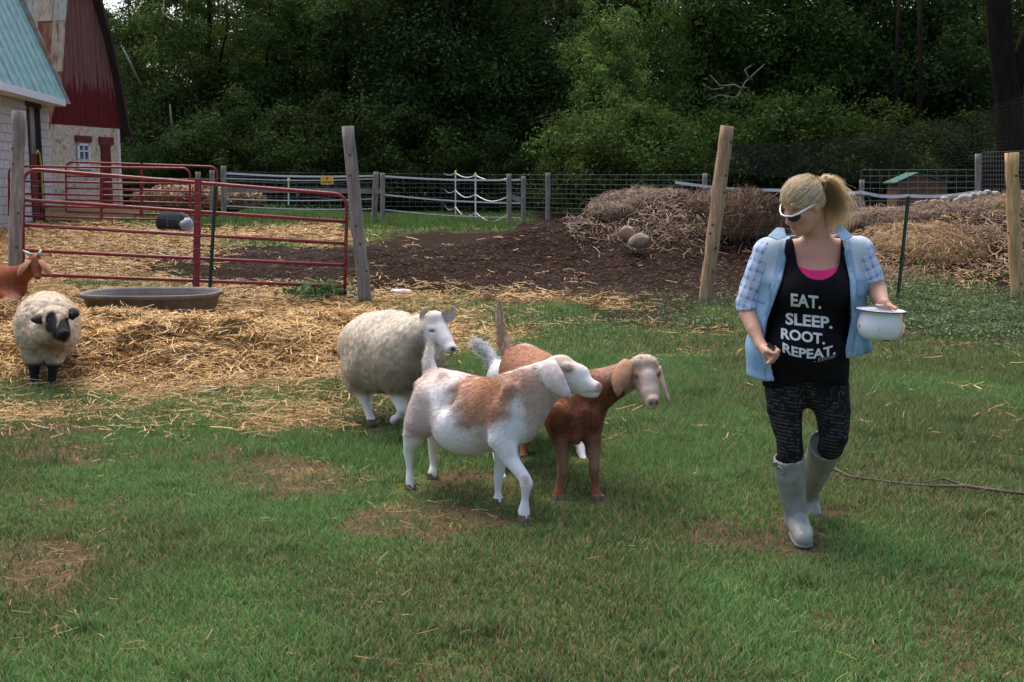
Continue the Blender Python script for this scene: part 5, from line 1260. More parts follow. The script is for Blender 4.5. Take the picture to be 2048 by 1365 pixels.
    hoof(root, P(821, 981, 5.86), (.6, -.8, 0), .028); hoof(root, P(865, 958, 6.10), (.6, -.6, 0), .027); hoof(root, P(1049, 1044, 5.26), (.5, -.8, 0), .030); hoof(root, P(996, 1010, 5.63), (.5, -.8, 0), .028)
    mear = mat('pink_white_ear', (.64, .58, .56), .8, var=.12, scale=20, col2=(.52, .42, .39))
    ear_mesh(root, P(1096, 722, 5.375), P(1108, 762, 5.32), P(1143, 795, 5.31), .043, np.array((-.25, -1, .1)), mear, cup=.25)
    ear_mesh(root, P(1118, 722, 5.47), P(1126, 765, 5.53), P(1150, 790, 5.52), .040, np.array((-.2, 1, .1)), mear)
    q = MB(); q.tube([P(1128, 737, 5.353), P(1133, 742, 5.348), P(1139, 742, 5.349), P(1146, 737, 5.353)], [.0025, .004, .004, .002], 6); q.build('closed_eyelid', mat('lid_line', (.13, .08, .07), .8), root, smooth=True)
    # tail hair
    r = np.random.default_rng(4); n = 700; t = r.random(n); A = np.array([P(862, 745, 5.98), P(857, 722, 6.0), P(860, 700, 6.01), P(864, 676, 6.01)]); p = np.stack([np.interp(t, [0, .35, .68, 1], A[:, k]) for k in range(3)], -1) + r.normal(0, .012, (n, 3)) * (1 - t * .7)[:, None]
    d = np.tile((.02, 0, 1.), (n, 1)) + r.normal(0, .16, (n, 3)); v, T, C = strands(p, d, np.tile((0, -1., 0), (n, 1)), r.uniform(.03, .07, n), np.full(n, .0028), np.tile((.70, .66, .58), (n, 1)) * r.uniform(.7, 1.1, (n, 1)), r=r)
    part('tail_hair', v, T, M_HAIR, root, attrs={'col': C})['kind'] = 'stuff'
goat_one()

# ---- the red brown goat with the pale face
def goat_two():
    root = thing('goat', 'red brown goat with pale face and hanging ears looking out beside the white goat', 'goat', G(1120, 6.05))
    a1, r1 = pts([(1122, 838, 5.76, .10), (1121, 880, 5.72, .048), (1125, 922, 5.70, .029), (1126, 942, 5.70, .031), (1119, 970, 5.70, .0175), (1115, 992, 5.69, .029), (1116, 1000, 5.68, .029)])
    a2, r2 = pts([(1172, 842, 5.76, .095), (1184, 880, 5.72, .046), (1188, 920, 5.70, .028), (1188, 938, 5.69, .030), (1190, 970, 5.69, .017), (1193, 992, 5.68, .028), (1197, 1001, 5.66, .028)])
    h1, r3 = pts([(1035, 790, 6.42, .12), (1010, 850, 6.40, .075), (996, 900, 6.32, .036), (998, 935, 6.22, .022), (1003, 955, 6.15, .026), (1006, 962, 6.12, .025)])
    h2, r4 = pts([(1065, 795, 6.60, .115), (1056, 845, 6.64, .07), (1048, 885, 6.66, .035), (1047, 906, 6.6, .021), (1047, 916, 6.57, .025), (1047, 918, 6.56, .024)])
    tr, rt = pts([(1050, 745, 6.52, .165), (1085, 772, 6.28, .180), (1125, 796, 6.02, .170), (1156, 815, 5.86, .150)])
    nk, rn = pts([(1160, 800, 5.84, .135), (1196, 780, 5.77, .108), (1230, 764, 5.71, .085), (1262, 750, 5.67, .075)])
    hd, rh = pts([(1288, 738, 5.63, .070), (1293, 760, 5.58, .062), (1300, 785, 5.53, .048), (1304, 804, 5.50, .036)])
    tl, rl = pts([(1016, 706, 6.60, .034), (1006, 686, 6.64, .028), (1001, 660, 6.66, .024), (999, 632, 6.66, .015), (999, 612, 6.66, .005)])
    lo, hi = bounds([a1, a2, h1, h2, tr, nk, hd, tl]); f = Field(lo, hi, .0095); side = np.array((.9, .43, 0))
    f.chain(tr, rt, .06, side=side, fa=.9); f.ell(P(1180, 768, 5.86), (.09, .10, .07), .07); f.ell(P(1152, 845, 5.8), (.12, .12, .085), .05)
    for L, r_ in ((a1, r1), (a2, r2), (h1, r3), (h2, r4)): f.chain(L, r_, .03)
    f.chain(nk, rn, .04); f.cone(P(1178, 838, 5.66), P(1236, 790, 5.63), .024, .016, .03, op='cut'); f.ell(P(1112, 832, 5.68), (.04, .03, .07), .03); f.ell(P(1190, 838, 5.68), (.035, .03, .06), .03); f.cone(P(1152, 880, 5.68), P(1170, 820, 5.68), .028, .02, .03); f.ell(P(1136, 870, 5.63), (.02, .03, .05), .03, op='cut'); f.ell(P(1170, 872, 5.62), (.016, .03, .05), .03, op='cut'); f.cone(P(1050, 698, 6.5), P(1180, 756, 5.86), .022, .022, .03); f.chain(hd, rh, .03, side=(1, .1, 0), fa=1.08, fb=.98)
    f.ell(P(1289, 724, 5.60), (.062, .045, .03), .03); f.ell(P(1297, 765, 5.545), (.028, .03, .06), .025)
    f.ell(P(1271, 749, 5.585), (.022, .02, .018), .015); f.ell(P(1314, 747, 5.585), (.020, .02, .018), .015)
    f.ell(P(1307, 800, 5.472), (.026, .018, .018), .015); f.ell(P(1302, 815, 5.49), (.024, .02, .012), .012)
    f.ell(P(1302, 806, 5.455), (.006, .008, .004), .004, op='cut'); f.ell(P(1313, 806, 5.46), (.006, .008, .004), .004, op='cut'); f.cone(P(1291, 806, 5.475), P(1308, 814, 5.463), .003, .003, .004, op='cut')
    f.chain(tl, rl, .025)
    def color(V, N):
        px, py = proj(V); nz = .5 * fbm(V, 18, 7, 3) + .5 * streak(V, (-.35, .6, -.6), 75, 6); nz = .5 + (nz - .5) * 1.8; C = np.tile((.190, .078, .042), (len(V), 1)) * (.62 + .76 * fbm(V, 11, 3, 3))[:, None] * (.7 + .6 * streak(V, (-.35, .6, -.6), 90, 8))[:, None]
        C = cmix(C, (.36, .185, .115), spot(px, py, 1050, 720, 75, 50, .5, nz, .8) * .8); C = cmix(C, (.50, .40, .36), spot(px, py, 1062, 684, 46, 9, .6, nz, .8) * .7)
        C = cmix(C, (.33, .19, .14), np.maximum(spot(px, py, 1230, 745, 40, 22, .5, nz), spot(px, py, 1122, 930, 16, 50, .5, nz) * .35)); C = cmix(C, (.33, .20, .14), spot(px, py, 1188, 915, 14, 40, .5, nz) * .5)
        C = cmix(C, (.11, .042, .026), spot(px, py, 1165, 850, 50, 40, .6, nz) * .6); C = cmix(C, (.10, .04, .028), spot(px, py, 1245, 785, 30, 20, .5, nz) * .6)
        C = cmix(C, (.26, .085, .04), sstep(960, 985, py) * .9); hm = spot(px, py, 1293, 765, 44, 66, .15)
        C = cmix(C, (.46, .345, .285), hm); C = cmix(C, (.54, .44, .38), spot(px, py, 1296, 765, 13, 40, .6, nz, .8) * .8 * hm); C = cmix(C, (.28, .15, .095), spot(px, py, 1270, 752, 14, 26, .6, nz, 1.0) * .6); C = cmix(C, (.30, .17, .11), spot(px, py, 1318, 752, 9, 24, .6, nz, 1.0) * .5); C = cmix(C, (.36, .23, .17), (nz > .62) * hm * .4); C = cmix(C, (.52, .42, .34), spot(px, py, 1292, 716, 34, 12, .5, nz) * .6)
        C = cmix(C, (.38, .25, .21), spot(px, py, 1309, 803, 11, 9, .5) * .7); C = cmix(C, (.16, .09, .08), spot(px, py, 1302, 807, 3.4, 4, .5)); C = cmix(C, (.16, .09, .08), spot(px, py, 1314, 806, 3, 4, .5))
        C = cmix(C, (.30, .19, .16), spot(px, py, 1298, 812, 12, 1.8, .6) * .7); leg = (px < 1062) * sstep(885, 905, py) * (px < 1035); C = cmix(C, (.66, .62, .60), leg * 1.0)
        C = cmix(C, (.38, .22, .15), spot(px, py, 1002, 655, 20, 55, .3) * .9); C = cmix(C, (.62, .52, .40), spot(px, py, 1000, 625, 8, 30, .4) * .8); return C
    finish_animal(root, f, color, 60000, .030, .0032, np.array((-.35, .75, -.5)), .10, 2, jit=.14, cvar=.32, lenf=lambda p: np.where((p[:, 2] < .30) | (p[:, 0] > .58), .42, 1.0))
    hoof(root, P(1116, 1004, 5.67), (.1, -1, 0), .029); hoof(root, P(1198, 1004, 5.65), (.35, -.9, 0), .029); hoof(root, P(1006, 966, 6.12), (.5, -.8, 0), .026); hoof(root, P(1047, 921, 6.56), (.5, -.8, 0), .026)
    mear = mat('brown_ear', (.36, .19, .12), .8, col2=(.26, .12, .075), scale=14, var=.2)
    ear_mesh(root, P(1260, 722, 5.60), P(1241, 754, 5.55), P(1236, 793, 5.535), .040, np.array((-.45, -1, .1)), mear, cup=.3); ear_mesh(root, P(1321, 732, 5.625), P(1330, 770, 5.60), P(1341, 806, 5.58), .036, np.array((1, -.28, .1)), mat('pale_ear', (.44, .30, .23), .8, var=.2), cup=.3)
    slit_eye(root, P(1271, 750, 5.548), (0, 0, 1), (.4, -.5, -.6), (-.65, -.85, .1), .012); slit_eye(root, P(1316, 748, 5.562), (0, 0, 1), (-.3, -.5, -.6), (.7, -.75, .1), .011)
    r = np.random.default_rng(9); n = 90; p = P(1291, 718, 5.572) + r.normal(0, 1, (n, 3)) * np.array((.034, .016, .010)); d = r.normal(0, 1, (n, 3)) * np.array((1, .5, .35)); v, T, C = strands(p, d, np.tile((0, -.5, .8), (n, 1)), r.uniform(.012, .026, n), np.full(n, .0024), np.tile((.60, .50, .42), (n, 1)) * r.uniform(.6, 1.15, (n, 1)), r=r, bend=.8)
    part('forelock', v, T, M_HAIR, root, attrs={'col': C})['kind'] = 'stuff'
    n = 1500; t = r.random(n); A = np.array([P(1012, 700, 6.60), P(1005, 680, 6.64), P(1001, 655, 6.66), P(999, 628, 6.66), P(999, 610, 6.66)]); p = np.stack([np.interp(t, [0, .25, .5, .78, 1], A[:, k]) for k in range(3)], -1) + r.normal(0, .013, (n, 3)) * (1 - t * .85)[:, None]
    d = np.tile((-.02, 0, 1.), (n, 1)) + r.normal(0, .2, (n, 3)); c = np.where(r.random((n, 1)) < .5, (.48, .30, .20), (.66, .56, .46)); v, T, C = strands(p, d, np.tile((0, -1., 0), (n, 1)), r.uniform(.05, .10, n), np.full(n, .003), c * r.uniform(.7, 1.1, (n, 1)), r=r)
    part('tail_hair', v, T, M_HAIR, root, attrs={'col': C})['kind'] = 'stuff'
goat_two()

# ---- the white goat mostly hidden behind
def goat_three():
    root = thing('goat', 'white goat almost hidden behind the red brown goat, only tail and rump showing', 'goat', G(1070, 6.95))
    tr, rt = pts([(1012, 758, 7.05, .125), (1050, 775, 6.98, .15), (1095, 790, 6.90, .16), (1135, 800, 6.82, .145)])
    h1, r1 = pts([(1012, 790, 7.0, .10), (1010, 840, 7.05, .06), (1014, 870, 7.1, .034), (1014, 890, 7.05, .02)]); h2, r2 = pts([(1040, 800, 7.15, .09), (1042, 850, 7.2, .05), (1040, 880, 7.2, .021)])
    a1, r3 = pts([(1140, 830, 6.74, .09), (1152, 862, 6.66, .05), (1160, 888, 6.58, .032), (1164, 912, 6.52, .021), (1167, 922, 6.50, .026), (1168, 926, 6.49, .026)]); a2, r4 = pts([(1128, 830, 6.92, .08), (1128, 865, 6.95, .04), (1128, 885, 6.95, .02)])
    nk, rn = pts([(1140, 800, 6.82, .11), (1150, 815, 6.98, .085), (1148, 830, 7.1, .07)]); hd, rh = pts([(1144, 832, 7.14, .062), (1136, 846, 7.18, .05), (1130, 858, 7.2, .034)])
    tl, rl = pts([(986, 728, 7.1, .032), (978, 706, 7.12, .028), (964, 692, 7.13, .020), (949, 681, 7.13, .006)])
    lo, hi = bounds([tr, h1, h2, a1, nk, hd, tl]); f = Field(lo, hi, .013); f.chain(tr, rt, .06)
    for L, r_ in ((h1, r1), (h2, r2), (a1, r3), (a2, r4), (nk, rn), (hd, rh), (tl, rl)): f.chain(L, r_, .03)
    finish_animal(root, f, lambda V, N: np.tile((.72, .72, .73), (len(V), 1)) * (.93 + .14 * fbm(V, 9, 2, 2))[:, None], 16000, .018, .003, np.array((-.7, .3, -.4)), .3, 3)
    hoof(root, P(1168, 929, 6.48), (.5, -.8, 0), .027); hoof(root, G(1014, 7.03, .02), (.5, -.8, 0), .026); hoof(root, G(1040, 7.2, .02), (.5, -.8, 0), .026); hoof(root, G(1128, 6.93, .02), (.5, -.8, 0), .026)
    r = np.random.default_rng(5); n = 900; t = r.random(n); A = np.array([P(986, 724, 7.1), P(978, 706, 7.12), P(964, 692, 7.13), P(950, 682, 7.13)]); p = np.stack([np.interp(t, [0, .3, .65, 1], A[:, k]) for k in range(3)], -1) + r.normal(0, .014, (n, 3)); p[:, 2] -= np.abs(r.normal(0, .016, n))
    d = np.tile((-.75, 0, .15), (n, 1)) + r.normal(0, .3, (n, 3)); v, T, C = strands(p, d, np.tile((0, -1., 0), (n, 1)), r.uniform(.04, .09, n), np.full(n, .003), np.tile((.72, .71, .70), (n, 1)) * r.uniform(.75, 1.1, (n, 1)), r=r)
    part('tail_hair', v, T, M_HAIR, root, attrs={'col': C})['kind'] = 'stuff'
goat_three()

# ---- the horned red goat resting at the left edge
def goat_four():
    Y = 12.4; root = thing('goat', 'red brown goat with short grey horns resting at the left edge behind the sheep', 'goat', P(-10, 600, Y))
    tr, rt = pts([(-95, 580, 12.75, .21), (-50, 572, 12.65, .235), (0, 568, 12.5, .215), (22, 572, 12.4, .17)]); nk, rn = pts([(20, 560, 12.4, .15), (42, 550, 12.33, .105), (60, 538, 12.28, .08)])
    hd, rh = pts([(69, 524, 12.25, .072), (72, 538, 12.2, .062), (75, 551, 12.15, .045)]); l1, r1 = pts([(25, 585, 12.3, .08), (34, 600, 12.15, .045), (30, 606, 12.1, .035)]); l2, r2 = pts([(10, 590, 12.25, .07), (24, 606, 12.05, .04), (15, 612, 12.0, .035)])
    lo, hi = bounds([tr, nk, hd, l1, l2]); f = Field(lo, hi, .014); f.chain(tr, rt, .08)
    for L, r_ in ((nk, rn), (hd, rh), (l1, r1), (l2, r2)): f.chain(L, r_, .04)
    def color(V, N):
        px, py = proj(V); C = np.tile((.235, .075, .036), (len(V), 1)) * (.75 + .5 * fbm(V, 9, 3, 3))[:, None]; C = cmix(C, (.13, .05, .035), spot(px, py, 73, 528, 13, 22, .4) * .5); C = cmix(C, (.30, .15, .10), spot(px, py, 76, 553, 8, 7, .5) * .7); C = cmix(C, (.07, .035, .03), spot(px, py, 77, 557, 4, 3, .5)); C = cmix(C, (.30, .18, .14), spot(px, py, 30, 600, 16, 12, .5) * .7); return C
    finish_animal(root, f, color, 18000, .025, .004, np.array((-.8, .2, -.5)), .25, 4)
    me = mat('red_ear', (.27, .115, .07), .8, var=.25, scale=12); ear_mesh(root, P(58, 519, 12.22), P(44, 533, 12.12), P(34, 553, 12.08), .048, np.array((-.5, -1, .1)), me); ear_mesh(root, P(82, 520, 12.2), P(93, 535, 12.14), P(103, 552, 12.12), .036, np.array((.9, -.6, .1)), me)
    mh = mat('horn', (.30, .29, .28), .5, var=.3, scale=20)
    for (a, b, c) in (((64, 513), (56, 507), (46, 501)), ((78, 512), (80, 506), (82, 499))):
        q = MB(); q.tube([P(*a, 12.25), P(*b, 12.27), P(*c, 12.3)], [.026, .020, .006], 8); q.build('horn', mh, root, smooth=True)
    slit_eye(root, P(63, 531, 12.17), (0, 0, 1), (.3, -.6, -.4), (-.7, -.7, .1), .014); slit_eye(root, P(80, 530, 12.17), (0, 0, 1), (.3, -.6, -.4), (.8, -.6, .1), .014)
goat_four()

# ---- sheep with the black face
def sheep_one():
    root = thing('sheep', 'woolly cream sheep with black face and legs standing at the left', 'sheep', G(92, 9.3))
    tr, rt = pts([(94, 652, 9.22, .248), (95, 648, 9.5, .268), (96, 646, 9.85, .255)]); hdc = P(112, 640, 8.78)
    l1, r1 = pts([(66, 715, 9.1, .085), (68, 735, 9.06, .042), (69, 756, 9.05, .034), (69, 768, 9.03, .038)]); l2, r2 = pts([(108, 715, 9.1, .085), (106, 735, 9.06, .040), (104, 756, 9.05, .033), (104, 768, 9.03, .037)])
    l3, r3 = pts([(60, 700, 9.75, .09), (60, 735, 9.85, .038), (60, 742, 9.85, .034)]); l4, r4 = pts([(125, 700, 9.75, .09), (122, 735, 9.85, .038), (122, 742, 9.85, .034)])
    hd, rh = pts([(108, 634, 8.86, .092), (116, 648, 8.76, .082), (123, 664, 8.68, .066), (127, 672, 8.64, .056)])
    lo, hi = bounds([tr, l1, l2, l3, hd]); f = Field(lo - .15, hi + .15, .0125); f.chain(tr, rt, .08, side=(1, 0, 0), fa=.97); f.ell(P(94, 678, 9.14), (.232, .15, .15), .08); f.ell(P(100, 660, 8.98), (.15, .16, .15), .07)
    for L, r_ in ((l1, r1), (l2, r2), (l3, r3), (l4, r4)): f.chain(L, r_, .03)
    f.chain(hd, rh, .03); f.ell(P(114, 628, 8.80), (.085, .08, .055), .03); f.ell(P(130, 668, 8.60), (.048, .035, .035), .02)
    f.ell(P(99, 641, 8.735), (.022, .02, .02), .02, op='cut'); f.cone(P(121, 679, 8.585), P(136, 676, 8.585), .004, .004, .004, op='cut')
    def blk(V):
        px, py = proj(V); nz = fbm(V, 14, 3, 2); near = V[:, 1] < 8.92
        face = np.maximum(spot(px, py, 128, 660, 15, 25, .2, nz, .4), spot(px, py, 103, 646, 13, 23, .2, nz, .4)) * near
        face = np.maximum(face, spot(px, py, 118, 668, 15, 14, .25, nz, .3) * near); return np.clip(np.maximum(face, sstep(724, 732, py) * (V[:, 2] < .22)), 0, 1)
    def color(V, N):
        px, py = proj(V); nz = fbm(V, 12, 4, 3); C = np.tile((.55, .44, .32), (len(V), 1)); C = cmix(C, (.56, .48, .385), sstep(.2, .8, N[:, 2]) * .7); C = C * (.55 + .9 * fbm(V, 34, 24, 3))[:, None]  # upward-facing wool painted paler, overhead light put into the colour
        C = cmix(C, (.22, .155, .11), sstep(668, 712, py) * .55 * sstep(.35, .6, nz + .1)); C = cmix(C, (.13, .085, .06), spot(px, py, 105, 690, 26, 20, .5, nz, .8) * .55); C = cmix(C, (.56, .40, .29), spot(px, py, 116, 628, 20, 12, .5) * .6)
        return cmix(C, (.014, .013, .014), blk(V))
    finish_animal(root, f, color, 120000, .013, .0024, np.array((0, -.2, -.8)), .55, 5, wool=.026, mask=lambda V: 1 - blk(V), jit=.7, cvar=.2)
    mb = mat('black_ear', (.018, .016, .017), .7); ear_mesh(root, P(89, 633, 8.84), P(76, 637, 8.82), P(61, 640, 8.80), .036, np.array((0, -1, .5)), mb); er_ = ear_mesh(root, P(134, 628, 8.82), P(146, 627, 8.80), P(159, 630, 8.80), .040, np.array((0, -1, .3)), mb)
    q = MB(); q.box(P(143, 626, 8.765), .009, .003, .006); q.build('ear_tag', mat('yellow_tag', (.22, .17, .03), .6), er_)
    for (x, Y) in ((69, 9.02), (104, 9.02), (60, 9.84), (122, 9.84)): hoof(root, G(x, Y, .012), (.05, -1, 0), .038)
    ball(root, 'eye', P(99, 640, 8.735), .013, M_EYE); ball(root, 'eye', P(135, 637, 8.74), .013, M_EYE)
sheep_one()

# ---- white faced sheep walking
def sheep_two():
    root = thing('sheep', 'woolly cream sheep with white face and upright ears walking behind the goats', 'sheep', G(775, 7.5))
    tr, rt = pts([(728, 692, 7.85, .185), (752, 694, 7.66, .240), (785, 700, 7.45, .262), (818, 714, 7.25, .235)]); nk, rn = pts([(822, 690, 7.2, .20), (846, 674, 7.12, .145), (860, 664, 7.09, .105)])
    hd, rh = pts([(868, 648, 7.06, .074), (879, 664, 7.02, .066), (891, 682, 6.97, .052), (899, 695, 6.94, .043)])
    h1, r1 = pts([(718, 735, 7.62, .12), (716, 770, 7.56, .07), (726, 795, 7.54, .036), (735, 818, 7.52, .025), (741, 836, 7.50, .030), (744, 845, 7.48, .030)]); h2, r2 = pts([(740, 740, 7.85, .11), (738, 775, 7.84, .05), (736, 800, 7.84, .028), (737, 822, 7.82, .025), (739, 832, 7.8, .028)])
    a1, r3 = pts([(795, 760, 7.25, .11), (798, 795, 7.22, .055), (804, 818, 7.18, .037), (805, 827, 7.18, .036), (795, 835, 7.22, .026), (786, 841, 7.26, .030)]); a2, r4 = pts([(835, 770, 7.3, .10), (836, 810, 7.3, .05), (838, 840, 7.3, .026), (838, 856, 7.28, .03)])
    lo, hi = bounds([tr, nk, hd, h1, h2, a1]); f = Field(lo - .1, hi + .1, .0115); f.chain(tr, rt, .08); f.ell(P(770, 740, 7.5), (.26, .22, .15), .08); f.ell(P(812, 755, 7.25), (.15, .16, .13), .06); f.ell(P(716, 745, 7.62), (.10, .13, .16), .06)
    for L, r_ in ((h1, r1), (h2, r2), (a1, r3), (a2, r4), (nk, rn)): f.chain(L, r_, .035)
    f.chain(hd, rh, .025, side=(.8, .6, 0), fa=.92); f.ell(P(903, 698, 6.915), (.036, .03, .028), .02); f.ell(P(869, 634, 7.05), (.05, .05, .035), .03); f.ell(P(866, 662, 6.995), (.02, .016, .016), .012, op='cut'); f.ell(P(865, 657, 6.99), (.03, .02, .012), .012)
    f.cone(P(890, 707, 6.885), P(905, 708, 6.885), .004, .004, .004, op='cut')
    def bare(V):
        px, py = proj(V); nz = fbm(V, 10, 2, 2); hm = spot(px, py, 885, 668, 36, 52, .12) * (V[:, 1] < 7.12); return np.clip(np.maximum(hm, sstep(783, 797, py) * (V[:, 2] < .30)), 0, 1)
    def color(V, N):
        px, py = proj(V); nz = fbm(V, 12, 14, 3); C = np.tile((.50, .41, .31), (len(V), 1)); C = cmix(C, (.60, .54, .455), sstep(.15, .8, N[:, 2]) * .8); C = C * (.55 + .9 * fbm(V, 36, 24, 3))[:, None]  # light from above painted in: fleece paler where normals point up
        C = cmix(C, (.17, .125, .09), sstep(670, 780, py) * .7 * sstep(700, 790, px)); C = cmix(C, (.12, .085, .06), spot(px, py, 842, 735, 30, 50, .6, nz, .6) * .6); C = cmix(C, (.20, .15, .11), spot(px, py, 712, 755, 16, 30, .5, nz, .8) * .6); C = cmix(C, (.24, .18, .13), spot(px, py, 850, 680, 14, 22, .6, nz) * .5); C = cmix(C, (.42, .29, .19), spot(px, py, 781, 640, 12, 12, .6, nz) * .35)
        b = bare(V); C = cmix(C, (.70, .66, .64), b); C = cmix(C, (.58, .47, .42), spot(px, py, 875, 640, 20, 10, .6) * b * .6); C = cmix(C, (.035, .03, .03), spot(px, py, 906, 699, 7, 5, .5) * b); C = cmix(C, (.2, .16, .15), spot(px, py, 900, 708, 9, 1.8, .6) * b)
        C = cmix(C, (.10, .08, .07), spot(px, py, 866, 662, 6, 3, .5) * b * .7); C = cmix(C, (.30, .17, .09), spot(px, py, 805, 829, 7, 5, .6) * .7); return C
    finish_animal(root, f, color, 120000, .012, .0022, np.array((-.3, 0, -.8)), .55, 6, wool=.013, mask=lambda V: 1 - bare(V), jit=.7, cvar=.2)
    me = mat('sheep_ear', (.48, .40, .38), .8, var=.2, scale=20); e1_ = ear_mesh(root, P(856, 645, 7.08), P(849, 630, 7.07), P(846, 617, 7.06), .034, np.array((.35, -1, 0)), me, cup=-.5); e2_ = ear_mesh(root, P(884, 637, 7.06), P(899, 627, 7.05), P(910, 614, 7.05), .032, np.array((.1, -1, -.2)), me, cup=-.5)
    for c, e_ in ((P(848, 640, 7.035), e1_), (P(900, 622, 7.02), e2_)): q = MB(); q.box(c, .008, .003, .016); q.build('ear_tag', mat('yellow_tag', (.50, .40, .05), .5), e_)
    slit_eye(root, P(866, 662, 7.0), (0, 0, 1), (.6, -.3, -.5), (-.45, -.9, .1), .013, (.10, .08, .05)); hoof(root, P(745, 849, 7.47), (.5, -.8, 0), .032); hoof(root, G(739, 7.79, .01), (.5, -.8, 0), .03); hoof(root, G(838, 7.27, .01), (.5, -.8, 0), .03); hoof(root, P(782, 843, 7.27), (-.7, .3, 0), .03)
sheep_two()
# ------------------------------------------------------------------ the woman
def build_woman():
    root = thing('person', 'blonde person in light denim shirt, black top and grey rubber boots carrying a white pot', 'person', G(1608, 5.1))
    bx = [P(1465, 340, 5.0), P(1835, 1100, 5.0)]
    lo = np.array((P(1462, 700, 5.1)[0], 4.66, -.02)); hi = np.array((P(1835, 700, 5.1)[0], 5.72, 1.72))
    X1 = np.array((1., 0, 0))
    # head frame
    Fv = np.array((-.76, -.40, -.53)); Fv /= np.linalg.norm(Fv); Uv = np.array((0.10, 0, 1.)) ; Uv = Uv - Fv * (Uv @ Fv); Uv /= np.linalg.norm(Uv); Sv = np.cross(Fv, Uv)
    HC = P(1604, 410, 5.02); ax = [Fv, Sv, Uv]; K = .915
    h = lambda f, u, s=0.0: HC + (Fv * f + Uv * u + Sv * s) * K
    loc = lambda g: tuple((((g - HC) @ v) / K) for v in (Fv, Uv, Sv))
    def torso(f, d=0.0, k=.05):
        L, r_ = pts([(1624, 520, 5.08, .085), (1622, 565, 5.07, .105), (1617, 640, 5.07, .100), (1613, 700, 5.06, .108), (1612, 750, 5.08, .106)])
        fa = [1.65, 1.45, 1.42, 1.42, 1.52]
        for i in range(4): f.cone(L[i], L[i + 1], r_[i] + d, r_[i + 1] + d, k, side=X1, fa=fa[i], fb=fa[i + 1])
        f.cone(P(1552, 503, 5.08), P(1700, 499, 5.08), .056 + d, .056 + d, k)
        f.ell(P(1597, 585, 4.985), (.078 + d, .062 + d, .075 + d), .04); f.ell(P(1664, 583, 4.985), (.078 + d, .062 + d, .075 + d), .04)
        if d > 0: f.ell(P(1614, 705, 4.985), (.13 + d, .06 + d, .085 + d), .05)
    armR, rR = pts([(1530, 505, 5.07, .045), (1510, 560, 5.08, .042), (1493, 606, 5.08, .039), (1496, 628, 5.06, .040), (1508, 660, 4.99, .032), (1521, 690, 4.93, .022)])
    armL, rL = pts([(1720, 500, 5.07, .045), (1738, 545, 5.07, .042), (1754, 582, 5.06, .043), (1758, 594, 5.0, .039), (1764, 604, 4.93, .029), (1769, 611, 4.89, .023)])
    legR, gR = pts([(1570, 770, 5.08, .085), (1569, 815, 5.05, .073), (1578, 880, 5.01, .052), (1580, 905, 5.01, .052), (1581, 950, 5.04, .056), (1590, 1020, 5.08, .042), (1592, 1050, 5.08, .040)])
    legL, gL = pts([(1656, 770, 5.09, .085), (1665, 820, 5.05, .074), (1667, 872, 5.02, .058), (1660, 895, 5.03, .052), (1640, 922, 5.17, .046), (1624, 960, 5.34, .036), (1618, 990, 5.46, .034)])
    # ---- body: head, neck, trunk, arms, hands, legs in one skin
    f = Field(lo, hi, .0062)
    torso(f, -.006); f.cone(P(1640, 503, 5.09), h(-.035, -.06), .060, .055, .03)
    f.chain(armR, rR, .02); f.chain(armL, rL, .02); f.chain(legR, gR, .015); f.chain(legL, gL, .015)
    f.ell(h(-.012, .03), (.100 * K, .078 * K, .090 * K), .02, ax=ax); f.ell(h(.042, -.045), (.052 * K, .056 * K, .070 * K), .03, ax=ax)
    f.cone(h(.052, -.085), h(.076, -.100), .034, .022, .03); f.cone(h(.0, -.055, -.05), h(.055, -.092, -.022), .024, .02, .03); f.cone(h(.0, -.055, .05), h(.055, -.092, .022), .024, .02, .03)
    f.cone(h(.086, .012), h(.114, -.028), .010, .0125, .012); f.ell(h(.104, -.033, .011), (.010, .008, .008), .008, ax=ax); f.ell(h(.104, -.033, -.011), (.010, .008, .008), .008, ax=ax)
    f.ell(h(.092, -.060), (.013, .024, .0075), .006, ax=ax); f.ell(h(.090, -.072), (.012, .020, .007), .006, ax=ax); f.cone(h(.104, -.0655, -.022), h(.104, -.0655, .022), .0025, .0025, .003, op='cut')
    for s in (-1, 1): f.ell(h(.060, -.03, .040 * s), (.026, .024, .026), .02, ax=ax); f.ell(h(.076, .012, .034 * s), (.012, .016, .010), .01, ax=ax, op='cut'); f.ell(h(-.012, -.012, .080 * s), (.020, .009, .030), .008, ax=ax)
    # right hand: loose fist
    f.cone(P(1521, 690, 4.93), P(1538, 706, 4.878), .022, .034, .015, side=(.5, -.8, .1), fa=.62)
    for i, (bx_, by_, mx_, my_, tx_, ty_) in enumerate([(1549, 696, 1557, 702, 1549, 710), (1548, 703, 1556, 710, 1546, 716), (1545, 711, 1551, 717, 1541, 722), (1540, 717, 1545, 724, 1535, 727)]):
        a, b_, c = P(bx_, by_, 4.862 - .004 * i), P(mx_, my_, 4.835), P(tx_, ty_, 4.826); f.cone(P(1536, 702 + 4 * i, 4.88), a, .011, .0098, .006); f.cone(a, b_, .0096, .009, .004); f.cone(b_, c, .009, .0078, .003)
    f.cone(P(1526, 697, 4.90), P(1537, 703, 4.845), .014, .0105, .008); f.cone(P(1537, 703, 4.845), P(1547, 708, 4.823), .010, .0085, .004)
    # left hand on the pot
    f.cone(P(1768, 610, 4.89), P(1786, 630, 4.905), .026, .032, .015, side=(.2, 1, .2), fa=.6)
    f.cone(P(1774, 612, 4.89), P(1781, 613, 4.845), .013, .011, .008); f.cone(P(1781, 613, 4.845), P(1792, 618, 4.795), .0105, .0095, .005)
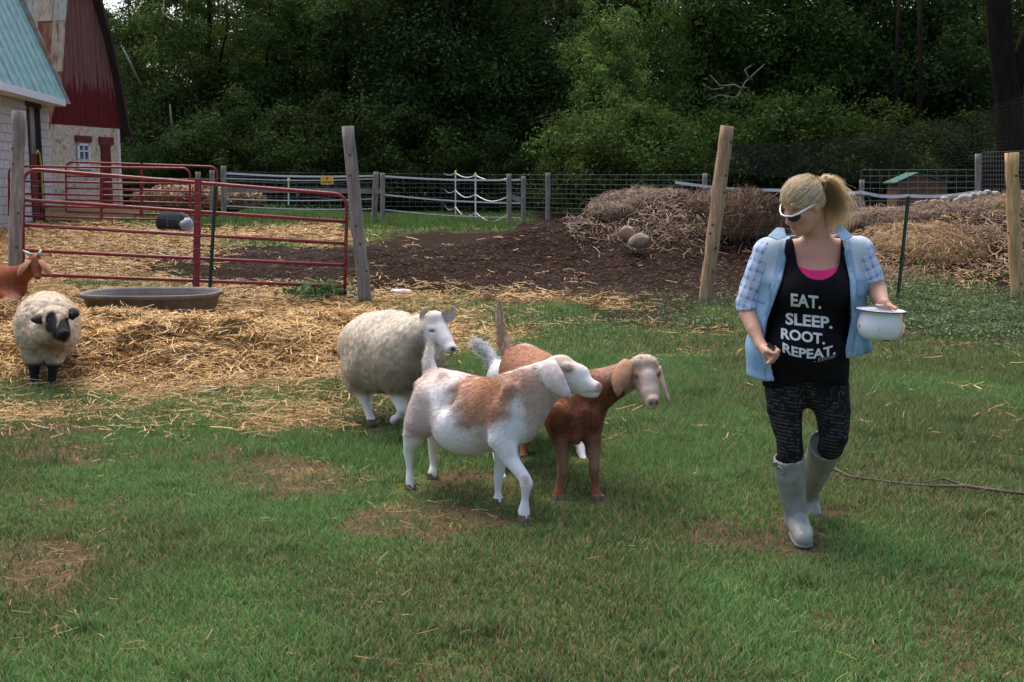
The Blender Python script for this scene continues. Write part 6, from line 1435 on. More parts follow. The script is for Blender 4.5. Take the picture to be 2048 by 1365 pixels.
    for i in range(4):
        a = P(1792 + 3 * i, 634 - 2 * i + 6, 4.895 - .012 * i); b_ = P(1807 - 1.5 * i, 652 + 5 * i, 4.865 - .018 * i); c = P(1805 - 5 * i, 668 + 5 * i, 4.80 - .01 * i); f.cone(P(1784, 628, 4.905), a, .012, .010, .006); f.cone(a, b_, .0098, .0088, .003); f.cone(b_, c, .0088, .0075, .003)
    V, Q = f.mesh(); V = smooth_mesh(V, Q, 1, .45); px, py = proj(V); C = np.tile((.50, .27, .19), (len(V), 1)) * (.93 + .14 * fbm(V, 22, 3, 3))[:, None]
    lf, lu, ls = loc(V); C = cmix(C, (.50, .185, .145), spot(px, py, 1636, 545, 60, 50, .6) * .45); lip = spot(lu, ls, -.066, 0, .012, .024, .3) * (lf > .085); C = cmix(C, (.40, .10, .10), lip * .8); C = cmix(C, (.46, .20, .15), spot(lu, ls, -.03, -.045, .03, .03, .8) * (lf > .03) * .4); C = cmix(C, (.46, .19, .15), (spot(px, py, 1552, 716, 16, 14, .6) + spot(px, py, 1790, 616, 12, 8, .6)) * .4)
    C = cmix(C, (.62, .52, .46), spot(px, py, 1766, 611, 7, 4, .3) * 0)
    ms = mat('skin', attr='col', rough=.5, spec=.35, var=.05, scale=60, bump=.06, bscale=350); b = ms.node_tree.nodes['Principled BSDF']; b.inputs['Subsurface Weight'].default_value = .12; b.inputs['Subsurface Radius'].default_value = (.02, .008, .004); b.inputs['Subsurface Scale'].default_value = .4
    part('body', V, Q, ms, root, smooth=True, attrs={'col': C})
    Fg = lambda z0=.70, z1=1.52, x1=None: Field(np.array((lo[0], lo[1] + .1, z0)), np.array((hi[0] if x1 is None else x1, 5.45, z1)), .0066)
    FL = lambda z0, z1: Field(np.array((P(1530, 900, 5.1)[0], 4.74, z0)), np.array((P(1725, 900, 5.1)[0], 5.62, z1)), .0066)
    mpp = lambda g: g[..., 1] / F
    xl = lambda y: np.interp(y, [470, 490, 560, 640, 680, 720, 770], [1583, 1578, 1564, 1535, 1528, 1540, 1551]); xr = lambda y: np.interp(y, [470, 490, 560, 640, 700, 740], [1681, 1684, 1699, 1702, 1690, 1694])
    # ---- pink undershirt
    f = Fg(); torso(f, -.0015)
    f.func(lambda g: (lambda q: np.maximum((q[1] - (543 + ((q[0] - 1637) / 40.) ** 2 * -8)), 0 * q[1] - 9) * mpp(g))(proj(g)), op='cut') if False else None
    def cut_above(line, front=True):
        def fn(g):
            qx, qy = proj(g); return (qy - line(qx)) * mpp(g)
        return fn
    f.func(cut_above(lambda x: 541 - ((x - 1637) / 36.) ** 2 * 7), op='cut'); f.func(lambda g: -(proj(g)[1] - 580) * mpp(g), op='cut')
    V, Q = f.mesh(); V = smooth_mesh(V, Q, 1); part('pink_undershirt', V, Q, mat('pink_cloth', (.62, .022, .15), .8, var=.08, bump=.2, bscale=60), root, smooth=True)
    # ---- black tank top
    f = Fg(); torso(f, .009, .055); f.ell(P(1614, 700, 4.99), (.155, .075, .11), .06); f.cone(P(1611, 745, 5.07), P(1607, 772, 5.07), .120, .122, .05, side=X1, fa=1.42)
    a, b_ = P(1630, 440, 5.0), P(1637, 516, 5.0)
    def neck(g):
        qx, qy = proj(g); t = np.clip((qy - 440) / (516 - 440.), 0, 1); cx = 1631 + 6 * t; r_ = 53 - 9 * t; d = np.sqrt((qx - cx) ** 2 + (qy - np.clip(qy, 0, 516)) ** 2) - r_; return np.maximum(d * mpp(g), g[..., 1] - 5.13)
    f.func(neck, .006, 'cut'); f.func(lambda g: -(proj(g)[1] - (768 + 5 * np.sin((proj(g)[0] - 1500) / 28.))) * mpp(g), op='cut'); f.func(lambda g: (proj(g)[1] - 478) * mpp(g), op='cut')
    f.func(lambda g: (lambda q: np.maximum(np.minimum(q[0] - (xl(q[1]) - 9), (xr(q[1]) + 7) - q[0]) * mpp(g), -(600 - q[1]) * mpp(g) * 1.0))(proj(g)), op='cut')
    for (cx, cy) in ((1536, 520), (1712, 516)): f.ell(P(cx, cy, 5.07), (.055, .2, .075), .01, op='cut')
    V, Q = f.mesh(); V = smooth_mesh(V, Q, 1); N = vnormals(V, Q); V = V + N * ((fbm(V * np.array((1, 1, .5)), 9, 5, 2) - .5) * (.006 + .014 * np.clip((1.15 - V[:, 2]) / .2, 0, 1)))[:, None]
    tank = part('tank_top', V, Q, mat('black_cloth', (.006, .006, .008), .9, var=.2, spec=.12, bump=.15, bscale=90), root, smooth=True)
    from mathutils.bvhtree import BVHTree
    bv = BVHTree.FromPolygons([tuple(v) for v in V], [tuple(int(i) for i in q) for q in Q]); cam0 = Vector((0, 0, CAMZ))
    mt = mat('shirt_print', (.60, .61, .63), .8, var=.12, scale=80)
    def shirt_text(body, cx, cy, wpx, hpx, fn, m=mt, bold=.030):
        tv, tf = text_mesh(body, 1.0, bold); bm = bmesh.new()
        for v in tv: bm.verts.new(v)
        bm.verts.ensure_lookup_table()
        for q in tf:
            try: bm.faces.new([bm.verts[i] for i in q])
            except ValueError: pass
        bmesh.ops.triangulate(bm, faces=bm.faces[:])
        for _ in range(2): 
            le = [e for e in bm.edges if e.calc_length() > .16]
            if le: bmesh.ops.subdivide_edges(bm, edges=le, cuts=1); bmesh.ops.triangulate(bm, faces=[q for q in bm.faces if len(q.verts) > 3])
        tv = np.array([v.co[:] for v in bm.verts]); bm.verts.index_update(); tf = [tuple(v.index for v in q.verts) for q in bm.faces]; bm.free()
        mn, mx = tv.min(0), tv.max(0); u = (tv[:, 0] - mn[0]) / (mx[0] - mn[0]) - .5; w_ = (tv[:, 1] - mn[1]) / (mx[1] - mn[1]) - .5; out = []
        for a_, b2 in zip(u, w_):
            x = cx + a_ * wpx; y = cy - b2 * hpx + fn(a_); p = Vector(P(x, y, 5.0)); d = (p - cam0).normalized(); hit = bv.ray_cast(cam0, d)
            out.append(np.array(hit[0] - d * (.0022 if bold > 0 else .0045)) if hit[0] is not None else np.array(p))
        o = part('print_' + body.lower().strip('-. ').replace(' ', '_'), out, tf, m, root); o.name = 'lettering'
    shirt_text('EAT.', 1612, 603, 61, 26, lambda a: 6 * a); shirt_text('SLEEP.', 1618, 642, 94, 24, lambda a: 9 * a); shirt_text('ROOT.', 1606, 673, 88, 22, lambda a: 12 * a); shirt_text('REPEAT.', 1618, 700, 106, 20, lambda a: 8 - 45 * a * a + 4 * a)
    shirt_text('- Esther', 1650, 717, 46, 8, lambda a: -12 * a, mat('faded_print', (.30, .31, .32), .85), 0)
    # ---- denim shirt, open in front
    def shirt_shape(f, d):
        L, r_ = pts([(1628, 512, 5.09, .086), (1624, 560, 5.08, .125), (1616, 640, 5.08, .140), (1612, 705, 5.08, .165), (1611, 770, 5.09, .185)]); fa = [1.9, 1.95, 1.80, 1.60, 1.55]
        for i in range(4): f.cone(L[i], L[i + 1], r_[i] + d, r_[i + 1] + d, .03, side=X1, fa=fa[i], fb=fa[i + 1])
        f.cone(P(1537, 506, 5.08), P(1716, 502, 5.08), .069 + d, .069 + d, .05); f.ell(P(1594, 585, 4.985), (.085 + d, .07 + d, .085 + d), .05); f.ell(P(1668, 583, 4.985), (.085 + d, .07 + d, .085 + d), .05)
    f = Fg(); shirt_shape(f, .0); g2 = Fg(); shirt_shape(g2, -.015); fold = Fg()
    gx, gy, gz = [f.lo[i] + f.h * np.arange(f.n[i]) for i in range(3)]
    wave = (.015 * np.sin(gx[:, None, None] * 38 + np.sin(gz * 7)[None, None, :] * 1.3 + gy[None, :, None] * 16) + .006 * np.sin(gx[:, None, None] * 80 + gz[None, None, :] * 22 + 1.0)) * np.clip((1.25 - gz) / .5, .2, 1)[None, None, :]
    f.f = np.maximum(f.f + wave, -(g2.f + wave))
    f.func(lambda g: (lambda q: np.maximum(np.maximum(xl(q[1]) - q[0], q[0] - xr(q[1])) * mpp(g), g[..., 1] - 5.09))(proj(g)), .002, 'cut')
    hem = lambda x: np.interp(x, [1480, 1492, 1520, 1551, 1600, 1690, 1715, 1745], [738, 750, 762, 765, 740, 719, 714, 704]); f.func(lambda g: (lambda q: -(q[1] - hem(q[0])) * mpp(g))(proj(g)), op='cut')
    f.cone(P(1634, 470, 5.08), P(1634, 515, 5.06), .075, .06, .01, op='cut')
    V, Q = f.mesh(); V = smooth_mesh(V, Q, 2, .5)
    def denim_col(V):
        qx, qy = proj(V); nz = fbm(V, 30, 4, 3); C = np.tile((.205, .345, .530), (len(V), 1)) * (.90 + .20 * fbm(V, 60, 6, 2))[:, None]; C = cmix(C, (.56, .60, .64), (spot(qx, qy, 1712, 505, 42, 50, .6, nz, .5) + spot(qx, qy, 1545, 515, 34, 46, .6, nz, .5)) * .75); C = cmix(C, (.40, .52, .64), sstep(.45, .7, fbm(V, 10, 9, 2)) * .4)
        seam = np.maximum(np.exp(-((qx - xl(qy) + 3) / 1.6) ** 2), np.exp(-((qx - xr(qy) - 3) / 1.6) ** 2)); seam2 = np.maximum(np.exp(-((qx - xl(qy) + 17) / 1.3) ** 2), np.exp(-((qx - xr(qy) - 15) / 1.3) ** 2)); C = cmix(C, (.17, .28, .42), np.maximum(seam, seam2) * .55 * (V[:, 1] < 5.06)); C = cmix(C, (.18, .29, .42), np.exp(-((qy - hem(qx) + 5) / 1.6) ** 2) * .6); return C
    M_DEN = mat('denim', attr='col', rough=.9, spec=.1, bump=.12, bscale=240, var=.06, scale=60)
    part('denim_shirt', V, Q, M_DEN, root, smooth=True, attrs={'col': denim_col(V)})
    # collar wings
    def flap(ptsA, off=.012, name='collar', th=.008, parent=None, m=None):
        W = [np.array(p) for p in ptsA]; n = len(W); c = sum(W) / n; nn = np.cross(W[1] - W[0], W[2] - W[0]); nn /= np.linalg.norm(nn); nn = -nn if nn[1] > 0 else nn; V = []
        for o in (off, off - th): V += [p + nn * o for p in W]
        V += [c + nn * (off + .0015)]; F_ = [(i, (i + 1) % n, 2 * n) for i in range(n)] + [tuple(range(2 * n - 1, n - 1, -1))] + [(i, i + n, (i + 1) % n + n, (i + 1) % n) for i in range(n)]
        qx, qy = proj(np.array(V)); part(name, V, F_, m or M_DEN, root, attrs={'col': np.tile((.33, .46, .60), (len(V), 1))})
    bvs = BVHTree.FromPolygons([tuple(v) for v in V], [tuple(int(i) for i in q) for q in Q])
    def onshirt(x, y, off=.004, dflt=5.0):
        p = Vector(P(x, y, 5.0)); d = (p - cam0).normalized(); hit = bvs.ray_cast(cam0, d)
        if hit[0] is None or hit[0].y > 5.15: return P(x, y, dflt)
        return np.array(hit[0] - d * off)
    def ribbon(name, line, w_, m, col, off=.005):
        V = []; 
        for i, (x, y) in enumerate(line):
            a_ = line[max(i - 1, 0)]; b2 = line[min(i + 1, len(line) - 1)]; t = np.array(b2, float) - np.array(a_, float); t /= np.linalg.norm(t); n = np.array((-t[1], t[0])) * w_ / 2
            V += [onshirt(x - n[0], y - n[1], off), onshirt(x + n[0], y + n[1], off), onshirt(x + n[0], y + n[1], -.004), onshirt(x - n[0], y - n[1], -.004)]
        F_ = [(i * 4 + k, i * 4 + 4 + k, i * 4 + 4 + (k + 1) % 4, i * 4 + (k + 1) % 4) for i in range(len(line) - 1) for k in range(4)]; part(name, V, F_, m, root, smooth=True, attrs={'col': np.tile(col, (len(V), 1))})
    flap([P(1568, 458, 5.03), P(1553, 457, 5.03), P(1535, 474, 4.995), P(1554, 481, 4.98), P(1572, 476, 4.985)], .006, th=.005); flap([P(1672, 452, 5.05), P(1681, 447, 5.06), P(1704, 475, 4.99), P(1686, 484, 4.975), P(1674, 471, 4.99)], .006, th=.005)
    ribbon('placket', [(xl(y) - 9, y) for y in range(500, 760, 12)], 16, M_DEN, (.225, .35, .49)); ribbon('placket', [(xr(y) + 8, y) for y in range(500, 712, 12)], 14, M_DEN, (.225, .35, .49))
    for (cx, cy, sx_, sy_) in ((1526, 587, 30, 40), (1722, 578, 17, 36)):
        V = []; n = 6
        for j in range(n):
            for i in range(n): u_ = i / (n - 1) * 2 - 1; w_ = j / (n - 1) * 2 - 1; V.append(onshirt(cx + u_ * sx_ / 2, cy + w_ * sy_ / 2 * (1 - .22 * abs(u_) * (w_ > 0)), .0045))
        F_ = [(j * n + i, j * n + i + 1, j * n + n + i + 1, j * n + n + i) for j in range(n - 1) for i in range(n - 1)]; ring = list(range(n)) + [k_ * n + n - 1 for k_ in range(1, n)] + [(n - 1) * n + k_ for k_ in range(n - 2, -1, -1)] + [k_ * n for k_ in range(n - 2, 0, -1)]
        m_ = len(V); V += [v + (V[0] * 0 + np.array((0, .008, 0))) for v in (V[i] for i in ring)]; F_ += [(ring[i], ring[(i + 1) % len(ring)], m_ + (i + 1) % len(ring), m_ + i) for i in range(len(ring))]
        cc = np.array([(.265, .40, .545)] * len(V)); edge = np.array(ring); cc[edge] = (.17, .28, .42); cc[n:2 * n] *= .85; part('pocket', V, F_, M_DEN, root, attrs={'col': cc})
    bt = mat('pearl_button', (.55, .52, .48), .4)
    for (x, y) in ((1702, 539), (1708, 630), (1556, 560)):
        p = onshirt(x, y, .009); q = MB(); q.lathe(p, [(.0055, -.002), (.0055, .002), (.001, .0022)], 10, ax=[X1, np.array((0, 0, 1.)), np.array((0, -1., 0))]); q.build('button', bt, root)
    # ---- plaid sleeves
    for nm, arm, rr, cut in (('R', armR, rR, (1491, 622, -.14)), ('L', armL, rL, (1750, 566, -.30))):
        f = Fg(); n = 4; L = arm[:n]; f.chain(L, [.057, .053, .049, .048], .02)
        cx, cy, sl_ = cut; f.func(lambda g: (lambda q: -(q[1] - (cy + sl_ * (q[0] - cx))) * mpp(g))(proj(g)), op='cut')
        c0 = P(cx + 4, cy + sl_ * 4 - 8, 5.07); f.cone(P(cx - 22, cy - sl_ * 22 - 8, 5.07), P(cx + 26, cy + sl_ * 26 - 8, 5.07), .018, .018, .02) if False else None
        V, Q = f.mesh(); V = smooth_mesh(V, Q, 1); N = vnormals(V, Q); ax_ = L[2] - L[0]; ax_ /= np.linalg.norm(ax_); o = V - L[0]; t = o @ ax_; s = np.cross(ax_, (0, 1., 0)); s /= np.linalg.norm(s); w2 = np.cross(ax_, s); an = np.arctan2(o @ w2, o @ s) * .068
        V = V + N * (.0022 * np.sin(t * 60 + 2 * np.sin(an * 40)) + (fbm(V, 16, 3, 2) - .5) * .009)[:, None]
        band = lambda x, p, w3: ((x / p) % 1.0 < w3).astype(float); A = band(t + 10, .042, .5); B = band(an + 10, .042, .5); C = np.tile((.46, .54, .68), (len(V), 1)); C = cmix(C, (.12, .25, .52), .40 * A + .40 * B + .2 * A * B); C = cmix(C, (.66, .62, .66), np.maximum(band(t + 10.027, .042, .16), band(an + 10.027, .042, .16)) * .7); C = C * (.85 + .3 * fbm(V, 40, 2, 2))[:, None]
        part('plaid_sleeve', V, Q, mat('plaid_cloth', attr='col', rough=.9, spec=.1, bump=.2, bscale=200), root, smooth=True, attrs={'col': C})
    # plaid back lining glimpsed beside the top
    # ---- leggings
    f = FL(.25, .95); f.chain(legR[:5], [r_ + .006 for r_ in gR[:5]], .015); f.chain(legL[:4], [r_ + .006 for r_ in gL[:4]], .015); f.cone(P(1612, 738, 5.08), P(1612, 775, 5.08), .110, .096, .03, side=X1, fa=1.55); f.ell(P(1614, 712, 4.98), (.138, .068, .093), .05)
    f.func(lambda g: (proj(g)[1] - 728) * mpp(g), op='cut')
    V, Q = f.mesh(); V = smooth_mesh(V, Q, 1); N = vnormals(V, Q); V = V + N * ((fbm(V, 18, 5, 2) - .5) * .007)[:, None]
    m = bpy.data.materials.new('printed_leggings'); m.use_nodes = True; nd = m.node_tree.nodes; lk = m.node_tree.links; b = nd['Principled BSDF']; b.inputs['Roughness'].default_value = .85; b.inputs['Specular IOR Level'].default_value = .15
    tc = nd.new('ShaderNodeTexCoord'); sx = nd.new('ShaderNodeSeparateXYZ'); lk.new(tc.outputs['Object'], sx.inputs[0])
    def mth(op, a_, b2=None, c=None):
        n = nd.new('ShaderNodeMath'); n.operation = op
        for i, v in enumerate((a_, b2, c)):
            if v is None: continue
            if isinstance(v, (int, float)): n.inputs[i].default_value = v
            else: lk.new(v, n.inputs[i])
        return n.outputs[0]
    def nzm(sc, scale=1.0, det=2):
        mp = nd.new('ShaderNodeMapping'); mp.inputs['Scale'].default_value = sc; lk.new(tc.outputs['Object'], mp.inputs[0]); n = nd.new('ShaderNodeTexNoise'); n.inputs['Scale'].default_value = scale; n.inputs['Detail'].default_value = det; lk.new(mp.outputs[0], n.inputs[0]); return n.outputs[0]
    tilt = mth('MULTIPLY_ADD', sx.outputs[0], .12, sx.outputs[2]); row = mth('FRACT', mth('MULTIPLY', tilt, 62.0)); inrow = mth('LESS_THAN', row, .55)
    scr = mth('LESS_THAN', mth('ABSOLUTE', mth('SUBTRACT', nzm((260, 60, 420), 1.0, 1), .5)), .035); word = mth('GREATER_THAN', nzm((40, 20, 62), 1.0, 0), .44); zone = mth('GREATER_THAN', nzm((9, 5, 6), 1.0, 1), .49)
    ink = mth('MULTIPLY', mth('MULTIPLY', scr, inrow), mth('MULTIPLY', word, zone)); big = mth('MULTIPLY', mth('LESS_THAN', mth('ABSOLUTE', mth('SUBTRACT', nzm((16, 10, 9), 1.0, 2), .52)), .006), mth('LESS_THAN', nzm((9, 5, 6), 1.0, 1), .50))
    tot = mth('MAXIMUM', ink, mth('MULTIPLY', big, .7)); mx = nd.new('ShaderNodeMix'); mx.data_type = 'RGBA'; lk.new(tot, mx.inputs[0]); mx.inputs[6].default_value = (.008, .008, .009, 1); mx.inputs[7].default_value = (.13, .118, .11, 1); lk.new(mx.outputs[2], b.inputs['Base Color'])
    part('leggings', V, Q, m, root, smooth=True)
    # ---- rubber boots
    M_BOOT = mat('grey_rubber', (.245, .255, .235), .45, col2=(.20, .175, .14), scale=9, var=.14, spec=.4, bump=.08, thr=(.56, .74)); M_SOLE = mat('boot_sole', (.16, .16, .15), .8)
    def boot(shaft, rr, foot, rf, label_at=None, tilt=0.0):
        f = FL(-.02, .55); f.chain(shaft, rr, .015); f.chain(foot, rf, .03, side=(0.95, .3, 0), fa=.95); top = shaft[0]; d = shaft[1] - shaft[0]; d /= np.linalg.norm(d)
        f.cone(shaft[0] + d * .012, shaft[0] + d * .020, rr[0] + .004, rr[0] + .004, .003)
        f.func(lambda g: ((g - (top + d * .006)) @ d), op='cut'); f.func(lambda g: np.maximum(np.linalg.norm((g - top) - ((g - top) @ d)[..., None] * d, axis=-1) - (rr[0] - .008), ((g - top) @ d) - .03), op='cut', lo=top - .15, hi=top + .15)
        if tilt == 0: f.func(lambda g: g[..., 2] - (.014), op='cut')
        V, Q = f.mesh(); V = smooth_mesh(V, Q, 1); bt_ = part('rubber_boot', V, Q, M_BOOT, root, smooth=True); return bt_
    bR, qR = pts([(1578, 912, 5.01, .066), (1580, 950, 5.03, .066), (1585, 985, 5.06, .060), (1589, 1012, 5.07, .053), (1592, 1040, 5.09, .050), (1594, 1066, 5.10, .046)])
    fR, sR = pts([(1592, 1068, 5.10, .046), (1598, 1072, 5.03, .050), (1604, 1080, 4.95, .050), (1607, 1088, 4.885, .042)]); fR[0][2] = .058; fR[1][2] = .056; fR[2][2] = .050; fR[3][2] = .044
    b1 = boot(bR, qR, fR, sR)
    f = Field(np.min(fR, 0) - .12, np.max(fR, 0) + .12, .006); c2 = [np.array((p[0], p[1], .016)) for p in fR]; f.chain(c2, [.043, .046, .048, .042], .02, side=(0, 0, 1), fa=.36); f.func(lambda g: g[..., 2] - .004, op='cut'); V, Q = f.mesh(); part('sole', V, Q, M_SOLE, b1, smooth=True)
    bL, qL = pts([(1653, 888, 5.06, .076), (1640, 922, 5.18, .071), (1627, 956, 5.32, .058), (1619, 982, 5.43, .050), (1617, 996, 5.48, .046)])
    fL, sL = pts([(1617, 998, 5.48, .044), (1621, 1008, 5.45, .043), (1626, 1020, 5.42, .040), (1629, 1028, 5.40, .034)]); b2_ = boot(bL, qL, fL, sL, tilt=1)
    f = Field(np.min(fL, 0) - .12, np.max(fL, 0) + .12, .006); f.chain([p + np.array((-.004, .030, -.030)) for p in fL], [.036, .037, .037, .030], .02, side=(0, .7, .7), fa=.4); V, Q = f.mesh(); part('sole', V, Q, M_SOLE, b2_, smooth=True)
    # boot badge and buckle
    vb = [np.array(v.co) + np.array(root.location) for v in b1.data.vertices]; bvb = BVHTree.FromPolygons([tuple(v) for v in vb], [tuple(p.vertices) for p in b1.data.polygons])
    def onboot(x, y, off=.002):
        d = (Vector(P(x, y, 5.0)) - cam0).normalized(); hit = bvb.ray_cast(cam0, d); return np.array(hit[0] - d * off) if hit[0] is not None else P(x, y, 4.96)
    def patch(name, x0, x1, y0, y1, off, m, sl_=-.18, n=6):
        V = []
        for j in range(2):
            for i in range(n): x = x0 + (x1 - x0) * i / (n - 1); V.append(onboot(x, (y0, y1)[j] + sl_ * (x - x0), off))
        part(name, V, [(i, i + 1, n + i + 1, n + i) for i in range(n - 1)], m, b1)
    patch('badge', 1573, 1593, 926, 933.5, .002, mat('badge_red', (.40, .06, .04), .5)); patch('badge_field', 1574.2, 1591.8, 927.2, 932.3, .003, mat('badge_white', (.62, .60, .58), .5))
    tv, tf = text_mesh('HUNTER', 1.0, .01); mn, mxx = tv.min(0), tv.max(0); part('badge_lettering', [onboot(1575.5 + 15 * (v[0] - mn[0]) / (mxx[0] - mn[0]), 931.6 - 3.6 * (v[1] - mn[1]) / (mxx[1] - mn[1]) - .18 * 15 * (v[0] - mn[0]) / (mxx[0] - mn[0]), .004) for v in tv], tf, mat('badge_ink', (.05, .04, .04), .6), b1)
    q = MB(); q.tube([onboot(1551, 931, .004), onboot(1558, 934, .004), onboot(1566, 938, .004), onboot(1569, 946, .004), onboot(1563, 950, .004)], .004, 6); q.build('side_strap', M_BOOT, b1, smooth=True); q = MB(); q.box(P(1549, 929, 4.99), .008, .008, .010); q.build('buckle', mat('steel_buckle', (.25, .25, .25), .3, metal=.9), b1)
    # ---- sunglasses
    mw = mat('white_frame', (.78, .78, .80), .3, spec=.5)
    fr = [h(.060, .030, .074), h(.085, .014, .062), h(.105, .008, .035), h(.116, .010, .0), h(.108, .006, -.034), h(.088, .010, -.064), h(.060, .014, -.078), h(.02, .010, -.085), h(-.012, .006, -.086)]
    gl = thing('sunglasses', 'white framed wraparound sunglasses worn by the blonde person', 'sunglasses', h(.1, 0, 0))
    q = MB(); q.tube(fr, [.003, .0042, .004, .0036, .004, .0048, .0048, .0038, .0028], 8); q.tube([h(.060, .030, .074), h(.03, .02, .082), h(-.01, .008, .084)], [.004, .0045, .003], 8); q.build('frame', mw, gl, smooth=True)
    ml = mat('dark_lens', (.012, .016, .022), .08, spec=.7)
    for s in (-1, 1):
        V = []; top = [(.114, .006, .006), (.110, .005, .030), (.096, .006, .054), (.082, .009, .066)]; bot = [(.113, -.016, .012), (.108, -.026, .030), (.096, -.024, .052), (.084, -.012, .064)]
        for a_ in (top, bot):
            for (ff, u, s2) in a_: V.append(h(ff, u, s2 * s))
        V += [v - Fv * .003 for v in V]; F_ = [(i, i + 1, i + 5, i + 4) for i in range(3)] + [(i + 8, i + 12, i + 13, i + 9) for i in range(3)]; part('lens', V, F_, ml, gl, smooth=True)
    # ---- hair
    f = Field(HC - .2, HC + .2, .006); f.ell(h(-.018, .034), (.108 * K, .088 * K, .098 * K), .01, ax=ax); f.ell(h(-.07, -.02), (.05, .065, .05), .03, ax=ax)
    def face_cut(g):
        lf, lu, ls = loc(g); hl = np.interp(lu, [-.12, -.05, -.02, .02, .05, .07, .085, .15], [-.04, -.035, -.022, .035, .070, .090, .12, .2]); return hl - lf
    f.func(lambda g: -(-face_cut(g)) * 1.0, op='cut'); f.func(lambda g: loc(g)[1] + .062, op='cut')
    V, Q = f.mesh(); mh = mat('hair_base', (.50, .36, .19), .6, var=.3, scale=40, spec=.3, stretch=(1, 1, 1)); part('hair', smooth_mesh(V, Q, 2), Q, mh, root, smooth=True)
    r = np.random.default_rng(12); BL = np.array([(.78, .62, .39), (.86, .73, .51), (.62, .46, .26), (.70, .54, .32), (.90, .81, .63), (.48, .33, .18)]); tie = P(1637, 368, 5.03); tl_ = np.array(loc(tie)); VV = []; FF = []; CC = []
    def hairs(path, w_, col):
        b0 = len(VV); n = len(path)
        for i, p in enumerate(path):
            t = path[min(i + 1, n - 1)] - path[max(i - 1, 0)]; t = t / (np.linalg.norm(t) + 1e-9); o = p - HC; s = np.cross(t, o); s /= np.linalg.norm(s) + 1e-9; ww = w_ * (1 - .75 * (i / (n - 1)) ** 2); VV.append(p - s * ww / 2); VV.append(p + s * ww / 2); CC.append(col); CC.append(col)
        for i in range(n - 1): FF.append((b0 + 2 * i, b0 + 2 * i + 1, b0 + 2 * i + 3, b0 + 2 * i + 2))
    rad3 = np.array((.108, .098, .088)); cen = np.array((-.018, .034, 0))   # f,u,s
    tdir = (tl_ - cen) / rad3; tdir /= np.linalg.norm(tdir); cnt = 0
    while cnt < 3600:
        d = r.normal(size=3); d /= np.linalg.norm(d); p = cen + d * rad3; lf, lu, ls = p
        hl = np.interp(lu, [-.12, -.05, -.02, .02, .05, .07, .085, .15], [-.04, -.035, -.022, .035, .070, .090, .12, .2])
        if lf > hl + .004 or lu < -.06: continue
        if lf < hl - .03 and r.random() < .55: continue
        cnt += 1; path = []; lift = 1.005 + .085 * r.random() ** 2; sag = r.normal(0, .085, 3)
        for i in range(9):
            t = i / 8; q = d * (1 - t) + tdir * t + sag * math.sin(math.pi * t); q = q / np.linalg.norm(q); pp = cen + q * rad3 * (lift * (1 - t) + 1.01 * t); path.append(h(pp[0], pp[1], pp[2]))
        hairs(path, r.uniform(.0012, .0028), BL[r.choice(6, p=[.25, .22, .14, .18, .12, .09])] * r.uniform(.62, 1.15))
    for k in range(60):   # flyaways
        d = r.normal(size=3); d[1] = abs(d[1]) + .3; d /= np.linalg.norm(d); path = []
        for i in range(6):
            t = i / 5; q = d * (1 - t * .5) + tdir * t * .5; q /= np.linalg.norm(q); pp = cen + q * rad3 * (1.03 + .14 * math.sin(t * 3) * r.random()); path.append(h(pp[0], pp[1], pp[2]))
        hairs(path, .0012, BL[4])
    for k in range(2300):
        u = r.random(); st = tie + r.normal(0, .008, 3)
        if u < .70:
            ex, ey = 1666 + r.normal(0, 17), 405 + 66 * r.random() ** .7; e = P(ex, ey, 5.03 + r.normal(0, .022)); m1 = P(1660 + r.normal(0, 11), 352 + r.normal(0, 8), 5.04 + r.normal(0, .03)); m2 = P(1672 + (ex - 1664) * 1.3 + r.normal(0, 8), 398 + r.normal(0, 8), 5.03 + r.normal(0, .035))
        else:
            an = r.uniform(-1.2, 1.35); L = r.uniform(30, 58); e = P(1638 + L * math.cos(an) , 368 - L * (.42 if an > 0 else .8) * math.sin(an) + 12 * r.random(), 5.04 + r.normal(0, .02)); m1 = P(1645 + 6 * r.random(), 350 + 8 * r.random(), 5.04); m2 = (m1 + e) / 2 + np.array((0, 0, .012))
        path = [st * (1 - t) ** 3 + 3 * t * (1 - t) ** 2 * m1 + 3 * t * t * (1 - t) * m2 + e * t ** 3 for t in np.linspace(0, 1, 9)]; hairs(path, r.uniform(.0016, .0034), BL[r.choice(6, p=[.27, .24, .13, .18, .13, .05])] * r.uniform(.85, 1.15))
    for k in range(90):   # front strand swept back over the ear
        path = [h(.088 - .10 * t + r.normal(0, .002), .062 - .068 * math.sin(t * 1.65) + r.normal(0, .002), -.045 - .040 * t + r.normal(0, .0015)) for t in np.linspace(0, 1, 9)]; hairs(path, .003, BL[r.choice([0, 1, 4])] * r.uniform(.85, 1.1))
    part('hair_strands', VV, np.array(FF), mat('blond_hair', attr='col', rough=.42, spec=.4, transl=.5), root, attrs={'col': np.array(CC)})['kind'] = 'stuff'
    q = MB(); td = P(1648, 362, 5.04) - tie; td /= np.linalg.norm(td); e1 = np.cross(td, (0, 1., 0)); e1 /= np.linalg.norm(e1); e2 = np.cross(td, e1); q.tube([tie + td * .004 + (e1 * math.cos(a_) + e2 * math.sin(a_)) * .017 for a_ in np.linspace(0, 2 * math.pi, 13)[:-1]], .006, 7, closed=True); q.build('hair_tie', mat('black_elastic', (.008, .008, .01), .7), root, smooth=True)
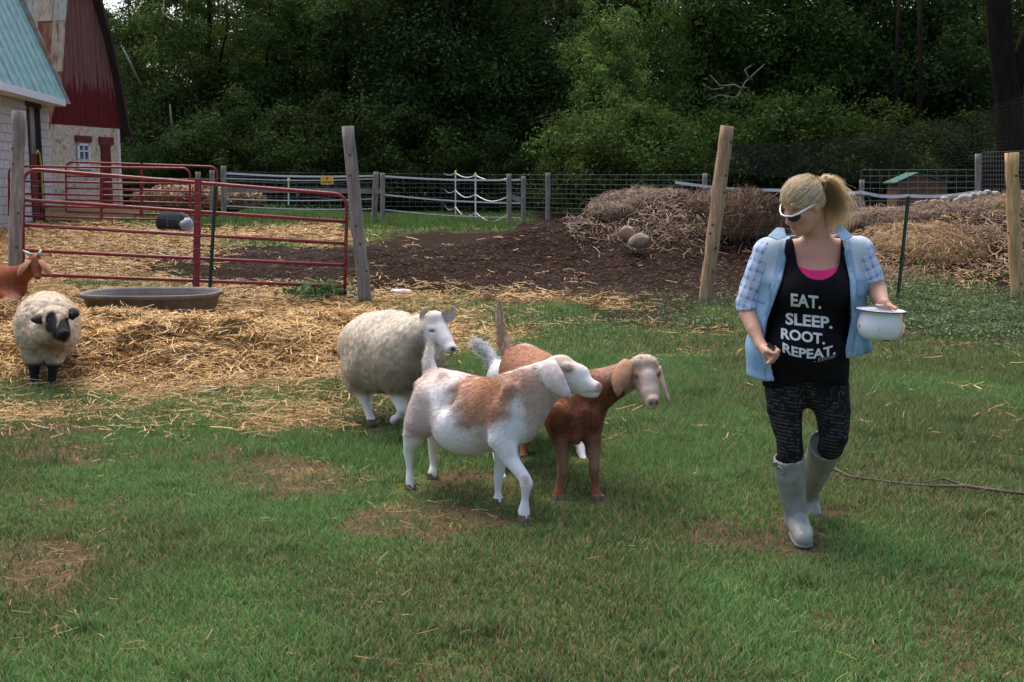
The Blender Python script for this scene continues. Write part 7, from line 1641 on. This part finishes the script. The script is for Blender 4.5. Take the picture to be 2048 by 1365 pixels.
    q = MB(); q.tube([P(1758, 607, 4.90) + np.array((.0, -.028, .0)) * 0 + (np.array((1., 0, .1)) * math.cos(a_) * .030 + np.array((0, 1., 0)) * math.sin(a_) * .030) + np.array((.018, -.0, -.004)) for a_ in np.linspace(0, 2 * math.pi, 17)[:-1]], .004, 6, closed=True); q.build('bracelet', mat('silver_band', (.65, .64, .62), .35), root, smooth=True)
    # small dark thing held in the fist
    a_, b2 = P(1524, 690, 4.835), P(1552, 706, 4.826); d = b2 - a_; L = np.linalg.norm(d); d /= L; n = np.array((0, -1., 0)); n = n - d * (n @ d); n /= np.linalg.norm(n); q = MB(); q.box(P(1543, 694, 4.852), .020, .004, .009, [d, n, np.cross(d, n)]); tag(q.build('dark_object', mat('dark_grey_case', (.035, .037, .045), .6)), 'small dark grey object held in the fist of the blonde person', 'handheld object')
    # ---- enamel pot
    rim = (P(1712, 618, 4.80) + P(1812, 623, 4.80)) / 2; tl2 = R(2.5); axp = [np.array((math.cos(tl2), 0, -math.sin(tl2))), np.array((0, 1., 0)), np.array((math.sin(tl2), 0, math.cos(tl2)))]
    H_ = .125; pot = thing('enamel_pot', 'round white enamel pot with dark rim held at the hip', 'pot', rim - axp[2] * H_)
    me = mat('white_enamel', (.70, .72, .76), .18, spec=.5, var=.03); c = rim - axp[2] * H_
    prof = [(.001, 0), (.058, 0), (.070, .006), (.083, .022), (.0905, .045), (.0915, .065), (.088, .088), (.083, .105), (.082, .112), (.088, .119), (.100, .1235), (.1045, .1245), (.099, .1275), (.086, .122), (.079, .114), (.080, .105), (.086, .085), (.088, .06), (.080, .02), (.05, .006), (.001, .006)]
    q = MB(); q.lathe(c, prof, 48, ax=axp); bw = q.build('bowl', me, pot, smooth=True)
    q = MB(); q.tube([c + axp[2] * .1245 + (axp[0] * math.cos(t) + axp[1] * math.sin(t)) * .1055 for t in np.linspace(0, 2 * math.pi, 49)[:-1]], .0026, 7, closed=True); q.build('rim', mat('navy_rim', (.012, .012, .022), .3), pot, smooth=True)
    mc = mat('chip', (.02, .018, .02), .8)
    for (an, z, s1, s2) in ((math.pi * 1.06, .055, .004, .008), (-1.45, .004, .016, .003), (-1.2, .002, .008, .003), (-1.9, .05, .0025, .002)):
        rr = float(np.interp(z, [0, .022, .045, .065], [.066, .083, .0905, .0915])); d = axp[0] * math.cos(an) + axp[1] * math.sin(an); tt = np.cross(axp[2], d); q = MB(); q.lathe(c + axp[2] * z + d * (rr + .0004), [(1, 0), (.6, .0006), (.001, .0006)], 9, ax=[tt * s1, axp[2] * s2, d]); q.build('chip', mc, bw)
build_woman()
